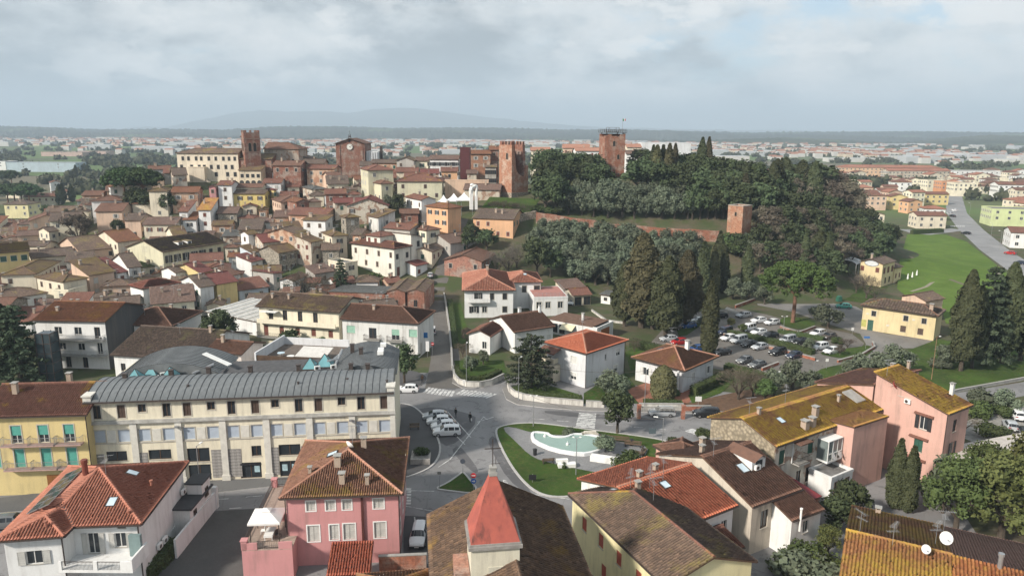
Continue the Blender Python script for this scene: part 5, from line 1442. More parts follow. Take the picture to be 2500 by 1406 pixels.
V3b=TH('rear wing of the white villa with striped terracotta roof and roof window',(1236,690),(1325,689),[13],7.2,'hip',.34,W_WHITE,T_VILLA,near=True,name='villa_wing',tw=.42,tr=.5,capmat=T_PALE,wins=[('F',(.50,),4.4,1.2,1.8,'shut','k','s'),('F',(.85,),4.0,1.6,2.2,'dark','k','s')],chim=(),ant=())
skylight(V3b,.55,.3,.8,.8)
V4=TH('low white villa extension with pink roof terrace and railing',(1303,726),(1387,724),[13],5.0,'flat',.1,W_WHITE,None,near=True,name='villa_extension',ov=.05,wins=[('F',(.16,.42,.78),2.0,1.3,1.7,'plain','k','s')])
_b=MB();_b.box(.1,V4 .a-.1,.1,V4 .b-.1,4.95,5.05);_b.build('terrace_floor',[plain((.42,.20,.17),.85,name='pink_tiles',var=.15)],V4 .root)
_b=MB()
for q,r_ in(((.1,.1),(V4 .a-.1,.1)),((V4 .a-.1,.1),(V4 .a-.1,V4 .b-.1))):
	for z in(5.4,5.75,6.1):_b.bar((*q,z),(*r_,z),.05,.05)
	for i in range(9):t=Vector(q).lerp(Vector(r_),i/8);_b.bar((t.x,t.y,5.0),(t.x,t.y,6.1),.05,.05)
_b.build('railing',[METAL_G],V4 .root)
TH('white single-storey house with brown roof behind the cedar',(1255,812),(1357,797),(1206,778),4.8,'gu',.36,W_WHITE,T_BRN,near=True,name='house',wins=[('F',(.85,),1.8,1.1,1.3,'roll','w','w')],chim=((.55,.62,.6,1.2,W_WHITE),(.93,.45,.5,1.4,W_WHITE)),ant=())
_h=TH('little white gabled wing with brown tiles by the corner garden',(1199,822),(1233,800),(1150,808),4.2,'gu',.40,W_WHITE,T_RBR,near=True,name='house_wing',wins=[('L',(.3,),1.2,1.0,1.6,'plain','w','w')],chim=(),ant=())
_h=TH('long low garage with flat brown roof, white wall and awning',(1458,801),(1498,784),(1345,776),3.3,'flat',.1,W_WHITE,None,near=True,name='garage',ov=.05,wins=[('L',(.70,.85),.4,1.6,2.2,'dark','k','n')])
_b=MB();_b.box(-.1,_h.a+.1,1.2,_h.b+.1,3.3,3.42);_b.build('roof',[plain((.17,.10,.07),.9,name='brown_felt',var=.2)],_h.root)
_b=MB();_b.box(_h.a*.25,_h.a*.75,-.02,.04,0,2.5);_b.build('garage_door',[plain((.30,.10,.03),.5,name='orange_wood')],_h.root)
_b=MB();_b.face([(-.0,_h.b*.42,3.0),(-.0,_h.b*.68,3.0),(-1.8,_h.b*.68,2.0),(-1.8,_h.b*.42,2.0)]);_b.face([(-1.8,_h.b*.42,2.0),(-1.8,_h.b*.68,2.0),(-.02,_h.b*.68,3.02),(-.02,_h.b*.42,3.02)]);_b.build('awning',[plain((.66,.60,.42),.8,name='cream_canvas')],_h.root)
chimney(_h,.5,.45,.5,1.6,W_WHITE)
TH('tiled carport with a parked car beside the villa terrace',(1398,722),(1447,719),[7.5],2.9,'gu',.34,W_CREAM2,T_RBR,name='carport',wins=[('F',(.3,.75),.02,2.0,2.3,'dark','k','n')],ov=.4,chim=(),ant=())
TH('small brown-roofed garage behind the carport',(1374,705),(1432,700),[6],3.0,'sf',.25,W_CREAM2,T_PNK,name='shed',wins=[],chim=(),ant=(),cat='shed')
TH('grey corrugated hut in the garden under the big conifers',(1462,718),(1492,722),[5],2.6,'sf',.06,'w','g',name='hut',wins=[('F',1,.9,1.0,.9,'dark','k','n')],chim=(),ant=(),cat='shed')
# --- row across the lower town
CW=TH('white corner shop building with brown roof and pale green blinds on the narrow street',(829,779),(1022,791),[11.5],7.6,'hu1',.36,stucco((.68,.68,.66),.6,'stained_white',(.2,.18,.16)),T_BRN,near=True,name='corner_building',wins=[('F',(.13,),4.6,1.9,1.6,'roll','e','n'),('F',(.41,),3.7,1.7,2.3,'dark','b','n'),('F',(.70,),3.7,1.7,2.3,'half','e','n'),('F',(.92,),4.6,1.8,1.6,'roll','e','n'),('R',(.2,),.6,1.4,2.2,'roll','y','n'),('F',(.88,),.6,2.2,2.2,'roll','y','n')],chim=((.35,.35,.5,.8),(.05,.8,.6,.9)),ov=.4)
for s in(.41,.70):balcony(CW.root,'F',CW.a,CW.b,CW.ov,s*CW.a,3.6,3.6,1.0)
YL=TH('cream house with a recessed top-floor loggia, maroon shutters and brown roof',(622,748),(829,763),[13],8.8,'gu',.30,W_CREAM,T_OLD,near=True,name='loggia_house',ov=.6,wins=[('F',(.10,),2.2,1.1,2.4,'shut','m','n'),('F',(.29,.48,.67,.87),2.9,1.1,1.6,'shut','m','n'),('F',(.17,.34,.52,.70),6.0,1.1,2.2,'dark','b','n')],chim=((.1,.3,.45,.8),(.3,.3,.4,.8)))
_b=MB();_b.box(.7,YL.a-.8,-.7,.55,5.3,5.5);_b.box(.7,YL.a-.8,-.7,-.55,5.5,6.3);_b.build('loggia_parapet',[W_CREAM],YL.root)
_b=MB();_b.box(1.6,5.6,-1.0,.5,7.9,8.0);_b.build('awning',[WHITE],YL.root);air_con(YL.root,(YL.a*.34,.3,2.6));balcony(YL.root,'F',YL.a,YL.b,YL.ov,YL.a*.18,2.1,7,1.1)
for i,(x0,x1,lab)in enumerate(((942,990,'left of the two ruined brick sheds with sagging gabled roofs'),(990,1037,'right of the two ruined brick sheds with sagging gabled roofs'))):
	TH(lab,(x0,712),(x1,713),[15],6.0,'gv',.30,W_BRK,T_OLD,name='brick_shed',wins=[('F',(.5,),2.0,.9,1.8,'dark','k','n')],chim=(),ant=(),cat='shed',ov=.2)
_h=TH('brick workshop with flat grey sheet roof behind the corner building',(800,717),(940,722),[12],4.4,'sb',.05,W_BRK,T_GRY,name='workshop',wins=[('F',(.55,.78),1.6,2.0,1.6,'dark','k','n')],chim=(),ant=(),ov=.15)
AP=TH('white apartment house with rusty roof, long balconies and dark grey end wall',(77,782),(257,786),[14.5],9.8,'gu',.30,W_WHITE,T_ORB,near=True,name='apartment_house',ov=.35,wins=[('F',(.33,.60),7.0,1.5,1.5,'plain','m','n'),('F',(.86,),6.3,1.2,2.3,'dark','b','n'),('F',(.36,.62),3.8,1.4,1.4,'plain','b','n'),('F',(.87,),3.1,1.1,2.3,'plain','b','n'),('F',(.42,.65),.2,1.1,2.3,'dark','b','n')],chim=((.20,.25,.5,.6),(.75,.7,.6,.6)),ant=())
for z in(6.15,2.95):balcony(AP.root,'F',AP.a,AP.b,AP.ov,AP.a*.58,z,AP.a*.78,1.3,rm=METAL_G)
_b=MB();_zz=lambda y:9.7+.30*min(y,AP.b-y)-.05
_b.face([(AP.a-AP.ov+.03,y,z)for y,z in((.4,-1),(AP.b-.4,-1),(AP.b-.4,_zz(AP.b-.4)),(AP.b/2,_zz(AP.b/2)),(.4,_zz(.4)))]);_b.build('grey_gable',[stucco((.075,.075,.078),.3,'dark_grey_render')],AP.root)
air_con(AP.root,(AP.a*.72,.3,2.4));air_con(AP.root,(AP.a*.92,.3,6.2))
_ls=thing('lift_shaft','dark glazed lift shaft on the left of the white apartment house','lift',PZ(118,935),0.0)
_b=MB();_b.box(-1.3,1.3,0,2.6,0,9.5);_b.build('glazing',[glass((.02,.03,.035),'lift_glass',.1)],_ls)
_b=MB()
for x in(-1.35,0,1.35):
	for y in(-.05,2.65):_b.box(x-.06,x+.06,y-.06,y+.06,0,9.6)
for z in(0,1.9,3.8,5.7,7.6,9.55):_b.box(-1.4,1.4,-.1,.02,z,z+.1);_b.box(1.3,1.42,0,2.6,z,z+.1)
_b.build('frame',[METAL_D],_ls)
TH('low white house with large dark mossy roof behind the metal vaults',(268,866),(487,880),[19],5.2,'gu',.33,W_WHITE,T_DRK,near=True,name='low_house',wins=[('F',(.12,.33),2.0,1.0,1.5,'dark','g','n')],chim=((.85,.45,.5,1.2),),tw=.30)
TH('pale pink house with brown roof beside the roof terrace',(497,858),(590,866),(520,826),6.4,'gu',.30,stucco((.64,.58,.54),.3,'pinkish_white'),T_BRN,near=True,name='house',wins=[('F',(.28,),3.4,.9,1.7,'plain','e','n'),('F',(.75,),3.4,1.6,1.6,'dark','b','n')],chim=((.25,.4,.55,1.3),))
_h=TH('white block with a walled roof terrace and tables',(622,884),(795,893),[12],5.6,'flat',.1,W_WHITE,None,near=True,name='terrace_block',ov=.05,wins=[('F',(.12,),2.2,1.0,1.3,'dark','m','n'),('F',(.42,),3.6,1.0,.6,'dark','b','n')],cat='building')
_b=MB();_b.box(0.3,_h.a-.2,.15,.3,5.6,6.9);_b.build('reed_fence',[plain((.10,.065,.045),.9,name='reed_screen',var=.25)],_h.root)
_b=MB();_b.box(0,.3,0,_h.b,5.6,7.4);_b.box(.3,_h.a,_h.b-.3,_h.b,5.6,7.0);_b.box(.31,_h.a-.05,.31,_h.b-.31,5.6,5.63,1);_b.build('terrace_walls',[W_WHITE2,plain((.16,.13,.11),.9,name='terrace_tiles',var=.2)],_h.root)
_b=MB();_b.hexa([(7.5,.5,6.9),(_h.a-.2,.5,6.9),(_h.a-.2,4.5,7.6),(7.5,4.5,7.6),(7.5,.5,7.0),(_h.a-.2,.5,7.0),(_h.a-.2,4.5,7.7),(7.5,4.5,7.7)]);_b.build('awning',[plain((.62,.60,.57),.8,name='faded_canvas',var=.1)],_h.root)
for k,(x,y,lab)in enumerate(((3.2,4.0,'pale blue table on the roof terrace'),(5.8,2.4,'small white table on the roof terrace'))):
	t=thing('terrace_table',lab,'table',_h.root.matrix_basis@Vector((x,y,5.6)),.5)
	mb=MB();mb.lathe((0,0,.7),[(.7,0),(.7,.05)],14);mb.build('table_top',[plain((.50,.62,.70),.5,name='pale_blue')]if k==0 else[WHITE],t);mb=MB();mb.tube((0,0,0),(0,0,.7),.05,.05,6);mb.build('leg',[METAL_D],t)
TH('low brown hip roof house with grey walls left of the round tree',(420,797),(497,760),(363,752),6.6,'hip',.36,W_WHITE2,T_BRN,near=True,name='house',wins=[('F',(.2,.6),2.0,1.0,1.4,'dark','b','n')],chim=((.65,.35,.6,.7),),tw=.34)
_m=TH('greenhouse-like row of pale ribbed roofs beside the loggia house',(500,760),(625,785),[14],3.6,'sf',.05,'w',plain((.50,.49,.46),.7,name='pale_ribbed_sheet',var=.2),name='market_roofs',wins=[],chim=(),ant=(),cat='shed')
for k in range(7):
	_b=MB();_b.bar((1+k*(_m.a-2)/6,0,3.68),(1+k*(_m.a-2)/6,_m.b,3.68+.05*_m.b),.25,.2);_b.build('rib',[WHITE],_m.root)
TH('yellow house with green shutters at the far left edge',(-70,623),(74,612),[12],10.6,'gu',.34,'y','m',near=True,wins=[('F',(.52,.70,.88),7.8,1.5,1.6,'shut','g','s'),('F',(.6,.86),1.6,1.3,1.7,'shut','k','s'),('F',(.75,.95),4.9,1.0,.9,'plain','k','s')])
# --- the old town, row by row
for q in(('pinkish white terrace with brown roof behind the yellow house',(38,577),(118,573),[9],7,'gu',.3,'p','p'),('narrow cream house with a green shutter behind the bare dark tree',(117,566),(146,563),[8],8,'gu',.3,'c','d'),('cream house with wide dark grey tile roof right of the yellow house',(74,631),(186,621),[11],7,'gu',.33,'c','d'),('peach house with grey-brown roof between the dark roof and the cream palace',(192,614),(287,604),(171,594),7,'gu',.34,'p','o'),('cream house with rusty roof and roof hatch above the peach house',(285,592),(347,585),(262,576),8,'gu',.34,'c','a'),('cream house with mossy hipped roof facing left, lower left of the town',(89,669),(150,637),(31,656),8.4,'hip',.30,'c','m'),('cream house with rust and moss roof carrying a green tarpaulin',(152,689),(217,678),(90,675),8.0,'hip',.30,'c','m'),('square yellow-cream block with flat roof and water tanks',(167,709),(216,695),(123,707),6.2,'flat',.1,'C',None),('grey-pink house with green mossy roof and three brown windows',(215,673),(284,662),[9.5],8,'sf',.34,'p','m'),('narrow white house with faded red roof beside the mossy roof',(285,667),(314,662),[10],7.4,'sf',.33,'w','M'),('white house with long brown hip roof at the left edge above the tall fir',(-20,736),(118,714),[10],5.4,'hip',.32,'w','o'),('small cream house with dark hip roof below the white house with red hip roof',(285,731),(326,720),(239,716),4.4,'hip',.33,'C','d'),('little house with rusty lean-to roof left of the cream palace',(323,627),(379,620),[5],6.2,'sf',.25,'g','a'),('cream annex with green moss roof below the cream palace gable',(348,654),(399,646),[7],4.8,'sf',.14,'C',tiles((.05,.06,.025),(.07,.08,.03),(.06,.09,.02),.9,.3,name='green_moss_roof')),('white house with dark brown gable roof left of the moss roof annex',(311,654),(348,650),(289,632),6.6,'gu',.33,'w','d'),('white house with grey-brown tile roof next to the yellow house',(486,702),(527,696),[13],7.6,'gu',.33,'w','d'),('small yellow house with plain maroon roof and dark shutters',(527,695),(584,686),[12],7.6,'gu',.33,'y','M'),('white porch house with small dark hipped roof in front of the white and yellow pair',(470,716),(488,705),(420,707),6.2,'hip',.30,'w','d'),('yellow house with maroon roof behind the white and yellow pair',(489,667),(524,660),(450,650),7.8,'gu',.33,'y','M'),('white house with little brown roof behind the red hip roof',(427,666),(464,660),[8],7.8,'gu',.3,'w','d'),('low house with dark red-brown roof right of the maroon roofs',(567,673),(592,667),(520,655),6,'gu',.3,'w','b'),('pale blue house with red lean-to roof and teal shutters',(581,710),(660,699),[7],4.6,'sf',.28,'b','r'),('white bell-gable house with arched opening and mossy roof',(605,573),(632,570),(583,569),9.5,'gu',.34,'w','m'),('house under a broad red roof in the middle of the old town',(640,593),(722,586),[12],8,'gu',.34,'h','M'),('stone house with lichen brown roof and one green shutter',(680,618),(730,610),(655,606),7,'gu',.34,'s','m'),('pale blue and white house with mossy lean-to roof',(613,617),(642,612),[6],6,'sf',.3,'b','m'),('white house with two stepped maroon roofs',(613,640),(646,633),[7],5.4,'sf',.25,'w','M'),('grey plaster house with maroon roof left of the bare tree',(667,671),(694,665),(629,660),7,'sr',.12,'g','M'),('white gable house behind the bare tree',(678,684),(716,686),[9],6,'gv',.34,'w','b'),('old stone house with patchy lean-to roof in mid town',(759,592),(792,586),(727,585),8,'sf',.25,'h','m'),('cream house with broad mossy hip roof and dark balcony',(808,577),(851,574),(767,568),8.6,'hip',.30,'c','m'),('worn pinkish house with white tarpaulin on its dark roof',(856,573),(882,574),[9],8.2,'gu',.32,'o','d'),('house with orange peeling plaster and grey roof in mid town',(722,571),(753,563),(690,558),8.6,'gu',.30,'o','o'),('stone house with wide brown roof above the terrace',(783,611),(830,610),(760,600),6.4,'gu',.30,'s','o'),('long low grey wall house with brown lean-to roof behind the bare tree',(768,669),(820,661),[6],5,'sf',.28,'g','p'),('cream flat-roofed block with parapet joined to the white palace',(842,643),(878,637),[9],6,'flat',.1,'c',None),('cream house with brown hip roof right of the white palace',(1040,563),(1078,559),[8],7.6,'hip',.32,'C','b'),('grey gabled house with red roof and two roof windows behind the white palace',(1001,562),(1038,555),[11],7.4,'gv',.34,'g','r'),('long low grey house with pinkish brown roof below the orange house',(1099,595),(1172,586),(1078,580),4.6,'gu',.34,'g','p'),('low cream house with dark roof at the top of the narrow street',(1056,615),(1090,602),(1038,600),5.4,'gu',.3,'c','d'),('brick hall with wide gable and brown roof beside the narrow street',(1080,634),(1178,639),[15],5,'gv',.30,brick((.40,.20,.15),'pink_brick_hall'),'b'),('four-storey orange house with hip roof and green shutters',(1093,509),(1130,505),(1040,503),11.5,'hip',.34,'O','a'),('long peach farmhouse with dark roof below the ruined tower',(1255,536),(1282,523),(1165,527),6.6,'gv',.30,'O','d'),):TH(*q)
GP=TH('cream palace with a row of big black-shuttered windows and brown roof',(396,616),(551,592),(304,604),9.6,'gu',.32,W_GCREAM,T_OLD,near=True,name='palace',tw=.34,ov=.5,wins=[('F',(.10,.23,.36,.49,.62),5.9,1.25,2.3,'open','k','g'),('F',(.76,.90),5.9,1.3,2.3,'shut','k','g'),('F',(.23,.49,.76,.90),1.6,1.2,2.0,'plain','k','g'),('L',(.46,.54),9.0,.7,1.5,'dark','b','s')])
for s in(.36,.50):
	x=GP.a*s;mb=MB();mb.box(x-.8,x+.8,2.6,5.2,10.0,11.5);mb.box(x-.95,x+.95,2.4,5.4,11.5,11.62,1);mb.box(x-.5,x+.5,2.55,2.61,10.5,11.3,2);mb.build('dormer',[W_WHITE,T_OLD,GLASS],GP.root)
WR=TH('white house with red hip roof in front of the cream palace',(347,706),(443,690),(308,697),7.4,'hip',.34,W_WHITE,tiles((.20,.07,.05),(.34,.13,.10),(.12,.10,.07),.45,.55,name='patchy_red_tiles'),near=True,tw=.34,wins=[('F',(.28,),2.6,1.0,2.4,'shut','k','n'),('F',(.62,),2.6,.9,1.5,'plain','k','n'),('L',(.3,.7),4.0,.9,1.2,'dark','b','n')])
balcony(WR.root,'F',WR.a,WR.b,WR.ov,WR.a*.30,2.5,3.4,1.1)
# white palace with its belvedere
WP=TH('white three-storey palace with quoins and stepped brown roofs above the street',(962,608),(1007,600),(881,589),9.8,'hip',.34,stucco((.72,.69,.61),.25,'palace_white'),T_RBR,near=True,name='palace',tw=.3,ov=.5,wins=[('L',(.10,.36,.62,.88),6.9,.95,1.6,'shut','b','s'),('L',(.12,.40,.65),3.5,.95,1.6,'shut','b','s'),('L',(.12,),.6,.95,1.6,'shut','r','s'),('F',(.22,.76),6.4,1.1,1.6,'shut','k','s'),('F',(.26,),1.4,1.2,2.6,'shut','m','s')],chim=(),ant=())
_c=Vector((math.cos(WP.th),math.sin(WP.th))),Vector((-math.sin(WP.th),math.cos(WP.th)))
_q=Vector((WP.p.x,WP.p.y))+_c[0]*1.6+_c[1]*WP.b*.38
TH('white belvedere tower block rising from the white palace roof',None,None,None,12.6,'hip',.30,stucco((.72,.69,.61),.25,'palace_white'),'r',at=(Vector((_q.x,_q.y,WP.p.z)),WP.th,7.4,6.8),name='belvedere',wins=[('L',(.35,.75),10.6,1.0,1.3,'shut','m','s')],chim=(),ant=(),cat='building')
_q=Vector((WP.p.x,WP.p.y))+_c[0]*(WP.a-.55)
TH('taller right-hand wing of the white palace with mossy brown roof',None,None,None,12.0,'sr',.24,stucco((.72,.69,.61),.25,'palace_white'),'a',at=(Vector((_q.x,_q.y,WP.p.z)),WP.th,6.0,13),name='palace_wing',wins=[('F',(.6,),9.2,1.1,1.7,'shut','k','s'),('F',(.6,),5.9,1.1,1.7,'shut','k','s')],chim=(),ant=(),cat='building')
_q=Vector((WP.p.x,WP.p.y))+_c[0]*5-_c[1]*4
TH('small white porch annex with dark red roof at the foot of the white palace',None,None,None,4.4,'sf',.2,W_WHITE,'M',at=(Vector((_q.x,_q.y,WP.p.z)),WP.th,6,4.4),name='annex',wins=[('F',(.3,),1.8,1.0,1.2,'shut','m','s')],chim=(),ant=(),cat='annex')
# upper town: seen nearly edge on, so the direction is given
for q,yaw in((('long greenish cream palace with red-brown hip roof near the ruined tower',(966,443),1082,[13],9.5,'hip',.34,'G','r'),3),(('square cream tower house with small hip roof left of the long palace',(929,449),962,907,9.2,'hip',.36,'G','b'),32),(('cream palace with open top loggia and red hip roof right of the clock church',(896,416),963,869,12.5,'hip',.32,'G','r'),22),(('white chapel with arched window, red roof and grey gable',(1027,489),1068,981,8,'gv',.34,'w','r'),30),(('mossy-roofed white house with black-streaked side wall',(922,532),969,895,8,'sl',.30,'d','m'),38),(('dark brick house with brown roof right of the black-streaked wall',(975,522),1024,[8],6.2,'gu',.3,'k','b'),8),(('wide grey-cream gabled house with maroon roof left of the palms',(843,503),950,[16],7,'gv',.34,'h','M'),6),(('white house with broad mossy roof above the white red-roofed house',(661,420),738,[9],6,'hip',.3,'w','m'),4),(('white house with red roof and a row of dark windows below the convent',(639,447),687,[9],7,'gu',.33,'w','r'),4),(('peach gabled house with brown roof below the clock church',(806,438),842,733,7,'gu',.32,'p','b'),30),(('low house with grey sheet hip roof in the upper town',(760,463),801,717,6,'hip',.3,'h','g'),30),(('house with red roof left of the grey sheet roof',(682,478),729,[8],6.4,'gu',.33,'p','r'),12),(('dark brick gable house with orange-brown roof in the upper town',(722,494),758,697,7,'gv',.34,'k','a'),40),(('small square yellow house with maroon cap roof',(667,464),678,649,8,'hip',.3,'y','M'),40),(('long bright yellow house with dark roof below the convent',(545,473),648,[8],5.4,'gu',.3,stucco((.68,.54,.22),.35,'bright_yellow'),'d'),3),(('white three-storey house right of the pink gable',(528,452),567,[9],9,'gu',.3,'w','r'),3),(('pink gable-ended house below the convent steps',(506,456),528,[9],8.6,'gv',.34,'n','d'),6),(('cream terrace with brown roof behind the bright yellow house',(568,458),641,[8],6.2,'gu',.3,'C','b'),3),(('brick house with red roof below the peach gabled house',(792,474),847,[9],7,'gu',.32,'k','r'),14),(('house with wide maroon roofs above the grey-cream gable',(814,496),886,[9],6.4,'gu',.30,'h','M'),18),(('house under a long dark red roof sloping down to the right',(700,524),797,[12],6.6,'gu',.32,'o','r'),-12),(('dark mossy lean-to roof in front of the long dark red roof',(735,537),795,[6],7,'sf',.22,'w','m'),-14),(('narrow house with orange peeling gable in the upper town',(628,513),652,[7],7,'gv',.36,'o','m'),10),(('tall stone-cream house with mossy cap roof right of mid town',(842,532),881,828,8.4,'hip',.3,'s','m'),30),(('cream villa with mossy hip roof and round-arched windows left of the cypress',(359,467),408,[11],10,'hip',.3,'c','m'),6),(('half-ruined stone house with dark roof under the convent',(420,428),459,391,8,'gu',.32,'h','d'),28),(('white house with orange lichen roof and white side wall',(480,513),515,[9],9,'sf',.4,'w','l'),2),(('white house with plain red roof left of the orange lichen roof',(433,517),459,[9],8,'sf',.35,'w','r'),2),(('low white house with rusty roof in front of the two white houses',(442,537),480,[7],6,'sf',.32,'w','a'),5),(('stone house with broad pinkish brown roof right of the orange lichen roof',(527,521),580,[11],7,'gu',.33,'s','p'),8),(('cream terrace house with long pinkish brown roof and dark openings',(346,549),431,[12],7,'gu',.33,'c','p'),6),(('peach house with dark roof behind the evergreen, left of the long roof',(300,538),344,[11],7,'gu',.33,'p','d'),4),(('house with orange peeling wall and mossy roof below the stone house',(515,550),567,[8],7,'gu',.3,'o','m'),10),(('cream gable house with mossy roof rising behind the cream palace',(423,578),461,378,9.4,'gu',.34,'C','m'),35),(('low house with dark grey sheet roof left of the bell gable',(540,577),586,[8],6.6,'sf',.16,'h','g'),10),(('yellow farmhouse-like house with dark hip roof at the left edge',(6,499),68,[12],7.4,'hip',.32,'l','d'),1),(('house with orange plaster wall and red roof below the yellow farmhouse-like house',(111,526),134,85,6,'gu',.34,'o','r'),35),(('white villa with red gable roof and pale blue side wall',(121,448),149,86,8.4,'gv',.32,'w','r'),35),(('red and white cubic house with flat roof in the left suburb',(211,474),240,[7],7,'flat',.1,stucco((.50,.09,.06),.2,'red_render'),None),0),(('low house with mossy ochre roof right of the red cubic house',(240,478),306,[8],5,'gu',.28,'c','m'),2),(('grey house with brown hip roof below the red cubic house',(185,492),212,160,6,'hip',.3,'g','b'),30),(('long low salmon-roofed house behind the cypress pair',(55,481),136,[12],5,'gu',.3,'c','r'),5),):TH(*q,yaw=yaw)
# infill: the smaller houses crammed between them
def overlap(c,th,a,b):
	ax=[Vector((math.cos(th),math.sin(th))),Vector((-math.sin(th),math.cos(th)))]
	for(x,y,t2,a2,b2)in FOOT:
		d=Vector((x-c[0],y-c[1]))
		if d.length>math.hypot(a,b)+math.hypot(a2,b2):continue
		bx=[Vector((math.cos(t2),math.sin(t2))),Vector((-math.sin(t2),math.cos(t2)))];sep=False
		for e in ax+bx:
			r1=a*abs(ax[0].dot(e))+b*abs(ax[1].dot(e));r2=a2*abs(bx[0].dot(e))+b2*abs(bx[1].dot(e))
			if abs(d.dot(e))>r1+r2-.9:sep=True;break
		if not sep:return True
	return False
NAMES={'w':'white','c':'pale cream','C':'cream','p':'peach','s':'stone','h':'worn','o':'peeling','g':'grey','l':'lemon','k':'brick'}
RNAMES={'d':'dark','o':'weathered','m':'mossy','r':'red-brown','b':'brown','p':'pinkish brown','a':'rusty','M':'maroon'}
MARKS=[('the convent',500,430),('the clock church',855,420),('the orange house',1085,540),('the white palace',955,630),('the cream palace',470,610),('the leftmost yellow house',40,640),('the apartment house',190,800),('the bare tree',745,690),('the bell gable',600,575),('the loggia house',730,780),('the arched cream villa',385,480),('the long roof',390,555),('the yellow-white pair',530,700),('the broad red roof',680,585),('the lichen orange roof',495,500),('the long palace',1020,450),('the lemon house',40,500),('the peach gabled house',790,440)]
NOGO=[(745,690,10),(830,680,7),(180,590,9),(910,690,7),(400,500,6),(535,800,8),(960,540,6),(1000,690,3)]
LABELS=set()
def infill():
	rg=random.Random(11);nogo=[(hit(x,y),r)for x,y,r in NOGO];k=0
	cells=[(x,y)for y in range(150,336,8)for x in range(-250,-6,8)]+[(x+3,y+4)for y in range(160,330,7)for x in range(-230,-10,7)]
	for x,y in cells:
		x+=rg.uniform(-2,2);y+=rg.uniform(-2,2);z=T(x,y)
		px,py=proj(x,y,z+5)
		if px<-60 or px>1225 or py>760 or py<396:continue
		if-31<x<-8 and y<262:continue
		if y>235 and x>-42 and px>1085:continue
		if y<175 and px>1000:continue
		if(425<px<645 and py<452)or(812<px<898 and py<434):continue
		if any((Vector((x,y))-Vector((p.x,p.y))).length<r for p,r in nogo):continue
		th=R(rg.choice((8,12,18,24,30,4))+rg.uniform(-4,4))
		for a,b in((5.6,6.5),(4.6,4.6),(3.4,4.0),(2.6,3.0)):
			a*=rg.uniform(.85,1.15);b*=rg.uniform(.85,1.15)
			if not overlap((x,y),th,a,b):break
		else:continue
		u,v=Vector((math.cos(th),math.sin(th))),Vector((-math.sin(th),math.cos(th)));p=Vector((x,y))-u*a-v*b
		w,r_=rg.choice('wcCpshogcwhc'),rg.choice('ddoombrrpab')
		rf=rg.choice(('gu','gu','gv','hip','sf'));h=rg.uniform(4.6,6.4)if a>3.6 else rg.uniform(3.2,4.6)
		mk=min(MARKS,key=lambda m:(m[1]-px)**2+((m[2]-py)*1.6)**2)
		rel=('left of' if px<mk[1]-25 else 'right of' if px>mk[1]+25 else('below' if py>mk[2]else 'above'))
		if rel in('left of','right of'):rel=('lower ' if py>mk[2]+22 else 'higher up ' if py<mk[2]-22 else '')+rel
		sz='tiny' if a<3.2 else 'small' if a<4.6 else 'low';rel=rel.replace('higher up','above')
		base='%s %s house, %s %s roof, %s %s'%(sz,NAMES[w],RNAMES[r_],{'gu':'gable','gv':'end-gable','hip':'hip','sf':'lean-to'}[rf],rel,mk[0])
		lab=base;n=1
		while lab in LABELS:
			n+=1;lab=base+', '+{2:'second one',3:'third one',4:'fourth one'}.get(n,'farther one')
			if n>4:break
		LABELS.add(lab);k+=1
		TH(lab,None,None,None,h,rf,rg.uniform(.28,.36),w,r_,at=(Vector((p.x,p.y,T(x,y))),th,2*a,2*b),found=4.0,group='small houses of the old town',name='small_house')
infill()
# --- farmhouse and restaurant under the castle hill
FH=TH('yellow farmhouse with wide-tiled dark hip roof and green door',(2291,773),(2309,757),(2107,742),5.9,'hip',.36,stucco((.66,.55,.33),.35,'farm_yellow'),T_DRK,near=True,name='farmhouse',tw=.62,tr=.7,ov=.5,capmat=T_ORB,wins=[('L',(.85,),.0,1.3,2.6,'shut','g','n'),('L',(.17,.40,.82),3.6,1.0,1.3,'dark','b','s'),('L',(.42,.20),.9,1.2,1.5,'shut','b','n')],chim=((.3,.12,.8,1.3),),ant=())
FH.root.name='farmhouse'
TH('rear gabled part of the yellow farmhouse',(2196,722),(2262,736),[8],5.9,'gv',.34,'p','o',name='farmhouse_wing',wins=[],chim=(),ant=())
_b=MB();_b.box(-.03,0,-.55,.55,0,1.7);_b.build('notice_board',[plain((.45,.44,.14),.6,name='yellow_notice',var=.2)],FH.root,(FH.ov,FH.b*.94,.7))
for _s,_z in((.62,1.9),(.30,4.2),(.90,4.0)):
	_b=MB();_b.box(-.04,0,-.3,.3,-.2,.2);_b.build('wall_plate',[plain((.60,.58,.50),.7,name='plate',var=.1)],FH.root,(FH.ov,FH.b*_s,_z))
RS=TH('yellow restaurant with oval sign on its gable and brown shutters',(2158,646),(2190,637),(2104,636),7.2,'gu',.32,stucco((.68,.56,.34),.25,'restaurant_yellow'),'d',name='restaurant',wins=[('L',(.25,),4.4,1.1,1.5,'shut','m','n'),('L',(.85,),4.4,1.1,1.5,'shut','m','n'),('F',(.2,.5,.8),4.0,1.3,1.9,'shut','m','n'),('F',(.35,.65),.8,1.0,1.8,'dark','b','n')],chim=((.4,.7),(.6,.8)))
TH('lower right wing of the yellow restaurant',(2187,655),(2207,650),[8],5.0,'gu',.3,stucco((.68,.56,.34),.25,'restaurant_yellow'),'d',name='restaurant_wing',wins=[('F',2,1.6,.7,1.4,'shut','m','n')],chim=(),ant=())
_b=MB();_n=20
_b.face([(0,math.cos(2*math.pi*i/_n)*2.2,math.sin(2*math.pi*i/_n)*.95)for i in range(_n)]);_b.face([(-.05,math.cos(-2*math.pi*i/_n)*2.0,math.sin(-2*math.pi*i/_n)*.8)for i in range(_n)],1)
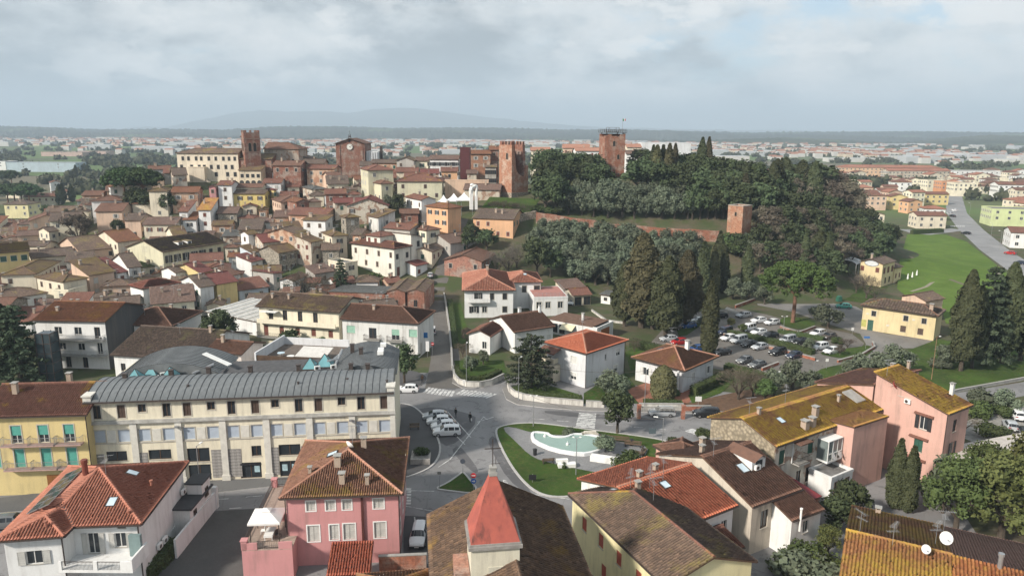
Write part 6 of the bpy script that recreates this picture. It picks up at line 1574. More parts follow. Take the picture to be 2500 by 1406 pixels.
_b.face([(-.03,math.cos(-2*math.pi*i/_n)*2.2,math.sin(-2*math.pi*i/_n)*.95)for i in range(_n)],0)
_b.build('oval_sign',[plain((.16,.17,.20),.5,name='sign_rim'),plain((.62,.64,.66),.5,name='sign_face',var=.1)],RS.root,(RS.ov-.08,RS.b*.5,7.0))
# ------------------------------------------------------------------ convent, clock church, castle
BRK_C=brick((.31,.135,.088),'castle_brick',mortar=(.40,.33,.27))
BRK_D=brick((.26,.12,.085),'convent_brick')
BRK_O=brick((.40,.20,.125),'tower_brick',mortar=(.45,.35,.27))
def sky_house(label,px0,px1,py,Y,h,depth,yaw=0,roof='gu',pitch=.33,wall='c',rm='r',wins=None,name='town_house',**k):
	"""house given by the left and right ends of its eave at distance Y"""
	p=PY(px0,py,Y);th=R(yaw)
	a=solve_len(p,math.cos(th),math.sin(th),px1,p.z)
	base=p.z-h
	return TH(label,None,None,None,h,roof,pitch,wall,rm,at=(Vector((p.x,p.y,base)),th,a,depth),wins=wins,name=name,found=6,**k)
# convent
CV=sky_house('long four-storey cream convent with brown hip roof on the ridge',427,582,374,303,12.6,12,1,'hu0',.30,stucco((.74,.65,.52),.35,'convent_cream'),T_OLD,name='convent',cat='convent',chim=(),ant=(),wins=[('F',(.11,.20,.32,.40,.52,.63,.75,.84,.93),9.6,1.0,1.6,'dark','b','s'),('F',(.08,.24,.36,.44,.55,.66,.78,.88),6.2,1.1,1.7,'dark','b','s'),('F',(.24,.62,.80,.92),3.2,1.2,1.8,'dark','b','s')])
_b=MB();_b.box(6,12.2,-2.4,.45,-5,7.0);_b.box(5.9,12.3,-2.5,.45,7.0,7.15);_b.build('porch_block',[stucco((.66,.57,.45),.4,'convent_cream2')],CV.root)
_b=MB();_b.hexa([(12.2,-2.0,-5),(19,-3.4,-5),(19,-.2,-5),(12.2,-.2,-5),(12.2,-2.0,2.2),(19,-3.4,-2.4),(19,-.2,-2.4),(12.2,-.2,2.2)]);_b.build('stair_ramp',[W_PATCH],CV.root)
sky_house('red brick wing of the convent below the bell tower',579,664,388,304,8,14,2,'gu',.26,BRK_D,'m',name='convent_wing',cat='convent',wins=[('F',(.3,.55),4,1.2,1.4,'dark','b','n')],chim=(),ant=())
_h=sky_house('arcaded cream cloister front with mossy roof under the bell tower',580,638,416,297,6.5,7,1,'sf',.25,stucco((.68,.58,.44),.35,'convent_cream'),'m',name='cloister',cat='convent',wins=[('F',4,3.6,1.2,1.4,'shut','k','s')],chim=(),ant=())
for k in range(4):
	mb=MB();n=10;pts=[(-.9,0),(.9,0)]+[(math.cos(math.pi*i/n)*.9,1.4+math.sin(math.pi*i/n)*.9)for i in range(n+1)]
	mb.face([(x,-.05,z)for x,z in pts]);mb.build('arch',[glass((.02,.02,.02),'dark_arch',.6)],_h.root,(_h.a*(k+.5)/4,_h.ov,.2))
def merlons(mb,pts,z,w,hh,t,m=0):
	for a,b in zip(pts,pts[1:]+pts[:1]):
		a,b=Vector(a),Vector(b);L=(b-a).length;n=max(2,int(L/(w*2)))
		for i in range(n):
			p=a.lerp(b,(i+.1)/n);q=a.lerp(b,(i+.1)/n+w/L);mb.bar((p.x,p.y,z+hh/2),(q.x,q.y,z+hh/2),t,hh,m)
def arch_face(mb,w,h,y,x0=0,z0=0,m=0,n=8):
	pts=[(-w/2,0),(w/2,0)]+[(math.cos(math.pi*i/n)*w/2,h-w/2+math.sin(math.pi*i/n)*w/2)for i in range(n+1)]
	mb.face([(x0+x,y,z0+z)for x,z in pts],m)
def arch_on(root,face,a,s,z,w,h,mat,name='arched_opening',off=.06):
	"""arched opening set on a face of a square tower (side a, origin at its near-left corner)"""
	mb=MB();arch_face(mb,w,h,0);f2=MB()
	rz={'F':0,'R':R(90),'L':R(-90),'B':R(180)}[face];loc={'F':(s,-off,z),'R':(a+off,s,z),'L':(-off,s,z),'B':(s,a+off,z)}[face]
	n=8;pts=[(-w/2,0)]+[(-math.cos(math.pi*i/n)*w/2,h-w/2+math.sin(math.pi*i/n)*w/2)for i in range(n+1)]+[(w/2,0)]
	o=mb.build(name,[mat],root,loc,rz)
	for p,q in zip(pts,pts[1:]):f2 .bar((p[0],-.03,p[1]),(q[0],-.03,q[1]),.18,.14)
	f2 .build('surround',[plain((.34,.24,.18),.9,name='arch_brick',var=.2)],o)
	return o
DARKHOLE=glass((.012,.011,.010),'dark_opening',.8)
def bell_tower():
	p=PY(619,386,301);top=PY(619,318,301).z;z0=p.z-6;th=R(-28)
	root=thing('bell_tower','square crenellated brick bell tower with paired arches at the convent','tower',(p.x-3.4,p.y,z0),R(28))
	s=6.2;H_=top-z0
	mb=MB();mb.box(0,s,0,s,0,H_-1.0);mb.build('shaft',[BRK_D],root)
	mb=MB();mb.box(-.12,s+.12,-.12,s+.12,H_-3.6,H_-3.2);mb.box(-.08,s+.08,-.08,s+.08,H_-8.8,H_-8.5);mb.build('string_course',[plain((.30,.20,.15),.9,name='worn_brick_trim',var=.2)],root)
	mb=MB();merlons(mb,[(.2,.2),(s-.2,.2),(s-.2,s-.2),(.2,s-.2)],H_-1.0,.75,.9,.5);tag(mb.build('battlements',[BRK_D],root),kind='stuff')
	for f in 'FLR':
		for d in(-.95,.95):arch_on(root,f,s,s/2+d,H_-8.4,1.3,3.4,DARKHOLE)
bell_tower()
_h=sky_house('dark-roofed church nave behind the bell tower',641,730,364,312,9,13,-2,'hu1',.40,patched((.42,.36,.30),(.38,.30,.25),amt=.3),'b',name='convent_church',cat='church',wins=[('F',3,3.5,1.0,1.4,'dark','b','s')],chim=(),ant=())
sky_house('small brick gable left of the bell tower',585,600,335,306,9,5,10,'gu',.2,BRK_D,'b',name='gable_block',cat='building',wins=[('F',1,5,1.1,2.4,'dark','b','n')],chim=(),ant=())
sky_house('row of brown roofs in front of the church nave',662,735,404,298,5,10,-4,'gu',.34,BRK_D,'b',wins=None)
sky_house('dark roofed house right of the row in front of the nave',735,792,400,304,5,10,3,'gu',.34,'o','d',wins=None)
sky_house('low brown roof left of the clock church',745,818,412,300,6,9,-4,'gu',.3,'o','r')
sky_house('second brown roof right of the church nave',700,760,388,318,6,9,-3,'gv',.3,'s','d')
def clock_church():
	pl,pr=PY(819,351,345),PY(889,351,345)
	w=(pr-pl).length;z0=pl.z-21
	root=thing('clock_church','tall plain brick church front with gable and white clock','church',(pl.x,pl.y,z0),R(3))
	mb=MB();H_=21.0;k=2.2;D=22
	mb.face([(0,0,0),(w,0,0),(w,0,H_),(w/2,0,H_+k),(0,0,H_)]);mb.face([(w,0,0),(w,D,0),(w,D,H_),(w,0,H_)]);mb.face([(0,D,0),(0,0,0),(0,0,H_),(0,D,H_)]);mb.face([(w,D,0),(0,D,0),(0,D,H_),(w/2,D,H_+k),(w,D,H_)])
	mb.build('wall',[brick((.26,.125,.09),'dark_church_brick',rowh=.2)],root)
	make_roof(root,[[(w+.8,-.9,H_+.0),(w+.8,D,H_+.0),(w/2,D,H_+k+.25),(w/2,-.9,H_+k+.25)],[(-.8,D,H_),(-.8,-.9,H_),(w/2,-.9,H_+k+.25),(w/2,D,H_+k+.25)]],[],T_BRN,False,gutter=False)
	for x in(.8,w-.8-1.2):
		m2=MB();m2 .box(x,x+1.2,-.25,0,0,H_-.6);m2 .build('buttress',[brick((.26,.125,.09),'dark_church_brick',rowh=.2)],root)
	c=PY(853.5,359,345);cx=c.x-pl.x;cz=c.z-z0;n=28
	m2=MB();m2 .lathe((0,0,0),[(1.42,-.1),(1.42,.12)],n);o=m2 .build('clock_face',[plain((.72,.71,.66),.6,name='clock_white',var=.04)],root,(cx,-.2,cz));o.rotation_euler=(R(90),0,0)
	m2=MB()
	for i in range(12):
		t=2*math.pi*i/12;m2 .bar((math.sin(t)*1.05,math.cos(t)*1.05,.14),(math.sin(t)*1.3,math.cos(t)*1.3,.14),.12,.04)
	for t,L,wd in((R(118),.72,.16),(R(62),1.05,.11)):m2 .bar((-math.sin(t)*.2,-math.cos(t)*.2,.16),(math.sin(t)*L,math.cos(t)*L,.16),wd,.04)
	for i in range(24):
		t,t2=2*math.pi*i/24,2*math.pi*(i+1)/24;m2 .bar((math.sin(t)*1.42,math.cos(t)*1.42,.12),(math.sin(t2)*1.42,math.cos(t2)*1.42,.12),.1,.06)
	m2 .build('numerals_and_hands',[METAL_D],o)
	m2=MB();m2 .box(cx-.4,cx+.4,-.06,.02,H_+.6,H_+1.7);m2 .build('gable_window',[DARKHOLE],root)
	m2=MB();t0=H_+k*.85
	for sx in(-1,1):
		for sy in(-1,1):m2 .bar((cx+sx*.7,1+sy*.7,t0),(cx+sx*.25,1+sy*.25,t0+2.4),.09,.09)
	m2 .lathe((cx,1,t0+1.0),[(.45,0),(.4,.35),(.2,.7),(.05,.75)],10);m2 .bar((cx,1,t0+2.4),(cx,1,t0+4.2),.07,.07);m2 .bar((cx-.4,1,t0+3.5),(cx+.4,1,t0+3.5),.06,.06);m2 .build('bell_frame',[METAL_D],root)
	m2=MB();arch_face(m2,2.8,5.5,-.3);m2 .build('portal',[plain((.12,.16,.15),.6,name='green_bronze')],root,(w*.62,0,0))
	m2=MB();m2 .box(w+.3,w+6.0,2,14,8,17.5);m2 .build('side_chapel',[W_WHITE],root)
	for i in range(5):m2=MB();m2 .box(w+.6+i*1.1,w+1.1+i*1.1,1.5,2.02,8,17.3);m2 .build('rib',[W_WHITE2],root)
	m2=MB();m2 .box(w+6.2,w+7.4,6,7.4,8,20);m2 .build('chimney_stack',[METAL_D],root)
clock_church()
# skyline behind the upper town
for q in(('dark maroon windowless slab block on the skyline',1120,1149,361,300,14,9,0,'flat',.1,plain((.10,.028,.03),.6,name='maroon_cladding'),None,[]),('brick palace with orange roof behind the ruined tower',1147,1200,376,318,12,10,4,'gu',.3,BRK_O,'a',None),('taller brick block of the palace behind the ruined tower',1194,1220,366,322,13,10,4,'gu',.3,BRK_D,'a',None),('long white house with dark shutters on the ridge',1047,1121,389,305,9,9,0,'gu',.33,'w','p',[('F',(.07,.26,.46,.67,.93),6.3,1.6,1.5,'open','k','n'),('F',(.07,.46,.93),2.4,1.4,1.4,'open','k','n')]),('grey gabled house left of the long white house',965,1012,392,303,8,12,-2,'gv',.36,'g','o',None),('house with brown roof between the grey gable and the long white house',1012,1047,393,308,7.5,9,0,'gu',.3,'C','p',None),('ochre house with red roof and upper balcony near the slab block',1075,1119,419,288,7,9,4,'gu',.32,'O','r',None),('red-roofed house left of the ochre house',1026,1074,424,286,6,10,8,'gu',.30,'p','M',None),('low roofs with pale gable above the long palace',965,1022,420,292,6,10,5,'gu',.3,'c','r',None),('red roof above the long palace',985,1050,432,282,8,9,4,'gu',.3,'p','r',[]),('brown house with cream porch left of the ruined tower',1138,1166,424,290,6,8,3,'gu',.3,'h','p',None),('house with stacked dark balconies beside the ruined tower',1182,1214,408,284,9,8,2,'gu',.25,'g','o',[('F',3,6.2,1.6,1.6,'dark','k','n'),('F',3,3.0,1.6,1.6,'dark','k','n')]),('peach garden wall house with blind arches behind the white tents',1083,1196,440,268,8,3,3,'flat',.1,stucco((.64,.46,.34),.4,'peach_wall'),None,[]),('low barn with long brown roof at the foot of the ruined tower',1130,1222,463,264,4.5,9,-6,'gu',.4,'h','p',[]),('pale concrete block with wide terrace left of the clock church',900,958,404,330,6,10,0,'flat',.1,'g',None,None),('brown roofs right of the clock church',905,975,398,322,6,9,2,'gu',.3,'o','d',None),('white hall with arched windows beside the castle keep',1528,1560,376,325,13,9,0,'gu',.3,'w','p',[('F',1,7.0,1.4,2.4,'dark','k','s')]),('modern building with wide flat white roof behind the castle trees',1565,1690,349,430,8,14,0,'flat',.1,W_WHITE2,None,[]),('terracotta roofed block behind the castle trees, left of the keep',1372,1440,362,420,8,14,-6,'gu',.30,'p',T_PALE,None),('second terracotta roof behind the castle trees',1405,1472,369,400,8,12,4,'gu',.28,'w',T_PALE,None),('terracotta roof right behind the ruined tower trees',1295,1345,368,400,8,12,0,'gu',.28,'c',T_PALE,None),('pale roof just right of the castle keep',1530,1568,360,410,8,12,0,'gu',.28,'c',T_PALE,None),):sky_house(*q[:9],q[9],q[10],q[11],q[12],chim=()if q[8]=='flat' else 'auto')
# ruined tower: hollow, its front torn open
def ruined_tower():
	c=PY(1249,482,264);z0=c.z-3;top=PY(1249,346,264).z
	th=R(38);s=7.5;H_=top-z0;t=1.1;BRK_C=brick((.40,.20,.13),'ruin_brick',mortar=(.52,.43,.35))
	root=thing('ruined_tower','tall ruined brick castle tower with battlements and torn open front','tower',(c.x,c.y,z0),th)
	rr=random.Random(5)
	def rag(n,lo,hi):return[lo+(hi-lo)*i/n+rr.uniform(-.25,.25)for i in range(n+1)]
	mb=MB()
	mb.box(0,t,0,s,0,H_-1.2)
	mb.build('left_wall',[BRK_C],root)
	prof=[(0,s),(4.5,s),(8.2,s),(9.5,s),(10.2,5.2),(10.8,3.9),(11.4,3.0),(12.4,2.2),(13.6,1.9),(15.0,1.75),(16.6,1.6),(18.2,1.35),(H_-1.6,1.15)]
	k=0
	for(a0,w0),(a1,w1)in zip(prof,prof[1:]):
		mb=MB();o0,o1=rr.uniform(-.08,.08),rr.uniform(-.08,.08)
		mb.hexa([(t+.002,0+.0,a0),(max(w0,t+.05),0,a0),(max(w0,t+.05),t,a0),(t+.002,t,a0),(t+.002,0,a1),(max(w1,t+.05)+o1,0,a1),(max(w1,t+.05)+o1,t,a1),(t+.002,t,a1)]);mb.build('front_masonry',[BRK_C],root);k+=1
	mb=MB();mb.hexa([(s-1.3,0,9.5),(s,0,9.5),(s,t,9.5),(s-1.3,t,9.5),(s-.5,0,13.4),(s,0,14.2),(s,t,14.2),(s-.5,t,13.4)]);mb.build('broken_stump',[BRK_C],root)
	mb=MB();mb.box(s-t,s,t,s,0,14.0);mb.hexa([(s-t,t+.4,14.0),(s,t+.4,14.0),(s,s,14.0),(s-t,s,14.0),(s-t,t+.9,H_-1.2),(s,t+.9,H_-1.2),(s,s,H_-1.2),(s-t,s,H_-1.2)]);mb.build('right_wall',[BRK_D],root)
	mb=MB();mb.box(t,s-t,s-t,s,0,H_-1.2);mb.build('back_wall',[BRK_D],root)
	for f,n in(('L',4),('B',4),('R',3)):
		for i in range(n):
			a=.3+i*(s-.3)/n;mb=MB()
			if f=='L':mb.box(.05,.8,a,a+.9,H_-1.2,H_)
			elif f=='R':mb.box(s-.8,s-.05,2.2+i*1.6,3.1+i*1.6,H_-1.2,H_)
			else:mb.box(a,a+.9,s-.8,s-.05,H_-1.2,H_)
			mb.build('merlon',[BRK_D],root)
	arch_on(root,'L',s,s*.35,H_-6.3,1.1,2.3,DARKHOLE)
	mb=MB();mb.box(-.25,s+.25,-.25,s+.25,-2,4.6);mb.build('stone_base',[stone((.42,.36,.29),'pale_rubble')],root)
	mb=MB();mb.lathe((0,0,0),[(.55,0),(.55,.1)],14);o=mb.build('round_lamp',[WHITE],root,(s*.6,s-t-.12,H_-4.2));o.rotation_euler=(R(90),0,0)
ruined_tower()
def castle_keep():
	c=PY(1474,440,284);z0=c.z-3;top=PY(1474,328,284).z;H_=top-z0;s=8.0
	root=thing('castle_keep','square brick castle keep with viewing platform and flag','tower',(c.x,c.y,z0),R(9))
	mb=MB();mb.box(0,s,0,s,0,H_-1.0);mb.build('shaft',[BRK_C],root)
	rr=random.Random(9)
	for i,(x0,x1,hh)in enumerate(((0,1.2,.5),(1.2,2.6,.95),(2.6,4.6,.35),(4.6,5.8,.15),(5.8,7.0,1.0),(7.0,8.0,1.3))):
		mb=MB();mb.box(x0,x1,0,1.0,H_-1.0,H_-1.0+hh);mb.build('broken_parapet',[BRK_C],root)
	for x0,x1 in((0,s),):mb=MB();mb.box(0,s,s-1,s,H_-1.0,H_+.1);mb.build('broken_parapet',[BRK_C],root)
	for f,q,z,w,h in(('F',3.6,H_-4.4,1.0,2.0),('F',5.4,H_-9.3,1.0,1.8),('F',5.6,H_-15.2,.6,.6),('F',5.4,.0,1.4,2.6),('R',3,H_-4.0,1.0,1.8)):arch_on(root,f,s,q,z,w,h,DARKHOLE)
	mb=MB()
	mb.box(-.3,s+.4,-.4,s+.3,H_+.55,H_+.75);mb.box(1.3,5.2,-.6,3.2,H_+.76,H_+.9);mb.build('platform',[METAL_D],root)
	mb=MB()
	for z in(1.2,1.55,1.85):
		for p,q in(((-.3,-.4),(s+.4,-.4)),((s+.4,-.4),(s+.4,s+.3)),((-.3,-.4),(-.3,s+.3)),((-.3,s+.3),(s+.4,s+.3))):mb.bar((*p,H_+z),(*q,H_+z),.09,.09)
	for i in range(12):
		x=-.3+i*(s+.7)/11;mb.bar((x,-.4,H_+.7),(x,-.4,H_+1.85),.09,.09);mb.bar((x,s+.3,H_+.7),(x,s+.3,H_+1.85),.09,.09)
	for p in((1.3,-.6),(5.2,-.6),(1.3,3.2),(5.2,3.2)):mb.bar((*p,H_+.7),(*p,H_+2.5),.1,.1)
	mb.box(1.2,5.3,-.7,3.3,H_+2.45,H_+2.55)
	for x in(.8,s-.8):mb.bar((x,.5,H_-1),(x,.5,H_+.6),.25,.25);mb.bar((x,s-.5,H_-1),(x,s-.5,H_+.6),.25,.25)
	mb.build('railing',[METAL_D],root)
	mb=MB();mb.bar((7.0,1.0,H_+.7),(7.0,1.0,H_+6.0),.09,.09);fp=mb.build('flagpole',[METAL_G],root)
	for i,c_ in enumerate(((.03,.22,.07),(.7,.7,.68),(.50,.03,.03))):
		mb=MB();pts=[]
		for j in range(4):
			x0=7.05+i*.36+j*.09;y0=1.0+.07*math.sin((i*4+j)*1.3);pts.append((x0,y0))
		pts.append((7.05+(i+1)*.36,1.0+.07*math.sin((i*4+4)*1.3)))
		for(x0,y0),(x1,y1)in zip(pts,pts[1:]):mb.face([(x0,y0,H_+4.9),(x1,y1,H_+4.9),(x1,y1,H_+5.7),(x0,y0,H_+5.7)])
		mb.build('flag_band',[plain(c_,.8,name='flag_cloth',var=.03)],fp)
castle_keep()
def small_tower():
	c=PY(1809,585,233);z0=c.z-2;top=PY(1809,503,233).z;H_=top-z0;s=5.4
	root=thing('corner_tower','small square roofless brick tower at the end of the castle wall','tower',(c.x,c.y,z0),R(42))
	t=.6;mb=MB()
	for x0,x1,y0,y1 in((0,s,0,t),(0,s,s-t,s),(0,t,t,s-t),(s-t,s,t,s-t)):mb.box(x0,x1,y0,y1,0,H_-.2)
	mb.box(t,s-t,t,s-t,0,H_-2.2)
	mb.build('shaft',[BRK_O],root)
	mb=MB()
	for x0,x1,y0,y1 in((-.08,s+.08,-.08,t),(-.08,s+.08,s-t,s+.08),(-.08,t,t,s-t),(s-t,s+.08,t,s-t)):mb.box(x0,x1,y0,y1,H_-.2,H_)
	mb.build('coping',[plain((.42,.38,.33),.9,name='lime_coping',var=.2)],root)
	arch_on(root,'L',s,s*.45,H_-3.4,.8,1.3,DARKHOLE);arch_on(root,'F',s,s*.52,1.3,1.1,2.4,DARKHOLE)
small_tower()
def castle_wall(label,pts,hh,seg=3.0,t=1.0,mat=None):
	root=thing('castle_wall',label,'wall',(pts[0][0],pts[0][1],T(*pts[0])))
	o=root.location
	for(x0,y0),(x1,y1)in zip(pts,pts[1:]):
		L=math.hypot(x1-x0,y1-y0);n=max(1,int(L/seg))
		mb=MB()
		for i in range(n):
			a=Vector((x0+(x1-x0)*i/n,y0+(y1-y0)*i/n));b=Vector((x0+(x1-x0)*(i+1)/n,y0+(y1-y0)*(i+1)/n));nn=Vector((-(b-a).y,(b-a).x)).normalized()*t/2
			za,zb=T(a.x,a.y),T(b.x,b.y);j=.12*math.sin(i*1.7)
			q=[a+nn,a-nn,b-nn,b+nn]
			mb.hexa([(q[0].x-o.x,q[0].y-o.y,za-2-o.z),(q[1].x-o.x,q[1].y-o.y,za-2-o.z),(q[2].x-o.x,q[2].y-o.y,zb-2-o.z),(q[3].x-o.x,q[3].y-o.y,zb-2-o.z),(q[0].x-o.x,q[0].y-o.y,za+hh+j-o.z),(q[1].x-o.x,q[1].y-o.y,za+hh+j-o.z),(q[2].x-o.x,q[2].y-o.y,zb+hh+j-o.z),(q[3].x-o.x,q[3].y-o.y,zb+hh+j-o.z)])
		mb.build('wall_section',[mat or BRK_C],root)
castle_wall('long brick castle wall across the olive slope',[(8,247),(22,245),(38,243),(54,240),(68,238)],3.4)
castle_wall('lower brick wall joining the corner tower',[(73,239),(88,244),(100,252)],2.6)
castle_wall('rubble retaining wall under the grassy terrace',[(-12,243),(0,246),(8,250)],2.2,mat=stone((.40,.34,.27),'terrace_rubble'))
sheet('grass_terrace',[Vector((-13,246,0)),Vector((6,249,0)),Vector((10,258,0)),Vector((-8,260,0))],2.4,GRASS,drape=True)
# white tents and the white sculpture on the upper square
for i,(px,py,w,lab)in enumerate(((1083,492,4.0,'small white peaked tent, leftmost of three behind the orange house'),(1108,488,5.0,'white peaked tent, middle of three behind the orange house'),(1133,486,5.5,'largest white peaked tent, right of three beside the white sculpture'))):
	p=PY(px,py,254);t_=thing('tent',lab,'tent',(p.x,p.y,p.z-2.4),.1,'white tents on the upper square')
	for x in(-w/2,w/2):
		for y in(-w/2,w/2):mb=MB();mb.tube((x,y,-3),(x,y,2.4),.06,.06,6);mb.build('pole',[METAL_G],t_)
	mb=MB();N_=7
	for k in range(4):
		c0=[(-w/2,-w/2),(w/2,-w/2),(w/2,w/2),(-w/2,w/2)][k];c1=[(-w/2,-w/2),(w/2,-w/2),(w/2,w/2),(-w/2,w/2)][(k+1)%4]
		for j in range(N_):
			t0,t1=j/N_,(j+1)/N_;z=lambda t:2.4+2.3*t**1.8
			mb.face([(c0[0]*(1-t0),c0[1]*(1-t0),z(t0)),(c1[0]*(1-t0),c1[1]*(1-t0),z(t0)),(c1[0]*(1-t1),c1[1]*(1-t1),z(t1)),(c0[0]*(1-t1),c0[1]*(1-t1),z(t1))])
		mb.face([(c0[0],c0[1],2.0),(c1[0],c1[1],2.0),(c1[0],c1[1],2.4),(c0[0],c0[1],2.4)])
	mb.build('canopy',[plain((.80,.81,.82),.6,name='tent_white',var=.03)],t_)
def sculpture():
	p=PY(1156,490,250);root=thing('sculpture','tall white arched sculpture standing right of the white tents','sculpture',(p.x,p.y,p.z),.2)
	mb=MB();mb.box(-1.3,-.2,-.6,.6,-3,2.4);mb.box(.4,1.3,-.6,.6,-3,1.6);mb.build('plinth',[WHITE],root)
	mb=MB();pts=[(-.8,0,2.2),(-.9,0,3.4),(-.4,0,4.6),(.5,0,5.0),(1.2,0,4.5),(1.0,0,3.2),(.9,0,1.4)];rad=[.62,.72,.75,.7,.5,.42,.42]
	for(a,b,r0,r1)in zip(pts,pts[1:],rad,rad[1:]):mb.tube(a,b,r0,r1,10)
	mb.lathe((-.5,0,4.9),[(.1,0),(.7,.25),(.6,.7),(.1,.9)],10);mb.lathe((.9,0,4.5),[(.1,0),(.55,.2),(.45,.65),(.05,.8)],10)
	mb.build('body',[WHITE],root)
sculpture()
# ------------------------------------------------------------------ trees
BARK=plain((.10,.08,.062),.95,name='bark',var=.3)
BARK_P=plain((.22,.12,.08),.95,name='pine_bark',var=.3)
L_OAK=leafmat((.028,.042,.020),(.062,.080,.034),'evergreen_leaves')
L_OLIVE=leafmat((.062,.080,.050),(.125,.145,.096),'olive_leaves')
L_CYP=leafmat((.034,.044,.020),(.070,.078,.036),'cypress_leaves')
L_CYPB=leafmat((.055,.056,.027),(.100,.092,.045),'brownish_cypress_leaves')
L_PINE=leafmat((.038,.066,.017),(.075,.108,.028),'pine_needles')
L_FIR=leafmat((.032,.048,.028),(.060,.082,.045),'fir_needles')
L_GRN=leafmat((.045,.070,.022),(.085,.115,.036),'green_leaves')
L_BUSH=leafmat((.035,.055,.018),(.065,.085,.030),'shrub_leaves')
L_YEL=leafmat((.058,.070,.022),(.105,.110,.034),'yellow_green_leaves')
TWIG=leafmat((.085,.068,.055),(.15,.12,.095),'twigs',.95)
TWIG_G=leafmat((.13,.115,.10),(.20,.175,.15),'grey_twigs',.95)
def leaf_quads(C,N,s,rg,asp=1.0,up=0.0):
	n=len(C);r=rg.normal(size=(n,3));r[:,2]+=up
	t=r-(r*N).sum(1,keepdims=True)*N;t/=np.linalg.norm(t,axis=1,keepdims=True)+1e-9
	b=np.cross(N,t);s=np.asarray(s).reshape(-1,1)
	t=t*s*asp*.5;b=b*s*.5
	return np.stack([C-t-b,C+t-b*.6,C+t*1.1+b*.6,C-t*.8+b],1)
def clump_leaves(clumps,leaf,dens,rg,asp=1.0,wob=.55,up=0.0,shell=(.62,1.06)):
	Q=[]
	for c,r in clumps:
		r=np.array(r if hasattr(r,'__len__')else(r,r,r),float)
		area=4*math.pi*(np.prod(r)**(2/3));n=max(12,int(area*dens/(leaf*leaf*asp)))
		d=rg.normal(size=(n,3));d/=np.linalg.norm(d,axis=1,keepdims=True)
		rad=shell[0]+(shell[1]-shell[0])*rg.random((n,1))**.6
		P=np.array(c)+d*r*rad
		N=d+rg.normal(size=(n,3))*wob;N/=np.linalg.norm(N,axis=1,keepdims=True)
		Q.append(leaf_quads(P,N,leaf*rg.uniform(.6,1.35,n),rg,asp,up))
	return np.concatenate(Q)
def cores(clumps,k=.62):
	"""dark hearts of the clumps so that a crown is not see-through"""
	Q=[]
	for c,r in clumps:
		r=np.array(r if hasattr(r,'__len__')else(r,r,r),float)*k;c=np.array(c)
		la=[-.9,-.35,.35,.9];m=6
		ring=[[c+r*np.array((math.cos(a)*math.cos(t),math.sin(a)*math.cos(t),math.sin(t)))for a in[2*math.pi*i/m for i in range(m)]]for t in la]
		for A,B in zip(ring,ring[1:]):
			for i in range(m):Q.append([A[i],A[(i+1)%m],B[(i+1)%m],B[i]])
	return np.array(Q)
TREES={}
def variant(kind,trunk,quads,mat,bark=BARK):
	TREES.setdefault(kind,[]).append((trunk.mesh('trunk',[bark]),quads_mesh('crown',quads,mat)))
def limb(mb,p,q,r0,r1,n=5):mb.tube(p,q,r0,r1,n,caps=False)
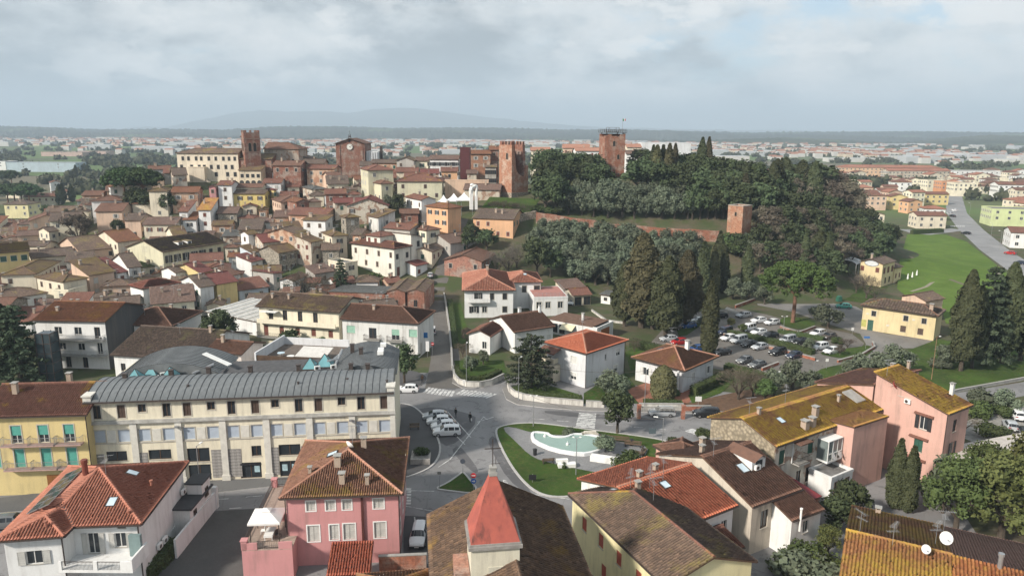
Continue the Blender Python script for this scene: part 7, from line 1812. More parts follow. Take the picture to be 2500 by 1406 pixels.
def make_trees():
	for k in range(4):
		rg=np.random.default_rng(20+k);R_=random.Random(20+k);cl=[]
		for i in range(26):
			a,e=R_.uniform(0,6.28),R_.uniform(-.35,1.45);rr=3.3*R_.uniform(.75,1.05)
			cl.append(((rr*math.cos(a)*math.cos(e),rr*math.sin(a)*math.cos(e),5.6+3.4*math.sin(e)),R_.uniform(.75,1.5)))
		cl.append(((0,0,6),2.2))
		tr=MB();limb(tr,(0,0,-.6),(0,0,3.2),.38,.28,8)
		for i in range(7):a=i*.9;limb(tr,(0,0,2.4+.1*i),(2.2*math.cos(a),2.2*math.sin(a),5+.3*(i%3)),.16,.05)
		variant('oak',tr,np.concatenate([clump_leaves(cl,.46,.60,rg,1.2,.75,0,(.55,1.18)),cores(cl,.66)]),L_OAK)
		variant('green',tr,np.concatenate([clump_leaves(cl,.24,.55,rg,1.3,.7,0,(.55,1.15)),cores(cl)]),L_GRN)
		variant('yellow',tr,np.concatenate([clump_leaves(cl,.24,.5,rg,1.3,.7,0,(.5,1.15)),cores(cl,.5)]),L_YEL)
	for k in range(4):
		rg=np.random.default_rng(40+k);R_=random.Random(40+k);cl=[]
		for i in range(17):
			a,e=R_.uniform(0,6.28),R_.uniform(-.6,1.3);rr=1.75*R_.uniform(.6,1.1)
			cl.append(((rr*math.cos(a)*math.cos(e),rr*math.sin(a)*math.cos(e),3.0+1.7*math.sin(e)),(R_.uniform(.55,.95),R_.uniform(.55,.95),R_.uniform(.7,1.15))))
		tr=MB();limb(tr,(0,0,-.4),(.1,0,1.3),.24,.18,7)
		for i in range(5):a=i*1.26;limb(tr,(.1,0,1.2),(1.2*math.cos(a),1.2*math.sin(a),2.9),.1,.03)
		variant('olive',tr,np.concatenate([clump_leaves(cl,.20,.62,rg,1.7,.8,.5),cores(cl,.55)]),L_OLIVE)
	def spindle(rg,H,Rm,prof,leaf,n,z0=.8,lump=.18,gap=0.0):
		ph=rg.uniform(0,6.28,8);t=rg.random(n)**.85;a=rg.uniform(0,2*math.pi,n)
		rp=np.interp(t,[p[0]for p in prof],[p[1]for p in prof])*Rm
		lum=1+lump*(np.sin(a*3+t*17+ph[0])*.5+np.sin(a*5-t*31+ph[1])*.3+np.sin(a*2+t*8+ph[2])*.5)
		rr=rp*lum*(1-.38*rg.random(n)**2)
		P=np.stack([rr*np.cos(a),rr*np.sin(a),z0+t*(H-z0)],1)
		N=np.stack([np.cos(a),np.sin(a),.25+0*a],1)+rg.normal(size=(n,3))*.5;N/=np.linalg.norm(N,axis=1,keepdims=True)
		Q=leaf_quads(P,N,leaf*rg.uniform(.6,1.4,n),rg,1.8,1.4)
		core=[]
		zs=np.linspace(0,1,9);m=7
		ring=[[(np.interp(z,[p[0]for p in prof],[p[1]for p in prof])*Rm*.66*math.cos(6.283*i/m),np.interp(z,[p[0]for p in prof],[p[1]for p in prof])*Rm*.66*math.sin(6.283*i/m),z0+z*(H-z0))for i in range(m)]for z in zs]
		for A,B in zip(ring,ring[1:]):
			for i in range(m):core.append([A[i],A[(i+1)%m],B[(i+1)%m],B[i]])
		return np.concatenate([Q,np.array(core)])
	for k in range(3):
		rg=np.random.default_rng(60+k);tr=MB();limb(tr,(0,0,-.6),(0,0,3),.3,.25,7)
		pf=[(0,.55),(.12,.9),(.35,1),(.6,.86),(.85,.45),(1,.06)]
		variant('cypress',tr,spindle(rg,16,1.55,pf,.34,6500),L_CYP)
		variant('cypress_b',tr,spindle(rg,16,1.65,pf,.34,6500),L_CYPB)
	for k in range(3):
		rg=np.random.default_rng(70+k);R_=random.Random(70+k);tr=MB();limb(tr,(0,0,-1),(0,0,6),.6,.45,8)
		pf=[(0,.45),(.10,.85),(.3,1),(.55,.92),(.8,.62),(.93,.34),(1,.1)]
		q=spindle(rg,20,3.3,pf,.42,11000,2.6,.30)
		cl=[((2.5*math.cos(i*2.4),2.5*math.sin(i*2.4),4+i*.85),(1.1,1.1,1.9))for i in range(14)]
		variant('big_cypress',tr,np.concatenate([q,clump_leaves(cl,.40,.5,rg,1.7,.5,1.2)]),[L_CYPB,L_CYP,L_CYPB][k])
		variant('big_cypress_dark',tr,np.concatenate([q,clump_leaves(cl,.40,.5,rg,1.7,.5,1.2)]),L_CYP)
	for k in range(2):
		rg=np.random.default_rng(80+k);R_=random.Random(80+k);tr=MB();limb(tr,(0,0,-.5),(0,0,12.4),.32,.05,8);cl=[]
		for lv in range(13):
			z=1.6+lv*.86;rr=(3.9 if k==0 else 4.4)*(1-lv/13.6)**(.8 if k==0 else.45);nb=max(3,int(9-lv*.45))
			for b in range(nb):
				a=b*6.283/nb+lv*.7+R_.uniform(-.3,.3);L=rr*R_.uniform(.78,1.1)
				limb(tr,(0,0,z),(L*math.cos(a),L*math.sin(a),z-.12*L),.06,.02,4)
				for f in(.45,.72,1.0):cl.append(((L*f*math.cos(a),L*f*math.sin(a),z-.10*L*f),(.62*(1.15-.3*f),.62*(1.15-.3*f),.26)))
		variant(('fir','cedar')[k],tr,clump_leaves(cl,.26,1.0,rg,1.6,.7,0,(.2,1.05)),L_FIR)
	rg=np.random.default_rng(90);R_=random.Random(90);tr=MB();cl=[]
	limb(tr,(0,0,-.6),(.1,.1,5),.52,.42,9);limb(tr,(.1,.1,5),(-.1,.2,9),.42,.3,8)
	for i in range(11):
		a=i*.571*1.0;rr=3.0+2.6*(i%3)/2;limb(tr,(0,.15,6.8+.2*(i%4)),(rr*math.cos(a),rr*math.sin(a),10.4+.5*(i%2)),.19,.06,5)
	for i in range(300):
		a=R_.uniform(0,6.283);rad=8.1*math.sqrt(R_.random());zt=8.9+5.9*math.sqrt(max(0,1-(rad/8.7)**2));z=zt-R_.random()**2*1.8
		if i%5==0:z=8.0+R_.uniform(0,1.6)+.9*(1-rad/8.1)
		cl.append(((rad*math.cos(a),rad*math.sin(a),z),(R_.uniform(.7,1.1),R_.uniform(.7,1.1),R_.uniform(.5,.75))))
	variant('pine',tr,np.concatenate([clump_leaves(cl,.26,.55,rg,1.4,.6,.6),cores(cl,.6)]),L_PINE,BARK_P)
	cl2=[c for c in cl[::3]]
	variant('far_pine',tr,np.concatenate([clump_leaves([(c,np.array(r)*1.5)for c,r in cl2],.5,.5,rg,1.2,.6,.4),cores([(c,np.array(r)*1.5)for c,r in cl2],.7)]),leafmat((.03,.055,.02),(.05,.08,.03),'far_pine_needles'),BARK_P)
	for k in range(3):
		R_=random.Random(100+k);tr=MB();tw=[]
		def grow(p,d,L,r,lv):
			q=p+d*L
			if lv<2:limb(tr,p,q,r,r*.7,5)
			else:tw.append((p,q,r))
			if lv>=5:return
			for _ in range(3 if lv<4 else 4):
				nd=(d+Vector((R_.gauss(0,.5),R_.gauss(0,.5),R_.gauss(.12,.32)))).normalized();grow(p.lerp(q,R_.uniform(.55,1)),nd,L*R_.uniform(.6,.82),r*.55,lv+1)
		for i in range(4+k):a=i*6.283/(4+k);grow(Vector((0,0,1.2)),Vector((.5*math.cos(a),.5*math.sin(a),1)).normalized(),2.7,.16,0)
		limb(tr,(0,0,-.5),(0,0,1.6),.32,.24,8)
		Q=[]
		for p,q,r in tw:
			d=(q-p).normalized();x=d.cross(Vector((R_.random(),R_.random(),R_.random()))).normalized();y=d.cross(x)
			for e in(x,y):w=e*max(.014,r*.8);Q.append([p-w,p+w,q+w*.6,q-w*.6])
		variant('bare',tr,np.array(Q),TWIG);variant('bare_grey',tr,np.array(Q),TWIG_G)
	for k in range(3):
		rg=np.random.default_rng(120+k);R_=random.Random(120+k);cl=[]
		for i in range(24):
			a,e=R_.uniform(0,6.28),R_.uniform(-.3,1.45);rr=3.4*R_.uniform(.6,1.05)
			cl.append(((rr*math.cos(a)*math.cos(e),rr*math.sin(a)*math.cos(e),5.8+3.3*math.sin(e)),R_.uniform(.9,1.5)))
		tr=MB();limb(tr,(0,0,-.6),(0,0,3.4),.34,.26,7)
		for i in range(9):a=i*.7;limb(tr,(0,0,2.6),(2.6*math.cos(a),2.6*math.sin(a),6+(i%3)),.14,.03)
		variant('winter_oak',tr,np.concatenate([clump_leaves(cl,.16,.42,rg,4.5,.9,.3,(.2,1.1)),cores(cl,.45)]),leafmat((.072,.062,.047),(.125,.104,.078),'brown_twigs',.95))
	for k in range(3):
		rg=np.random.default_rng(140+k);R_=random.Random(140+k)
		cl=[((R_.uniform(-.7,.7),R_.uniform(-.7,.7),R_.uniform(.6,1.3)),R_.uniform(.45,.75))for _ in range(10)]
		tr=MB();limb(tr,(0,0,-.2),(0,0,.8),.06,.04)
		for kind,m in(('shrub',L_BUSH),('grey_shrub',L_OLIVE),('green_shrub',L_GRN)):variant(kind,tr,np.concatenate([clump_leaves(cl,.15,.7,rg),cores(cl)]),m)
	rg=np.random.default_rng(160)
	tr=MB();limb(tr,(0,0,-.2),(0,0,1),.15,.1)
	variant('topiary',tr,spindle(rg,5.2,1.75,[(0,.8),(.2,1),(.6,.96),(.82,.72),(.94,.4),(1,.05)],.17,6000,.2,.03),L_CYPB)
make_trees()
TNAME=dict(oak='evergreen_tree',green='leafy_tree',yellow='leafy_tree',olive='olive_tree',cypress='cypress',cypress_b='cypress',big_cypress='old_cypress',big_cypress_dark='old_cypress',fir='fir_tree',cedar='cedar_tree',pine='umbrella_pine',far_pine='umbrella_pine',bare='bare_tree',bare_grey='bare_tree',winter_oak='winter_oak',shrub='shrub',grey_shrub='shrub',green_shrub='shrub',topiary='topiary_bush')
THGT=dict(oak=10,green=10,yellow=10,olive=5.2,cypress=16,cypress_b=16,big_cypress=20,big_cypress_dark=20,fir=13,cedar=13,pine=15,far_pine=15,bare=10,bare_grey=10,winter_oak=10.4,shrub=1.9,grey_shrub=1.9,green_shrub=1.9,topiary=5.2)
trg=random.Random(77)
def tree_at(p,kind,H,label,wide=1.0,group=None,cat=None,sink=.1):
	v=trg.choice(TREES[kind]);s=H/THGT[kind];nm=TNAME[kind]
	root=thing(nm,label,cat or('shrub' if 'shrub' in kind or kind=='topiary' else 'tree'),(p.x,p.y,p.z-sink),trg.uniform(0,6.28),group)
	root.scale=(s*wide*trg.uniform(.9,1.12),s*wide*trg.uniform(.9,1.12),s)
	link('trunk',v[0],root);link('crown',v[1],root)
	return root
def tree_top(px,py,kind,H,label,wide=1.0,group=None,**k):
	"""tree whose top is seen at this pixel"""
	p=hit(px,py,H)
	if p.y>430 and 1180<px<2200:
		Y=292+trg.uniform(-6,10);q=PY(px,py,Y);p=Vector((q.x,Y,T(q.x,Y)));H=max(6.0,min(22.0,q.z-p.z))
	return tree_at(p,kind,H,label,wide,group,**k)
def tree_base(px,py,kind,H,label,wide=1.0,group=None,**k):
	p=hit(px,py);return tree_at(p,kind,H,label,wide,group,**k)
for q in(('b',52,935,'fir',16,'dense dark conifer at the left edge below the apartment house',1.15),('b',20,930,'big_cypress_dark',15,'dark conifer cut by the left edge of the picture',1.0),('t',533,757,'oak',8.5,'round dark evergreen behind the pale pink house',1.15),('t',185,520,'winter_oak',12,'big dark leafless tree among the roofs on the left',1.25),('t',405,470,'oak',8,'dark evergreen in front of the cream villa with arched windows',1.0),('t',285,535,'oak',7,'evergreen beside the long pinkish brown roof',.9),('t',745,640,'bare',12,'large bare tree in the courtyard left of the white palace',1.25),('t',830,627,'fir',12,'dark green fir left of the white palace',.85),('t',910,664,'green',5.5,'bushy green tree at the foot of the white palace',1.2),('t',972,473,'oak',7,'dark evergreen in front of the long palace',1.0),('t',948,478,'olive',6,'pale feathery tree beside the square cream tower house',1.0),('t',708,803,'oak',5,'evergreen in front of the loggia house',1.1),('t',783,822,'green',4,'small round tree right of the loggia house',1.1),('t',985,843,'oak',7.5,'dark street tree at the corner by the metal roof',.95),('t',1150,545,'oak',7,'dark evergreen right of the orange house',1.2),('t',1188,560,'oak',7,'second dark evergreen below the peach farmhouse',1.2),('t',1140,565,'oak',6,'evergreen between the orange house and the low grey house',1.0),('t',1240,590,'bare_grey',10,'pale grey bare tree left of the dark round tree',1.2),('t',1215,600,'bare_grey',9,'grey bare tree behind the brick hall',1.1),('t',1262,575,'bare_grey',10,'grey bare tree next to the olive grove',1.1),('t',1312,580,'oak',12,'big dark round evergreen behind the white villa',.9),('t',1345,605,'oak',9,'lower dark evergreen right of the big round one',1.0),('b',1565,800,'big_cypress',23,'huge old cypress behind the car park, nearest of the row',1.15),('t',1635,628,'big_cypress',19,'broad old cypress right of the huge one',1.15),('t',1682,612,'big_cypress',19,'third old cypress in the row behind the car park',1.05),('t',1530,640,'big_cypress_dark',16,'dark old cypress left of the huge one',1.0),('t',1600,655,'big_cypress_dark',15,'dark old cypress between the huge one and the broad one',1.1),('t',1722,590,'cypress',17,'slim cypress at the right end of the row of old cypresses',1.2),('t',1760,565,'cypress',17,'slim cypress left of the small brick tower',1.15),('t',1772,600,'cypress',14,'slim cypress just below the small brick tower',1.2),('t',1745,600,'cypress_b',15,'brownish cypress between two slim dark ones',1.3),('t',1830,595,'cypress',13,'dark cypress behind the umbrella pine',1.3),('b',1729,868,'cypress',16.8,'tall lone cypress standing in the car park',1.12),('b',1935,788,'pine',15.6,'spreading umbrella pine above the car park',1.03),('b',2345,905,'big_cypress',20.5,'leftmost of the tall cypress group on the right lawn',.72),('b',2400,890,'fir',22,'tall ragged conifer in the cypress group on the right lawn',.8),('b',2372,898,'big_cypress_dark',17,'shorter dark cypress inside the right lawn group',.75),('b',2445,885,'big_cypress',21,'broad cypress right of the ragged conifer',.8),('b',2490,880,'big_cypress_dark',21,'cypress at the right picture edge',.8),('b',2520,890,'big_cypress',19,'cypress cut off by the right picture edge',.8),('b',1296,945,'cedar',10.8,'dark spreading cedar beside the white villa with bright red roof',1.2),('b',1507,1058,'oak',7.2,'round dark tree at the edge of the fountain garden',1.0),('b',1618,972,'topiary',6.2,'clipped dome-shaped bush in front of the bungalow',1.1),('t',1490,905,'olive',4.6,'grey olive between the red-roofed villa and the bungalow',1.3),('t',1515,918,'olive',4.2,'second grey olive left of the clipped bush',1.2),('t',1550,815,'bare',4,'small bare garden tree by the hedge',1.0),('b',1802,975,'bare',7.5,'large bare twiggy tree beside the lichen roof',1.25),('b',1838,968,'bare',6.0,'second bare twiggy tree beside the lichen roof',1.1),('t',1940,880,'olive',5.5,'olive tree between the car park and the lichen roof',1.2),('t',1895,905,'olive',5,'olive left of the lamp above the lichen roof',1.2),('t',1870,925,'green',4.5,'green bushy tree above the lichen roof ridge',1.2),('t',1985,905,'olive',4,'low olive right of the car park',1.1),('b',2022,800,'olive',6.2,'dark olive on the car park bank below the umbrella pine',1.3),('b',1995,770,'grey_shrub',2.5,'grey shrub under the umbrella pine',1.4),('t',1870,700,'olive',5,'olive at the foot of the umbrella pine',1.3),('t',1830,690,'olive',5.5,'olive tree behind the lone cypress',1.4),('t',1792,680,'olive',6,'olive below the slim cypresses',1.3),('t',2110,868,'olive',5,'olive row tree left of the rusty pole',1.4),('t',2150,865,'olive',5.2,'middle olive of the row by the rusty pole',1.4),('t',2200,838,'olive',6,'larger olive at the corner of the yellow farmhouse lawn',1.2),('t',2075,880,'olive',4.5,'olive at the left end of the row',1.4),('t',2315,845,'olive',4.5,'olive below the right cypress group',1.3),('t',2300,870,'grey_shrub',2.4,'grey shrub on the right lawn',1.5),('b',2115,728,'bare',9,'bare tree in front of the yellow restaurant',1.0),('b',2090,715,'bare_grey',8,'pale bare tree beside the white marquee',.9),('b',2135,735,'bare',6,'small bare tree by the restaurant arch',1.1),('t',1580,740,'olive',5,'olive under the huge cypress',1.3),('b',2440,1330,'yellow',11.5,'big yellow-green tree at the right edge of the foreground',1.05),('b',2330,1310,'green',10,'green tree in front of the pink terrace',1.05),('b',2510,1290,'yellow',12,'yellow-green tree cut by the right edge',1.0),('b',2400,1240,'green',9,'green tree under the concrete terrace',1.0),('b',2300,1250,'olive',7,'grey-green tree between the cypresses and the terrace',1.1),('b',2182,1240,'cypress',9.5,'left of two small cypresses by the pink annex',1.25),('b',2214,1250,'cypress',9.0,'right of two small cypresses by the pink annex',1.25),('b',2070,1275,'oak',5.5,'dark garden tree below the pink annex',1.1),('b',2040,1300,'oak',4.5,'second dark garden tree below the lichen roof',1.2),('b',1960,1385,'shrub',3,'shrub in the lower garden left of the orange lichen roof',1.3),('b',2000,1400,'green_shrub',3.4,'green shrub beside the orange lichen roof',1.2),('b',1935,1400,'shrub',2.6,'dark shrub at the bottom of the lower garden',1.4),('b',1975,1430,'grey_shrub',4,'grey leafy bush at the bottom edge',1.3),('b',2020,1360,'yellow',4,'yellowish bush beside the lichen roof eave',.9),('t',2400,945,'grey_shrub',3.4,'grey bush beside the right road',1.5),('t',2470,950,'olive',4.5,'olive at the right edge above the parked cars',1.2),('t',2385,975,'green_shrub',3,'palm-like green bush by the right car park',1.2),('t',2430,1030,'shrub',2.6,'dark shrub between the terrace and the parked cars',1.5),('t',2360,1000,'bare',4,'bare bush right of the pink house',1.3),('t',2455,985,'shrub',2.2,'hedge bush behind the parked white car',1.5),):(tree_top if q[0]=='t' else tree_base)(q[1],q[2],q[3],q[4],q[5],q[6]if len(q)>6 else 1.0)
# olive groves, woods on the castle hill
ORD={}
def ordinal(n):return(['first','second','third','fourth','fifth','sixth','seventh','eighth','ninth','tenth','eleventh','twelfth','thirteenth','fourteenth','fifteenth','sixteenth','seventeenth','eighteenth','nineteenth','twentieth','21st','22nd','23rd','24th','25th','26th','27th','28th']+['later']*9)[n]
def rows(kind,label,group,lines,H,wide=(1.0,1.25),jit=4):
	"""lines of trees: (row name, tops as pixels at both ends, number)"""
	for rn,(x0,y0),(x1,y1),n in lines:
		for i in range(n):
			t=(i+.5)/n;px,py=x0+(x1-x0)*t+trg.uniform(-jit,jit),y0+(y1-y0)*t+trg.uniform(-jit,jit)*.6
			h=trg.uniform(*H);kk=trg.choice(kind)if isinstance(kind,(list,tuple))else kind
			tree_top(px,py,kk,h,'%s, %s from left, %s'%(label,ordinal(i),rn),trg.uniform(*wide),group)
rows('olive','olive tree on the castle slope','olives above the castle wall',(('back row',(1395,440),(1680,446),9),('middle row',(1400,452),(1690,458),10),('front row',(1370,468),(1700,478),10)),(7.2,9.0),(1.0,1.2),5)
rows('olive','olive tree in the grove below the wall','olives below the castle wall',(('top row',(1305,536),(1560,548),9),('second row',(1300,556),(1700,566),13),('third row',(1330,574),(1710,582),12),('fourth row',(1380,592),(1700,600),10),('fifth row',(1385,612),(1560,620),7),('front row',(1390,634),(1520,642),5)),(5.6,7.6),(1.1,1.35),6)
rows('oak','dark evergreen tree beside the ruined tower','evergreens by the ruined tower',(('tall group',(1320,362),(1368,368),2),('lower group',(1322,392),(1368,398),2),('bottom group',(1324,425),(1370,430),2)),(12,14),(1.0,1.15),4)
rows('oak','dark evergreen on the castle top','evergreens on the castle top',(('back row',(1360,372),(1465,378),6),('front row',(1385,395),(1480,398),5)),(9,11),(1.0,1.2),4)
rows(('cypress','cypress_b'),'tall slim cypress on the castle top','cypresses on the castle top',(('tight group',(1588,352),(1660,352),5),('right pair',(1712,335),(1735,340),2)),(16,18),(1.1,1.3),6)
rows('oak','dark evergreen in the castle wood','evergreens of the castle wood',(('crest row',(1560,362),(1860,400),13),('second row',(1545,385),(1880,425),13),('third row',(1700,410),(1890,455),9),('fourth row',(1720,428),(1760,436),2)),(10.5,13.5),(1.05,1.3),6)
rows(('winter_oak','oak'),'broad oak on the wooded flank','oaks on the wooded flank',(('top row',(1895,405),(2050,400),7),('second row',(1880,430),(2090,440),9),('third row',(1860,462),(2100,475),10),('fourth row',(1850,500),(2130,510),10),('fifth row',(1850,545),(2170,548),11),('bottom row',(1840,590),(2130,585),9)),(9,12),(1.05,1.3),6)
rows(('cypress','big_cypress_dark'),'dark cypress rising from the wooded flank','cypresses on the wooded flank',(('left group',(1885,392),(1925,385),4),('middle cluster',(1950,385),(2045,388),7),('lower line',(1960,560),(2040,565),3)),(13,16),(.9,1.15),5)
rows('oak','dark ivy-green tree at the wood edge','trees at the wood edge',(('meadow edge',(2080,520),(2190,550),5),('lower edge',(1960,600),(2040,606),4),('restaurant strip',(2060,562),(2180,566),5)),(8,11),(1.0,1.25),5)
for i in range(14):
	px,Y=1694+(i%7)*19,250+12*(i//7);q=PY(px,462-26*(i//7)+3*(i%3),Y);z=T(q.x,Y);tree_at(Vector((q.x,Y,z)),'oak',max(6,q.z-z),'dark evergreen behind the small brick tower, %s from left, %s row'%(ordinal(i%7),('front','back')[i//7]),1.1,'evergreens behind the small tower')
tree_top(2085,412,'fir',18,'tall dark fir at the right end of the wood',.8);tree_top(1822,425,'cypress_b',15,'brownish stubby cypress behind the small brick tower',1.5);tree_top(1155,366,'cypress',14,'dark cypress in front of the slab block',1.5)
rows('bare','bare fruit tree on the grassy terrace','bare trees on the grassy terrace',(('terrace row',(1200,478),(1290,488),4),),(5,6),(1.0,1.2),3)
rows(('olive','oak','shrub'),'bushy tree at the foot of the small brick tower','trees below the small tower',(('upper line',(1782,566),(1862,572),6),('lower line',(1775,582),(1860,588),6)),(4.2,5.6),(1.2,1.5),4)
tree_top(1472,532,'fir',6,'blue-grey fir in front of the castle wall',1.0)
rows('shrub','dark bush on the bank under the ruined tower','bushes on bank row',(('bank row',(1290,498),(1370,505),6),),(2.2,3.2),(1.3,1.8),4)
# left suburb
rows('far_pine','umbrella pine in the left suburb','umbrella pines in the left suburb',(('far row',(272,410),(350,411),5),('near row',(5,450),(75,448),4),('group behind',(2,418),(30,418),2)),(12,14),(.95,1.1),2)
rows('cypress','dark cypress in the left suburb','cypresses in the left suburb',(('near pair',(140,450),(152,448),2),('single one',(171,450),(172,450),1),('tall pair',(168,402),(228,402),2)),(11,13),(1.6,2.0),1)
rows(('fir','oak'),'dark garden tree in the left suburb','garden trees in the left suburb',(('middle row',(225,442),(265,445),3),('lower line',(100,500),(165,505),5),('right bank',(320,455),(355,470),5)),(7,9),(1.0,1.3),3)
# hedges
def hedge(label,pts,w=1.0,hh=1.3,mat=None,leaf=.16):
	P=[Vector((p.x,p.y))for p in pts];root=thing('hedge',label,'hedge',(P[0].x,P[0].y,T(P[0].x,P[0].y)))
	rg=np.random.default_rng(len(label));Q=[];core=MB()
	for a,b in zip(P,P[1:]):
		L=(b-a).length;d=(b-a)/L;n_=Vector((-d.y,d.x));z=T(a.x,a.y)-root.location.z;n=int(L*(2*hh+w)*2.0/(leaf*leaf)*.55)
		s=rg.random(n)*L;side=rg.random(n);cross=np.where(side<.4,-w/2,np.where(side<.8,w/2,(rg.random(n)-.5)*w));zz=np.where(side<.8,rg.random(n)*hh,hh)+rg.normal(0,.06,n)
		cross=cross+rg.normal(0,.06,n)
		C=np.stack([a.x-P[0].x+d.x*s+n_.x*cross,a.y-P[0].y+d.y*s+n_.y*cross,zz+z],1)
		N=np.stack([np.where(side<.4,-n_.x,np.where(side<.8,n_.x,0)),np.where(side<.4,-n_.y,np.where(side<.8,n_.y,0)),np.where(side<.8,.2,1.0)],1)+rg.normal(size=(n,3))*.5
		N/=np.linalg.norm(N,axis=1,keepdims=True);Q.append(leaf_quads(C,N,leaf*rg.uniform(.6,1.4,n),rg))
		q0,q1=a-P[0],b-P[0];core.bar((q0 .x,q0 .y,z+hh*.46),(q1 .x,q1 .y,z+hh*.46),w*.82,hh*.9)
	link('foliage',quads_mesh('foliage',np.concatenate(Q),mat or L_BUSH),root);core.build('inner_growth',[mat or L_BUSH],root)
for lab,px,w,hh in(('clipped hedge above the curved corner wall',[(1112,905),(1120,925),(1145,934),(1185,932),(1222,915)],1.0,1.2),('dark hedge behind the low white wall by the cedar',[(1256,958),(1290,972),(1350,978),(1420,985)],1.4,1.3),('hedge right of the bungalow',[(1692,965),(1730,948),(1762,930)],1.5,1.7),('hedge along the left edge of the car park',[(1540,845),(1600,860),(1650,872)],1.5,1.8),('long shrub strip between the two rows of parked cars',[(1760,812),(1830,826),(1900,842),(1985,866)],1.6,1.1),('shrub strip behind the upper row of parked cars',[(1900,812),(1960,822),(2010,832)],1.4,.9),('hedge beside the white house entrance',[(352,1420),(400,1375),(430,1340)],1.4,1.6),('dark hedge behind the meadow by the yellow houses',[(2225,572),(2300,568)],2.0,2.0),('hedge along the front of the white bungalow garden',[(1570,985),(1665,988)],.8,.8),('ivy hedge along the narrow street garden',[(1112,850),(1105,790),(1098,740)],1.2,1.2),('shrub row below the parked cars',[(1770,905),(1830,920),(1880,935)],1.6,1.6)):
	hedge(lab,[PZ(x,y)for x,y in px],w,hh)
for q in((1480,1104,'grey_shrub',1.9,'grey shrub growing in the white trough by the fountain',1.5,.9),(1532,1140,'shrub',2.6,'large round clipped bush right of the fountain',1.3,0),(1387,1062,'grey_shrub',1.5,'grey shrub behind the fountain',1.1,0),(1378,1142,'shrub',1.0,'small plant beside the white block',.9,0),(1470,1170,'grey_shrub',1.2,'low grey shrub at the lawn edge near the red roof',1.4,0),(1645,1085,'shrub',1.4,'twiggy bush at the right tip of the fountain lawn',1.3,0),(1718,1068,'shrub',1.6,'round hedge bush beside the stone gable',1.3,0),(1450,1168,'grey_shrub',1.0,'second low grey shrub near the red roof',1.3,0),(1030,1118,'shrub',1.5,'dark shrub filling the stone planter',1.2,.5),(1783,800,'yellow',2.6,'yellowish bush beside the dark blue van',1.2,0),(1812,814,'green',2.4,'green bush between the white van and the front row',1.3,0),(1975,858,'olive',3.0,'small olive at the right end of the shrub strip',1.2,0),(2050,868,'winter_oak',2.6,'brown bush by the right pair of white cars',1.3,0),(2068,850,'bare',3,'bare bush on the right car park island',1.3,0),(2045,838,'shrub',1.6,'dark shrub above the brown car',1.4,0),(1720,800,'olive',3.4,'olive left of the lone cypress among the cars',1.2,0),(1150,905,'olive',3.4,'olive in the corner garden above the hedge',1.2,0),(1180,890,'olive',3.0,'second olive in the corner garden',1.2,0),(1130,870,'bare',4,'bare bush at the garden corner of the narrow street',1.1,0),(1140,840,'winter_oak',4,'brown bush left of the small white gabled wing',1.0,0),(1505,985,'shrub',1.4,'shrub by the fence right of the low white wall',1.2,0),(1650,965,'shrub',1.2,'pot plant beside the bungalow steps',1.0,0),(1478,948,'shrub',1.6,'ball-shaped shrub at the corner of the red-roofed villa',.9,0)):
	tree_at(PZ(q[0],q[1])+Vector((0,0,q[6])),q[2],q[3],q[4],q[5])
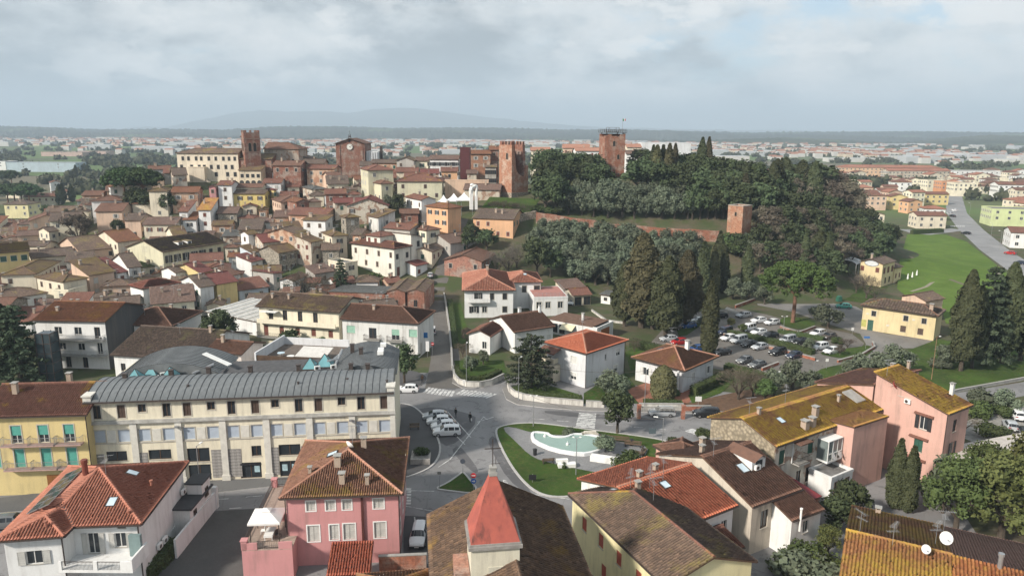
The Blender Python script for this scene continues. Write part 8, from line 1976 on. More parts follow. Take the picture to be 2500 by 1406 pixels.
# ------------------------------------------------------------------ cars
CARP=objcol();TYRE=plain((.018,.018,.019),.85,name='tyre',var=.1);RIM=plain((.42,.42,.43),.3,.8,name='alloy_rim');CGL=glass((.012,.014,.017),'car_glass',.05)
HLM=glass((.55,.57,.58),'headlamp',.1);TLM=plain((.30,.012,.012),.25,name='tail_lamp');BLK=plain((.025,.025,.027),.6,name='black_plastic')
def car_mesh(kind):
	"""lofted body: rings of (half width, height) along the length, nose at +x"""
	L,Wd,st={'hatch':(4.1,.88,[(-2.05,.30,.62,.66,.66),(-1.97,.24,.92,1.0,1.03),(-1.5,.22,.95,1.30,1.38),(-.95,.20,.95,1.41,1.49),(-.2,.19,.95,1.43,1.51),(.35,.19,.94,1.36,1.43),(1.05,.19,.92,.96,.99),(1.5,.20,.84,.86,.89),(1.85,.24,.74,.76,.78),(2.04,.32,.58,.60,.60)]),'suv':(4.4,.92,[(-2.2,.36,.72,.78,.78),(-2.12,.28,.98,1.15,1.16),(-1.95,.26,1.02,1.48,1.56),(-1.2,.25,1.04,1.58,1.66),(-.2,.24,1.04,1.60,1.68),(.45,.24,1.03,1.52,1.60),(1.05,.24,1.02,1.09,1.13),(1.6,.26,.98,1.0,1.04),(2.0,.30,.84,.86,.88),(2.2,.40,.66,.68,.68)]),'van':(4.4,.90,[(-2.2,.32,.9,1.0,1.0),(-2.18,.26,1.0,1.70,1.78),(-1.9,.24,1.02,1.76,1.84),(-.9,.24,1.02,1.78,1.86),(.2,.24,1.02,1.76,1.84),(.8,.24,1.0,1.56,1.62),(1.35,.24,.98,1.04,1.08),(1.75,.26,.90,.93,.96),(2.05,.30,.78,.80,.82),(2.2,.40,.62,.64,.64)])}[kind]
	def ring(x,zl,zb,zs,zr):
		cab=zr-zb>.25;ww=Wd*(1 if abs(x)<L*.42 else.90);top=ww*(.74 if cab else.86)
		return[(x,-ww*.94,zl),(x,-ww,(zl+zb)*.55),(x,-ww*.97,zb),(x,-top,zs),(x,-top*.55,zr),(x,top*.55,zr),(x,top,zs),(x,ww*.97,zb),(x,ww,(zl+zb)*.55),(x,ww*.94,zl)]
	rs=[ring(*s)for s in st];body,gl=MB(),MB()
	for i,(A,B)in enumerate(zip(rs,rs[1:])):
		c0,c1=st[i][4]-st[i][2]>.25,st[i+1][4]-st[i+1][2]>.25
		for k in range(10):
			q=[A[k],A[(k+1)%10],B[(k+1)%10],B[k]]
			side,roof=k in(2,6),k in(3,4,5)
			if side and c0 and c1:
				c=[Vector(p)for p in q];m=sum(c,Vector())/4;body.face(q);e=Vector((0,-1 if k==2 else 1,.3)).normalized()*.012
				gl.face([m+(p-m)*.86+e for p in c])
			elif roof and(c0!=c1):
				c=[Vector(p)for p in q];m=sum(c,Vector())/4;body.face(q);n=(c[1]-c[0]).cross(c[3]-c[0]).normalized();n=n if n.z>0 else-n
				gl.face([m+(p-m)*(.96 if k==4 else.97)+n*.014 for p in c])
			else:body.face(q)
	body.face(rs[0]);body.face(rs[-1][::-1])
	z0=st[0][2]
	return body.mesh('body',[CARP],True),gl.mesh('windows',[CGL]),L,Wd,st
_cm={k:car_mesh(k)for k in('hatch','suv','van')}
_wb=MB();_wb.tube((0,-.11,0),(0,.11,0),.315,.315,16);_WHEEL=_wb.mesh('wheel',[TYRE]);_wb=MB();_wb.tube((0,-.118,0),(0,.118,0),.20,.20,10);_RIMM=_wb.mesh('rim',[RIM])
_wb=MB();_wb.box(-.05,.05,-.19,.19,-.08,.08);_HL=_wb.mesh('headlight',[HLM]);_TL=_wb.mesh('tail_light',[TLM])
_wb=MB();_wb.box(-.03,.03,-.8,.8,-.11,.11);_BP=_wb.mesh('bumper',[BLK]);_wb=MB();_wb.box(-.012,.012,-.26,.26,-.055,.055);_PL=_wb.mesh('number_plate',[WHITE])
COLS=dict(white=(.72,.73,.74),silver=(.40,.42,.44),black=(.014,.015,.017),grey=(.13,.135,.14),blue=(.03,.08,.22),red=(.36,.02,.02),teal=(.10,.36,.30),darkblue=(.02,.028,.055),brown=(.10,.085,.075))
def car(p,yaw,colr,kind,label,group=None):
	b,g,L,Wd,st=_cm[kind];root=thing('parked_car' if kind!='van' else 'parked_van',label,'car' if kind!='van' else 'van',(p.x,p.y,p.z),R(yaw),group)
	o=link('body',b,root);o.color=(*COLS[colr],1);link('windows',g,root)
	for x in(L*.31,-L*.30):
		for y in(-Wd+.1,Wd-.1):w=link('wheel',_WHEEL,root,(x,y,.315));link('rim',_RIMM,w)
	for y in(-Wd*.66,Wd*.66):link('headlight',_HL,root,(L/2-.10,y,st[-2][2]*.88));link('tail_light',_TL,root,(-L/2+.05,y,st[1][2]*.93))
	link('bumper',_BP,root,(L/2-.02,0,.42));link('bumper',_BP,root,(-L/2+.02,0,.42));link('number_plate',_PL,root,(L/2+.012,0,.42));link('number_plate',_PL,root,(-L/2-.012,0,.5))
	return root
G1,G2,G3='cars parked on the square','cars in the tree-lined car park','cars along the narrow street'
for x,y,yaw,c,k,lab,gr in((1062,1022,187,'silver','hatch','topmost of four pale cars parked side by side on the square',G1),(1072,1034,187,'white','hatch','second of four pale cars parked on the square',G1),(1083,1046,187,'white','hatch','third of four pale cars parked on the square',G1),(1091,1061,187,'white','suv','nearest of four pale cars parked on the square',G1),(995,956,181,'white','hatch','white hatchback by the corner of the metal roofed building',None),(1615,1014,180,'silver','suv','silver car parked along the white garden wall',None),(1724,1016,180,'black','suv','dark car half hidden behind the lichen roof',None),(1022,1318,-88,'white','suv','white car facing the viewer right of the pink house',None),(1066,1315,92,'white','van','white van half hidden behind the church roof',None),(1051,676,92,'silver','hatch','silver car at the far end of the narrow street',G3),(1049,692,92,'black','hatch','black car second from the far end of the narrow street',G3),(1049,712,92,'darkblue','hatch','dark blue car in the narrow street',G3),(1050,735,92,'black','hatch','black car in the narrow street beside the brick sheds',G3),(1056,814,93,'white','van','white van beside the corner shop building',G3),(1400,743,235,'white','hatch','white car beside the tiled carport',None),(1640,806,200,'brown','suv','dark olive car at the left bank of the car park',G2),(1660,798,200,'grey','hatch','grey car next to the bright blue car',G2),(1680,800,200,'blue','hatch','bright blue car at the left bank of the car park',G2),(1632,832,195,'silver','hatch','silver car left of the red car',G2),(1658,840,200,'red','hatch','red car in the car park',G2),(1704,787,185,'white','hatch','white car left of the lone cypress',G2),(1768,815,215,'darkblue','van','dark blue van right of the lone cypress',G2),(1757,776,200,'black','hatch','black car behind the lone cypress',G2),(1815,774,205,'silver','hatch','silver car at the top of the car park',G2),(1852,787,205,'white','hatch','white car second in the top row',G2),(1884,792,205,'white','hatch','white car with dark roof, third in the top row',G2),(1826,807,215,'white','van','white van in the middle row',G2),(1852,816,210,'white','hatch','white car right of the white van',G2),(1880,824,210,'black','hatch','black car right of the white van',G2),(1778,830,215,'white','hatch','white car first in the front row',G2),(1803,836,215,'silver','van','silver van second in the front row',G2),(1829,845,215,'black','hatch','black car third in the front row',G2),(1854,852,215,'silver','hatch','silver car fourth in the front row',G2),(1898,865,215,'black','suv','black car facing the viewer in the front row',G2),(1938,873,212,'darkblue','hatch','dark blue car at the right end of the front row',G2),(1922,836,212,'silver','van','silver people carrier in the middle row',G2),(1953,839,212,'black','hatch','black estate right of the silver people carrier',G2),(1996,820,210,'white','suv','white car in the upper right row',G2),(2023,826,210,'brown','hatch','brown car beside the white one, upper right row',G2),(2000,852,210,'white','suv','white car in the lower right pair',G2),(2030,862,210,'white','hatch','white small car at the right end of the car park',G2),(1700,857,205,'blue','hatch','blue car left of the lone cypress trunk',G2),(1762,866,205,'black','hatch','black car right of the lone cypress trunk',G2),(1817,885,215,'grey','hatch','dark grey car in the nearest row',G2),(1848,896,215,'grey','hatch','grey hatchback at the near edge of the car park',G2),(2059,752,165,'teal','hatch','teal car by the yellow farmhouse',None),(2481,1020,70,'white','suv','white car at the right edge, furthest of three',None),(2466,1046,70,'silver','hatch','pale car at the right edge, middle of three',None),(2500,1062,70,'black','hatch','black car cut by the right edge',None),(2466,621,125,'red','hatch','red car on the main road beyond the meadow',None),(2358,572,125,'black','hatch','black car on the main road near the crossing',None),(30,1285,10,'grey','suv','dark car on the street at the left edge',None),(2325,530,95,'black','hatch','dark car parked far up the main road',None),(2318,524,95,'silver','hatch','silver car parked far up the main road',None),(2330,516,95,'white','hatch','white car parked at the far bend of the main road',None),(2490,645,125,'darkblue','hatch','dark car on the main road at the right edge',None)):
	p=hit(x,y);car(p,yaw+trg.uniform(-3,3),c,k,lab,gr)
# ------------------------------------------------------------------ people
def person(p,yaw,label,coat,trousers,stride=.28,bag=None):
	root=thing('person',label,'person',(p.x,p.y,p.z),R(yaw))
	me=bpy.data.meshes.new('body')
	V=[(0,0,.95),(0,0,1.18),(0,0,1.40),(0,0,1.50),(0,.02,1.58),(0,.03,1.70),(0,.02,1.78),(-.19,0,1.40),(-.25,.04,1.12),(-.23,.14,.88),(-.22,.18,.80),(.19,0,1.40),(.25,-.04,1.12),(.24,.02,.88),(.23,.05,.80),(-.10,0,.90),(-.11,stride*.5,.50),(-.11,stride*.55-.06,.09),(-.11,stride*.55+.10,.05),(.10,0,.90),(.11,-stride*.35,.50),(.11,-stride*.8,.12),(.11,-stride*.8+.14,.06)]
	Rd=[.155,.145,.165,.07,.075,.105,.07,.075,.058,.045,.042,.075,.058,.045,.042,.095,.068,.048,.045,.095,.068,.048,.045]
	E=[(0,1),(1,2),(2,3),(3,4),(4,5),(5,6),(2,7),(7,8),(8,9),(9,10),(2,11),(11,12),(12,13),(13,14),(0,15),(15,16),(16,17),(17,18),(0,19),(19,20),(20,21),(21,22)]
	me.from_pydata(V,E,[]);o=link('body',me,root);m=o.modifiers.new('s','SKIN');o.modifiers.new('d','SUBSURF').levels=1
	for v,r in zip(me.skin_vertices[0].data,Rd):v.radius=(r,r*.85);v.use_root=False
	me.skin_vertices[0].data[0].use_root=True
	ev=o.evaluated_get(bpy.context.evaluated_depsgraph_get());nm=bpy.data.meshes.new_from_object(ev);o.modifiers.clear();o.data=nm
	skin=plain((.48,.30,.22),.6,name='skin',var=.05)
	for mt in(coat,trousers,skin):nm.materials.append(mt)
	for f in nm.polygons:
		c=f.center;f.material_index=2 if(c.z>1.49 or(abs(c.x)>.17 and c.z<.86))else(0 if c.z>.82 else 1);f.use_smooth=True
	mb=MB();mb.lathe((0,-.005,1.66),[(.105,0),(.118,.06),(.10,.12),(.05,.16),(.01,.17)],10);mb.build('hair',[BLK],root)
	if bag:mb=MB();mb.box(-.33,-.18,.10,.26,.42,.80);mb.build('bag',[bag],root)
_dk=plain((.016,.016,.018),.8,name='black_cloth',var=.1);_dt=plain((.02,.022,.03),.85,name='dark_denim',var=.1)
person(PZ(1113,1019),150,'person in dark clothes walking away past the parked pale cars',_dk,_dt);person(PZ(1148,1031),170,'person in black coat carrying a white bag on the square',_dk,_dk,.22,WHITE);person(PZ(1031,935),20,'person in tan coat standing at the kerb by the dark street tree',plain((.22,.13,.08),.85,name='tan_cloth'),_dt,.1)
# ------------------------------------------------------------------ fountain garden and street furniture
def fountain():
	out=[PZ(x,y)for x,y in((1294,1067),(1303,1060),(1338,1063),(1343,1068),(1353,1072),(1367,1073),(1382,1072),(1392,1068),(1396,1065),(1432,1066),(1468,1073),(1482,1085),(1481,1100),(1452,1112),(1418,1117),(1350,1106),(1300,1084))]
	o=out[0];root=thing('fountain','white curved fountain basin with green water in the garden','fountain',(o.x,o.y,.12));P=smooth_poly([p-o for p in out],1);n=len(P)
	ar=sum(a.x*b.y-b.x*a.y for a,b in zip(P,P[1:]+P[:1]));sg=1 if ar>0 else-1
	def off(d):
		r=[]
		for i in range(n):
			t=(P[(i+1)%n]-P[i-1]).normalized();r.append(P[i]+Vector((-t.y,t.x,0))*d*sg)
		return r
	I=off(.45);mb=MB()
	for i in range(n):
		j=(i+1)%n;a,b,c,d=P[i],P[j],I[j],I[i]
		mb.face([(a.x,a.y,0),(b.x,b.y,0),(b.x,b.y,.5),(a.x,a.y,.5)]);mb.face([(a.x,a.y,.5),(b.x,b.y,.5),(c.x,c.y,.5),(d.x,d.y,.5)]);mb.face([(d.x,d.y,.5),(c.x,c.y,.5),(c.x,c.y,.05),(d.x,d.y,.05)])
	mb.build('basin',[plain((.76,.77,.78),.5,name='white_fountain_paint',var=.06)],root)
	wm=NT('fountain_water');b_=wm.mix(wm.noise(.5,4,.6),(.19,.285,.25),(.28,.39,.345));wm.bump(wm.noise(3.5,4,.6),.35,.05);WM=wm.done(b_,.12,.5)
	mb=MB()
	for t in tessellate_polygon([[Vector((p.x,p.y,0))for p in I]]):
		q=[I[k]for k in t]
		if(q[1].x-q[0].x)*(q[2].y-q[0].y)-(q[2].x-q[0].x)*(q[1].y-q[0].y)<0:q=q[::-1]
		mb.face([(p.x,p.y,.36)for p in q])
	mb.build('water',[WM],root)
	for x,y in((1385,1092),(1330,1072)):
		c=PZ(x,y)-o;mb=MB();mb.lathe((c.x,c.y,.36),[(.25,0),(.18,.25),(.06,.3),(.03,.55)],10);mb.build('water_jet',[WHITE],root)
fountain()
def lamp(px,py,hh,label,arm=1.0,rz=0.0,double=False,pm=None):
	p=hit(px,py);r=thing('street_lamp',label,'lamp',(p.x,p.y,p.z),rz)
	mb=MB();mb.tube((0,0,0),(0,0,.9),.09,.075,8);mb.tube((0,0,.9),(0,0,hh),.06,.045,8);mb.build('pole',[pm or METAL_G],r)
	for s in((1,-1)if double else(1,)):
		mb=MB();mb.tube((0,0,hh-.1),(s*arm*.8,0,hh+.1),.035,.03,6);mb.build('arm',[pm or METAL_G],r)
		mb=MB();mb.hexa([(s*arm*.7,-.14,hh+.04),(s*arm*1.25,-.1,hh+.1),(s*arm*1.25,.1,hh+.1),(s*arm*.7,.14,hh+.04),(s*arm*.7,-.12,hh+.16),(s*arm*1.25,-.08,hh+.18),(s*arm*1.25,.08,hh+.18),(s*arm*.7,.12,hh+.16)]);mb.build('lantern',[WHITE],r)
for q in((1302,1041,5.2,'lamp post at the top of the fountain garden',.5,0,True),(1406,1160,5.6,'lamp post in front of the fountain',.5,0,True),(1616,1102,5.4,'lamp post at the right of the fountain lawn',1.2,3.1),(1266,978,8.0,'tall thin lamp post by the cedar hedge',.5,.4),(1139,938,8.0,'lamp post at the corner garden hedge',.4,1.2),(1573,1003,7.4,'lamp post in front of the bungalow fence',.5,1.0),(1891,965,4.4,'lamp with white head above the lichen roof',.6,.2),(1912,815,4.2,'double-headed lamp in the car park',.6,0,True),(494,1252,9.0,'street lamp in front of the long cream building',.8,1.2),(2440,612,8,'lamp post beside the main road',1,2.5),(2418,588,8,'second lamp post beside the main road',1,2.5),(2366,530,8,'far lamp post on the main road',1,2.5),(1985,925,3.6,'white headed lamp right of the lichen roof aerial',.6,.2)):lamp(*q)
lamp(2274,926,8.6,'tall rusty lamp post on the right lawn',.6,0,False,plain((.34,.20,.12),.8,name='rusty_pole',var=.3))
def sign(px,py,hh,label,boards):
	p=hit(px,py);r=thing('street_sign',label,'sign',(p.x,p.y,p.z+.02),0)
	mb=MB();mb.tube((0,0,0),(0,0,hh),.035,.035,6);mb.build('pole',[METAL_G],r)
	for kind,z,w,h_,c in boards:
		mb=MB();m=plain(c,.5,name='sign_paint',var=.04)
		if kind=='disc':
			mb.lathe((0,0,0),[(w,0),(w,.03)],20);o=mb.build('board',[m],r,(0,-.05,z));o.rotation_euler=(R(90),0,0)
			if c[0]>.3 and c[1]<.1:mb=MB();mb.box(-w*.7,w*.7,-w*.17,w*.17,.03,.05);mb.build('white_bar',[WHITE],o)
			elif c[2]>.3:mb=MB();mb.bar((-w*.6,0,.04),(w*.35,0,.04),.09,.02);mb.bar((w*.1,w*.35,.04),(w*.6,0,.04),.09,.02);mb.bar((w*.1,-w*.35,.04),(w*.6,0,.04),.09,.02);mb.build('white_arrow',[WHITE],o)
		else:mb.box(-w/2,w/2,-.06,-.03,z-h_/2,z+h_/2);mb.build('board',[m],r)
sign(1156,1199,2.6,'no-entry sign above a blue arrow sign at the grass island',(('disc',2.3,.36,0,(.50,.02,.025)),('disc',1.5,.36,0,(.02,.12,.45))))
sign(1130,1158,2.2,'round dark sign at the tip of the grass island',(('disc',2.0,.36,0,(.06,.07,.09)),));sign(1073,1193,2.6,'small square sign post on the left of the grass island',(('rect',2.3,.5,.4,(.25,.26,.24)),));sign(1592,1068,1.6,'grey notice board on the fountain lawn',(('rect',1.1,1.1,.9,(.10,.13,.15)),));sign(1300,1178,1.3,'black notice board on the lower fountain lawn',(('rect',.8,1.0,.8,(.02,.02,.022)),));sign(1704,995,2.2,'white notice board in the garden right of the bungalow',(('rect',1.6,1.1,.9,(.70,.70,.68)),));sign(2113,852,3.0,'blue parking direction sign by the car park exit',(('rect',2.7,1.3,.45,(.06,.17,.42)),));sign(1133,975-20,2.2,'white plate sign at the corner garden',(('rect',1.9,.5,.7,(.66,.66,.64)),));sign(2080,818,1.8,'white sign in the flower bed by the farmhouse',(('rect',1.5,.6,.6,(.70,.70,.68)),));sign(2017,902,2.2,'white sign on the right island of the car park',(('rect',2.0,.6,.6,(.7,.7,.68)),));sign(1044,872,3.4,'white vertical shop sign at the corner building',(('rect',2.4,.7,2.2,(.72,.72,.72)),));sign(1056,868,3.0,'no-entry sign at the mouth of the narrow street',(('disc',2.6,.36,0,(.50,.02,.025)),));sign(1037,862,4.6,'blue shop sign on the corner building',(('rect',4.0,1.4,1.2,(.03,.16,.42)),))
def bench(px,py,rz,label,L=1.8):
	p=PZ(px,py,.12);r=thing('bench',label,'bench',p,rz);wd=plain((.13,.09,.06),.7,name='bench_wood')
	for y in(-.2,0,.2):mb=MB();mb.box(-L/2,L/2,y-.08,y+.08,.42,.46);mb.build('slat',[wd],r)
	for z in(.62,.82):mb=MB();mb.box(-L/2,L/2,.27,.31,z-.07,z+.07);mb.build('back_slat',[wd],r)
	for x in(-L/2+.2,L/2-.2):mb=MB();mb.box(x-.04,x+.04,-.25,.3,0,.42);mb.box(x-.04,x+.04,.26,.33,.42,.9);mb.build('leg',[METAL_D],r)
for q in((1338,1130,3.3,'wooden bench on the lower side of the fountain paving'),(1500,1078,-.2,'long wooden bench behind the fountain under the round tree',4.5),(1545,1090,-.25,'wooden bench at the right end of the long bench',2.6),(1572,1106,1.2,'dark bench facing left on the right paving'),(1556,1112,2.9,'dark bench facing the fountain on the right paving'),(1012,1047,.1,'stone-coloured bench on the dark forecourt',1.6)):bench(*q)
for px,py,lab in((1306,1110,'black litter bin left of the fountain'),(1542,1086,'black litter bin right of the fountain')):
	r=thing('litter_bin',lab,'bin',PZ(px,py,.12));mb=MB();mb.lathe((0,0,0),[(.26,0),(.3,.85)],12);mb.build('body',[BLK],r);mb=MB();mb.lathe((0,0,.85),[(.33,0),(.33,.08),(.1,.16)],12);mb.build('lid',[BLK],r)
def block(name,label,cat,p,rz,boxes,mat):
	r=thing(name,label,cat,p,rz)
	for nm,b in boxes:mb=MB();mb.box(*b);mb.build(nm,[mat],r)
	return r
block('planter','white angular planter block below the fountain','planter',PZ(1384,1138,.12),.1,(('base',(-1.3,1.3,-.5,.5,0,.5)),('back',(-1.5,.2,.2,.7,.5,.95))),WHITE);block('planter','white triangular trough with grey shrub right of the fountain','planter',PZ(1478,1128,.12),-.32,(('wall',(-2.2,2.2,-.4,-.2,0,.9)),('wall',(-2.2,2.2,.5,.7,0,.8)),('soil',(-2.1,2.1,-.2,.5,.3,.6))),WHITE)
block('planter','worn pale stone planter on the dark forecourt','planter',PZ(1026,1132,.12),.05,(('wall',(-1.4,1.4,-.2,.15,0,.75)),('wall',(-1.4,-1.0,.15,3.0,0,.75)),('wall',(1.1,1.4,.15,2.4,0,.7)),('wall',(-1.0,1.1,2.7,3.0,0,.7)),('soil',(-1.0,1.1,.15,2.7,0,.5))),plain((.38,.36,.34),.9,name='worn_stone',var=.25))
block('stone_seat','pale broken stone block behind the fountain','stone',PZ(1440,1064,.12),.1,(('stone',(-1.3,1.3,-.4,.4,0,.5)),('stone',(-.9,1.0,-.2,.4,.5,.75))),plain((.62,.58,.50),.9,name='travertine',var=.2))
# garden walls
def low_wall(label,px,hh,mat,t=.3,cop=True,z=0,name='garden_wall',drape=False):
	P=[hit(*q)if drape else PZ(*q)for q in px];o=P[0];r=thing(name,label,'wall',o)
	for a,b in zip(P,P[1:]):
		mb=MB();mb.bar(a-o+Vector((0,0,hh/2-.2)),b-o+Vector((0,0,hh/2-.2)),t,hh+.4);mb.build('wall_section',[mat],r)
		if cop:mb=MB();mb.bar(a-o+Vector((0,0,hh+.04)),b-o+Vector((0,0,hh+.04)),t+.1,.08);mb.build('coping',[CONC],r)
	return r
_ww=stucco((.62,.60,.56),.7,'stained_garden_wall');_rb=brick((.36,.14,.09),'garden_brick')
for q in(('curved pale wall round the corner garden',[(1106,905),(1109,925),(1120,938),(1140,945),(1170,946),(1200,940),(1230,925)],1.1,_ww),('curved white wall below the cedar hedge',[(1240,946),(1244,958),(1256,968),(1280,976),(1330,984),(1424,992)],1.1,_ww),('stained white wall under the fence left of the round tree',[(1430,994),(1475,996)],1.2,_ww),('stained white wall with balustrade in front of the bungalow',[(1560,1002),(1668,1003)],1.3,_ww),('red brick wall right of the bungalow fence',[(1672,1004),(1735,1004)],1.0,_rb),('pale wall along the right side of the narrow street',[(1104,905),(1102,860),(1096,800),(1088,745),(1080,700)],1.0,_ww),('brick kerb wall of the upper car park bank',[(1905,800),(1950,815),(1990,800)],.5,_rb),('brick wall between the rows of the car park',[(1762,818),(1860,846),(1990,880)],.6,_rb),('brick wall at the near edge of the car park',[(1860,905),(1900,890)],.6,_rb),('stone kerb wall round the right car park island',[(2045,885),(2105,868),(2135,850),(2130,838)],.5,_rb),('low wall beside the right road',[(2215,985),(2345,955),(2500,927),(2600,912)],.5,CONC),('brick steps wall beside the car park stairs',[(1795,752),(1842,735)],.8,_rb),('low white wall by the garage drive',[(1445,760),(1480,785),(1520,790)],.5,_ww)):low_wall(*q)
_f=thing('fence','concrete baluster fence with brick pillars in front of the bungalow','fence',PZ(1560,1002,1.35));_q=PZ(1668,1003,1.35)-PZ(1560,1002,1.35)
for i in range(34):mb=MB();c=_q*((i+.5)/34);mb.bar((c.x,c.y,.02),(c.x,c.y,.62),.1,.1);mb.build('baluster',[CONC],_f)
mb=MB();mb.bar((0,0,.68),(_q.x,_q.y,.68),.2,.1);mb.build('rail',[CONC],_f)
for i in(0,1):c=_q*i;mb=MB();mb.box(c.x-.3,c.x+.3,c.y-.3,c.y+.3,-1.4,.95);mb.box(c.x-.36,c.x+.36,c.y-.36,c.y+.36,.95,1.05);mb.build('pillar',[_rb],_f)
# steps, marquee, bins and closed parasols by the restaurant
_s=thing('garden_steps','flight of steps from the car park up to the pine','steps',PZ(1805,765),R(60))
for i in range(8):mb=MB();mb.box(-1.2,1.2,i*.45,i*.45+.45,0,.12+i*.13);mb.build('step',[CONC],_s)
_m=thing('marquee','white arched marquee beside the yellow restaurant','marquee',hit(2068,664),R(-38));mb=MB()
for i in range(8):
	a0,a1=math.pi*i/8,math.pi*(i+1)/8;mb.face([(-3.4*math.cos(a0),-3.6,3.2+1.3*math.sin(a0)),(-3.4*math.cos(a1),-3.6,3.2+1.3*math.sin(a1)),(-3.4*math.cos(a1),3.6,3.2+1.3*math.sin(a1)),(-3.4*math.cos(a0),3.6,3.2+1.3*math.sin(a0))])
mb.build('canopy',[plain((.76,.78,.79),.6,name='marquee_white',var=.05)],_m)
for x in(-3.4,3.4):
	for y in(-3.6,0,3.6):mb=MB();mb.tube((x,y,0),(x,y,3.2),.07,.07,6);mb.build('post',[WHITE],_m)
for i,(x,y)in enumerate(((2215,688),(2226,684),(2237,679))):
	r=thing('closed_parasol','%s of three closed white parasols on the restaurant terrace'%('left','middle','right')[i],'parasol',hit(x,y));mb=MB();mb.tube((0,0,0),(0,0,2.8),.05,.05,6);mb.build('pole',[METAL_G],r);mb=MB();mb.lathe((0,0,1.0),[(.28,0),(.22,.6),(.16,1.3),(.03,1.8)],10);mb.build('canopy',[WHITE],r)
for x,y,c,lab in((2048,736,(.03,.12,.08),'dark green recycling bin by the teal car'),(1836,712,(.7,.7,.68),'white bin beside the path to the pine')):r=thing('recycling_bin',lab,'bin',hit(x,y),.3);mb=MB();mb.hexa([(-.7,-.6,.1),(.7,-.6,.1),(.7,.6,.1),(-.7,.6,.1),(-.6,-.5,1.4),(.6,-.5,1.4),(.6,.5,1.4),(-.6,.5,1.4)]);mb.build('body',[plain(c,.5,name='bin_paint')],r);mb=MB();mb.lathe((0,0,1.4),[(.7,0),(.55,.25),(.1,.35)],10);mb.build('lid',[plain(c,.5,name='bin_paint')],r)
# overhead cables
for a,b,lab in(((1266,978,7.6),(1573,1003,7.2),'cable sagging between the cedar lamp and the bungalow lamp'),((1573,1003,7.2),(1891,965,4.2),'cable from the bungalow lamp towards the lichen roof'),((1302,1041,5.0),(1616,1102,5.2),'cable between the two fountain garden lamps')):
	p,q=PZ(*a[:2]),PZ(*b[:2]);p.z,q.z=a[2],b[2];mb=MB();mb.path([p.lerp(q,i/12)-p-Vector((0,0,1.1*4*(i/12)*(1-i/12)))for i in range(13)],.022,4);o=mb.build('overhead_cable',[METAL_D]);o.location=p;tag(o,lab,'cable')
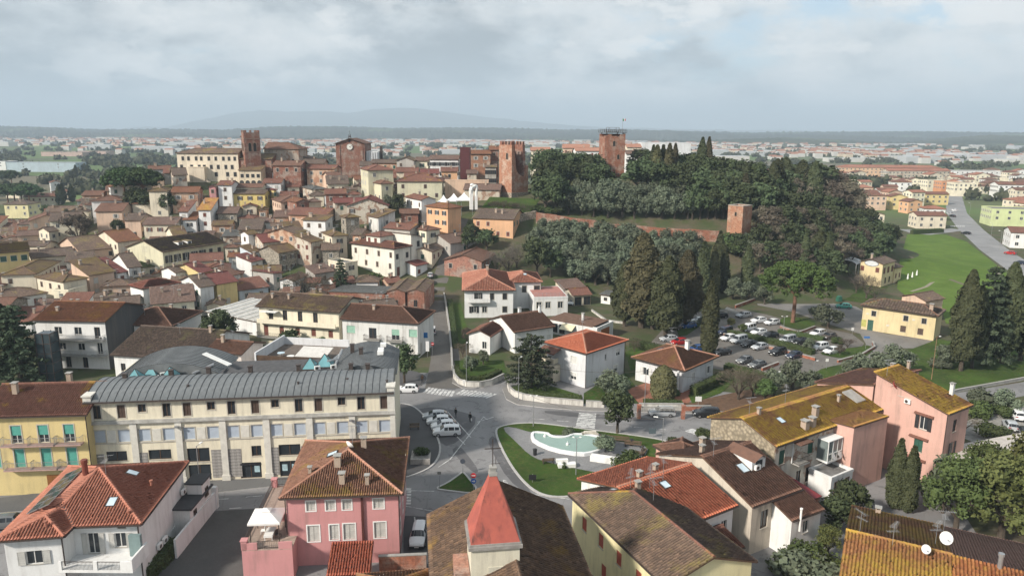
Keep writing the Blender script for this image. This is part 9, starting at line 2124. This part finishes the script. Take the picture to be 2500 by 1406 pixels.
# ------------------------------------------------------------------ the plain, the far towns, the hills
frg=random.Random(31)
def far_house(p,th,a,b,h,wall,rm,label,group,roof='hip',n=3):
	return TH(label,None,None,None,h,roof,.30,wall,rm,at=(Vector((p[0],p[1],p[2]if len(p)>2 else 0)),th,a,b),chim=(),ant=(),group=group,name='suburb_house',ov=.4,found=.5,wins=[(f,n,z,1.3,1.4,'plain','b','n')for f in 'FLR' for z in((h-2.4,h-5.4)if h>5.5 else(h-2.4,))])
T_FAR=tiles((.34,.145,.095),(.42,.20,.14),soot=.25,name='suburb_tiles')
def suburb():
	def ph(px,py,w,d,h,wall,rm,lab,yaw=0,roof='hip',n=4):
		q=hit(px,py);far_house((q.x,q.y,q.z),R(yaw),w,d,h,wall,rm,lab,None,roof,n)
	for q in((2235,558,15,10,6.5,'c',T_RBR,'cream house with red roof at the corner of the meadow',-4,'gu',3),(2215,522,10,9,7,'O',T_RBR,'ochre gabled house above the corner house',10,'gv',2),(2170,512,11,10,8,'y',T_RBR,'yellow gabled house left of the ochre one',-8,'gv',2),(2255,500,16,9,7,'y',T_RBR,'long yellow house with dark red roof by the main road',-5,'gu',4),(2140,488,14,10,6.5,'w',T_RBR,'white house with red gable roofs beyond the wood',-10,'gu',3),(2295,478,16,12,10,stucco((.62,.30,.16),.2,'terracotta_render'),None,'orange flat-roofed block in the right suburb',0,'flat',4),(2262,470,16,12,9,'C',None,'cream flat-roofed block left of the orange one',5,'flat',4),(2325,482,18,12,10,'C',None,'cream apartment block right of the orange one',-4,'flat',5),(2432,486,24,12,10,'w',T_RBR,'white terraced apartments in the right suburb',-6,'gu',6),(2415,552,34,16,9,stucco((.56,.62,.34),.2,'pale_green_render'),None,'modern pale green building by the main road',-14,'flat',6),(2462,605,20,12,6.5,'w',T_RBR,'white house with brown roof at the right edge',-20,'gu',4)):ph(*q)
	q=hit(2050,438);far_house((q.x,q.y,0),R(-3),100,16,12,stucco((.66,.45,.30),.2,'long_orange_render'),T_FAR,'very long orange apartment block with red roof in the right suburb',None,'hip',24)
	q=hit(2165,446);far_house((q.x,q.y,0),R(2),62,14,11,'h',T_FAR,'long grey arcaded block with red roof in the right suburb',None,'gu',16)
	q=hit(2305,440);far_house((q.x,q.y,0),R(-2),60,20,9,'w',None,'long white flat-roofed hall in the right suburb',None,'flat',12)
	q=hit(110,417);far_house((q.x,q.y,0),R(0),1,1,5,'w',None,'tiny white kiosk on the left plain',None,'flat',1)
	q=hit(15,420);far_house((q.x,q.y,0),R(-2),78,20,10,stucco((.42,.50,.56),.2,'grey_blue_cladding'),None,'long grey-blue warehouse at the left edge',None,'flat',2)
	q=hit(-10,420);far_house((q.x,q.y,0),R(-2),12,20,11,'w',None,'white end of the warehouse at the left edge',None,'flat',1)
	for lab,px,py,w in(('pink walled villa garden block on the left plain',100,382,70),('pink wall block right of the first one on the left plain',175,380,60)):q=hit(px,py);far_house((q.x,q.y,0),0,w,30,7,stucco((.52,.38,.33),.2,'pink_plain_wall'),None,lab,None,'flat',1)
	k=0
	for x0,x1,y0,y1,dx,dy,nm in((185,620,380,800,21,26,'right'),(-430,-170,345,640,22,27,'left')):
		y=y0
		while y<y1:
			x=x0+frg.uniform(0,dx);i=0
			while x<x1:
				px,py=proj(x,y,0);s=frg.uniform(.8,1.25)
				if-80<px<2580 and not(2315<px<2400 and y<560)and frg.random()<.55 and T(x,y)<.5 and not overlap((x,y),0,9,8)and k<110:
					w,r_=frg.choice((('w','white'),('c','pale cream'),('C','cream'),('p','peach'),('w','white'),('c','pale cream'))),frg.choice(((T_FAR,'terracotta'),(T_RBR,'red-brown'),(T_FAR,'terracotta'),(T_BRN,'brown')))
					row=int((y-y0)/dy)+1
					far_house((x-6*s,y-5*s),R(frg.uniform(-14,14)),12*s,10*s,frg.choice((6,6.5,7,9)),w[0],r_[0],'%s house with %s roof, %s from left in %s row of %s suburb'%(w[1],r_[1],ordinal(i),ordinal(row-1),nm),'houses of the %s suburb'%nm,frg.choice(('hip','gu','gv')));i+=1;k+=1
				x+=dx*frg.uniform(.8,1.3)
			y+=dy
suburb()
def distant_stuff():
	"""the far-off towns of the plain, and the copses and hedgerows between them"""
	rg=np.random.default_rng(4);mb=MB();ms=[plain((.56,.55,.53),.8,name='far_white'),plain((.58,.50,.40),.8,name='far_cream'),plain((.32,.16,.11),.9,name='far_tile'),plain((.44,.46,.48),.7,name='far_sheds')]
	def hs(x,y,w,d,h,wm,gable):
		p=[(x-w,y-d),(x+w,y-d),(x+w,y+d),(x-w,y+d)]
		for a,b in zip(p,p[1:]+p[:1]):mb.face([(*a,0),(*b,0),(*b,h),(*a,h)],wm)
		if gable:mb.face([(*p[0],h),(*p[1],h),(x+w,y,h+2.2),(x-w,y,h+2.2)],2);mb.face([(*p[2],h),(*p[3],h),(x-w,y,h+2.2),(x+w,y,h+2.2)],2)
		else:mb.face([(*q,h)for q in p],3)
	for cx,cy,sx,sy,n in((-800,2500,420,200,260),(-150,2750,500,200,230),(-1400,2200,380,200,140),(450,2500,380,200,130),(760,1450,150,160,150),(620,1750,200,200,130),(1500,2600,420,200,70),(-560,1500,200,120,60),(-1700,2800,420,200,150),(-250,1650,220,120,50)):
		for _ in range(n):
			x,y=cx+rg.normal()*sx,cy+rg.normal()*sy
			if y<820:continue
			big=rg.random()<.2
			if big:hs(x,y,rg.uniform(14,42),rg.uniform(10,24),rg.uniform(6,11),rg.choice((0,0,3)),False)
			else:hs(x,y,rg.uniform(5,9),rg.uniform(4,7),rg.uniform(5,10),rg.choice((0,0,1)),True)
	o=mb.build('distant_houses',ms);tag(o,'far-off towns and sheds scattered over the plain','houses',None,'stuff')
	cl=[]
	for _ in range(1300):
		y=rg.uniform(520,3400);x=rg.uniform(-.75,.75)*y
		if T(x,y)>.1:continue
		L=rg.integers(1,7);a=rg.uniform(-.3,.3)+(0 if rg.random()<.8 else 1.4)
		for i in range(L):s=rg.uniform(3,6);cl.append(((x+i*7*math.cos(a)+rg.normal()*2,y+i*7*math.sin(a)+rg.normal()*2,s*.7),(s,s*.8,s*.85)))
	for x0,x1,y,n in((-560,-330,1010,60),(-1500,-200,3300,120),(300,1900,3000,120),(170,330,620,22),(-420,-300,760,22)):
		for i in range(n):s=rg.uniform(4,7.5);cl.append(((x0+(x1-x0)*rg.random(),y+rg.normal()*24,s*.8),(s,s*.8,s)))
	Q=clump_leaves(cl,2.6,.55,rg);me=quads_mesh('distant_trees',np.concatenate([Q,cores(cl,.8)]),leafmat((.035,.048,.022),(.065,.068,.038),'distant_leaves'))
	tag(link('distant_trees',me),'far copses and hedgerows on the plain','trees',None,'stuff')
distant_stuff()
def ridge(name,y0,y1,prof,mat,nx,ny,rough,tree,seed):
	"""rolling hills whose crest follows the pixel profile (x, y)"""
	rg=np.random.default_rng(seed);pxs=np.linspace(-300,2800,nx);V=np.zeros((ny,nx,3));xs_=[p[0]for p in prof];ys_=[p[1]for p in prof]
	bn=rg.normal(size=(ny,nx))
	for i,px in enumerate(pxs):
		c=PY(px,float(np.interp(px,xs_,ys_)),y1)
		for j in range(ny):
			t=j/(ny-1);y=y0+(y1-y0)*t;x=c.x*y/y1
			e=sst(t)**.8
			z=c.z*e+rough*(math.sin(x*.0031+1.3*t*6)+.6*math.sin(x*.0083+t*9+1))*math.sin(math.pi*min(1,t*1.02))*.9+tree*(bn[j,i]if t>.02 else 0)-(5 if j==0 else 0)
			V[j,i]=(x,y,z)
	mb=MB();mb.grid(V);tag(mb.build(name,[mat],smooth=True),kind='structure')
def hill_m(a,b,c,name):
	n=NT(name);ps=n.pos();k=n.mix(n.ramp(n.noise(.004,6,.65,ps),[(.42,0),(.6,1)]),a,b);k=n.mix(n.ramp(n.noise(.0022,5,.6,ps),[(.58,0),(.64,1)]),k,c);n.bump(n.noise(.05,4,.7,ps),1.0,12);return n.done(k,.98)
ridge('wooded_hills',3500,5200,((-300,312),(0,309),(120,312),(260,317),(420,316),(560,318),(680,311),(820,309),(960,314),(1100,312),(1240,314),(1380,318),(1560,319),(1700,321),(1840,325),(1920,323),(2080,324),(2240,322),(2400,324),(2500,325),(2800,326)),hill_m((.030,.036,.022),(.055,.056,.036),(.10,.13,.06),'wooded_slope'),900,26,9,3.6,1)
ridge('near_hills',2300,3300,((-300,352),(1500,350),(1700,344),(1900,336),(2050,341),(2200,350),(2330,336),(2420,331),(2520,333),(2800,330)),hill_m((.035,.042,.022),(.07,.075,.04),(.12,.16,.06),'field_slope'),420,18,4,1.6,2)
ridge('mountains',10500,13000,((-300,322),(250,318),(350,310),(400,312),(480,296),(560,278),(640,269),(700,274),(780,271),(860,276),(900,268),(960,264),(1040,268),(1120,278),(1200,288),(1290,298),(1380,306),(1480,312),(1700,318),(2800,326)),hill_m((.06,.075,.06),(.09,.10,.08),(.07,.085,.07),'mountain_slope'),240,14,22,5,3)
# ------------------------------------------------------------------ haze: thin air round the whole place
def haze():
	mb=MB();mb.box(-14300,14300,-640,15300,-3,500)
	n=bpy.data.materials.new('haze');n.use_nodes=True;N=n.node_tree.nodes;N.clear()
	out=N.new('ShaderNodeOutputMaterial');v=N.new('ShaderNodeVolumePrincipled');v.inputs['Color'].default_value=(.68,.84,1.0,1);v.inputs['Density'].default_value=.00018;v.inputs['Anisotropy'].default_value=0
	n.node_tree.links.new(v.outputs[0],out.inputs['Volume'])
	tag(mb.build('haze',[n]),kind='stuff')
haze()
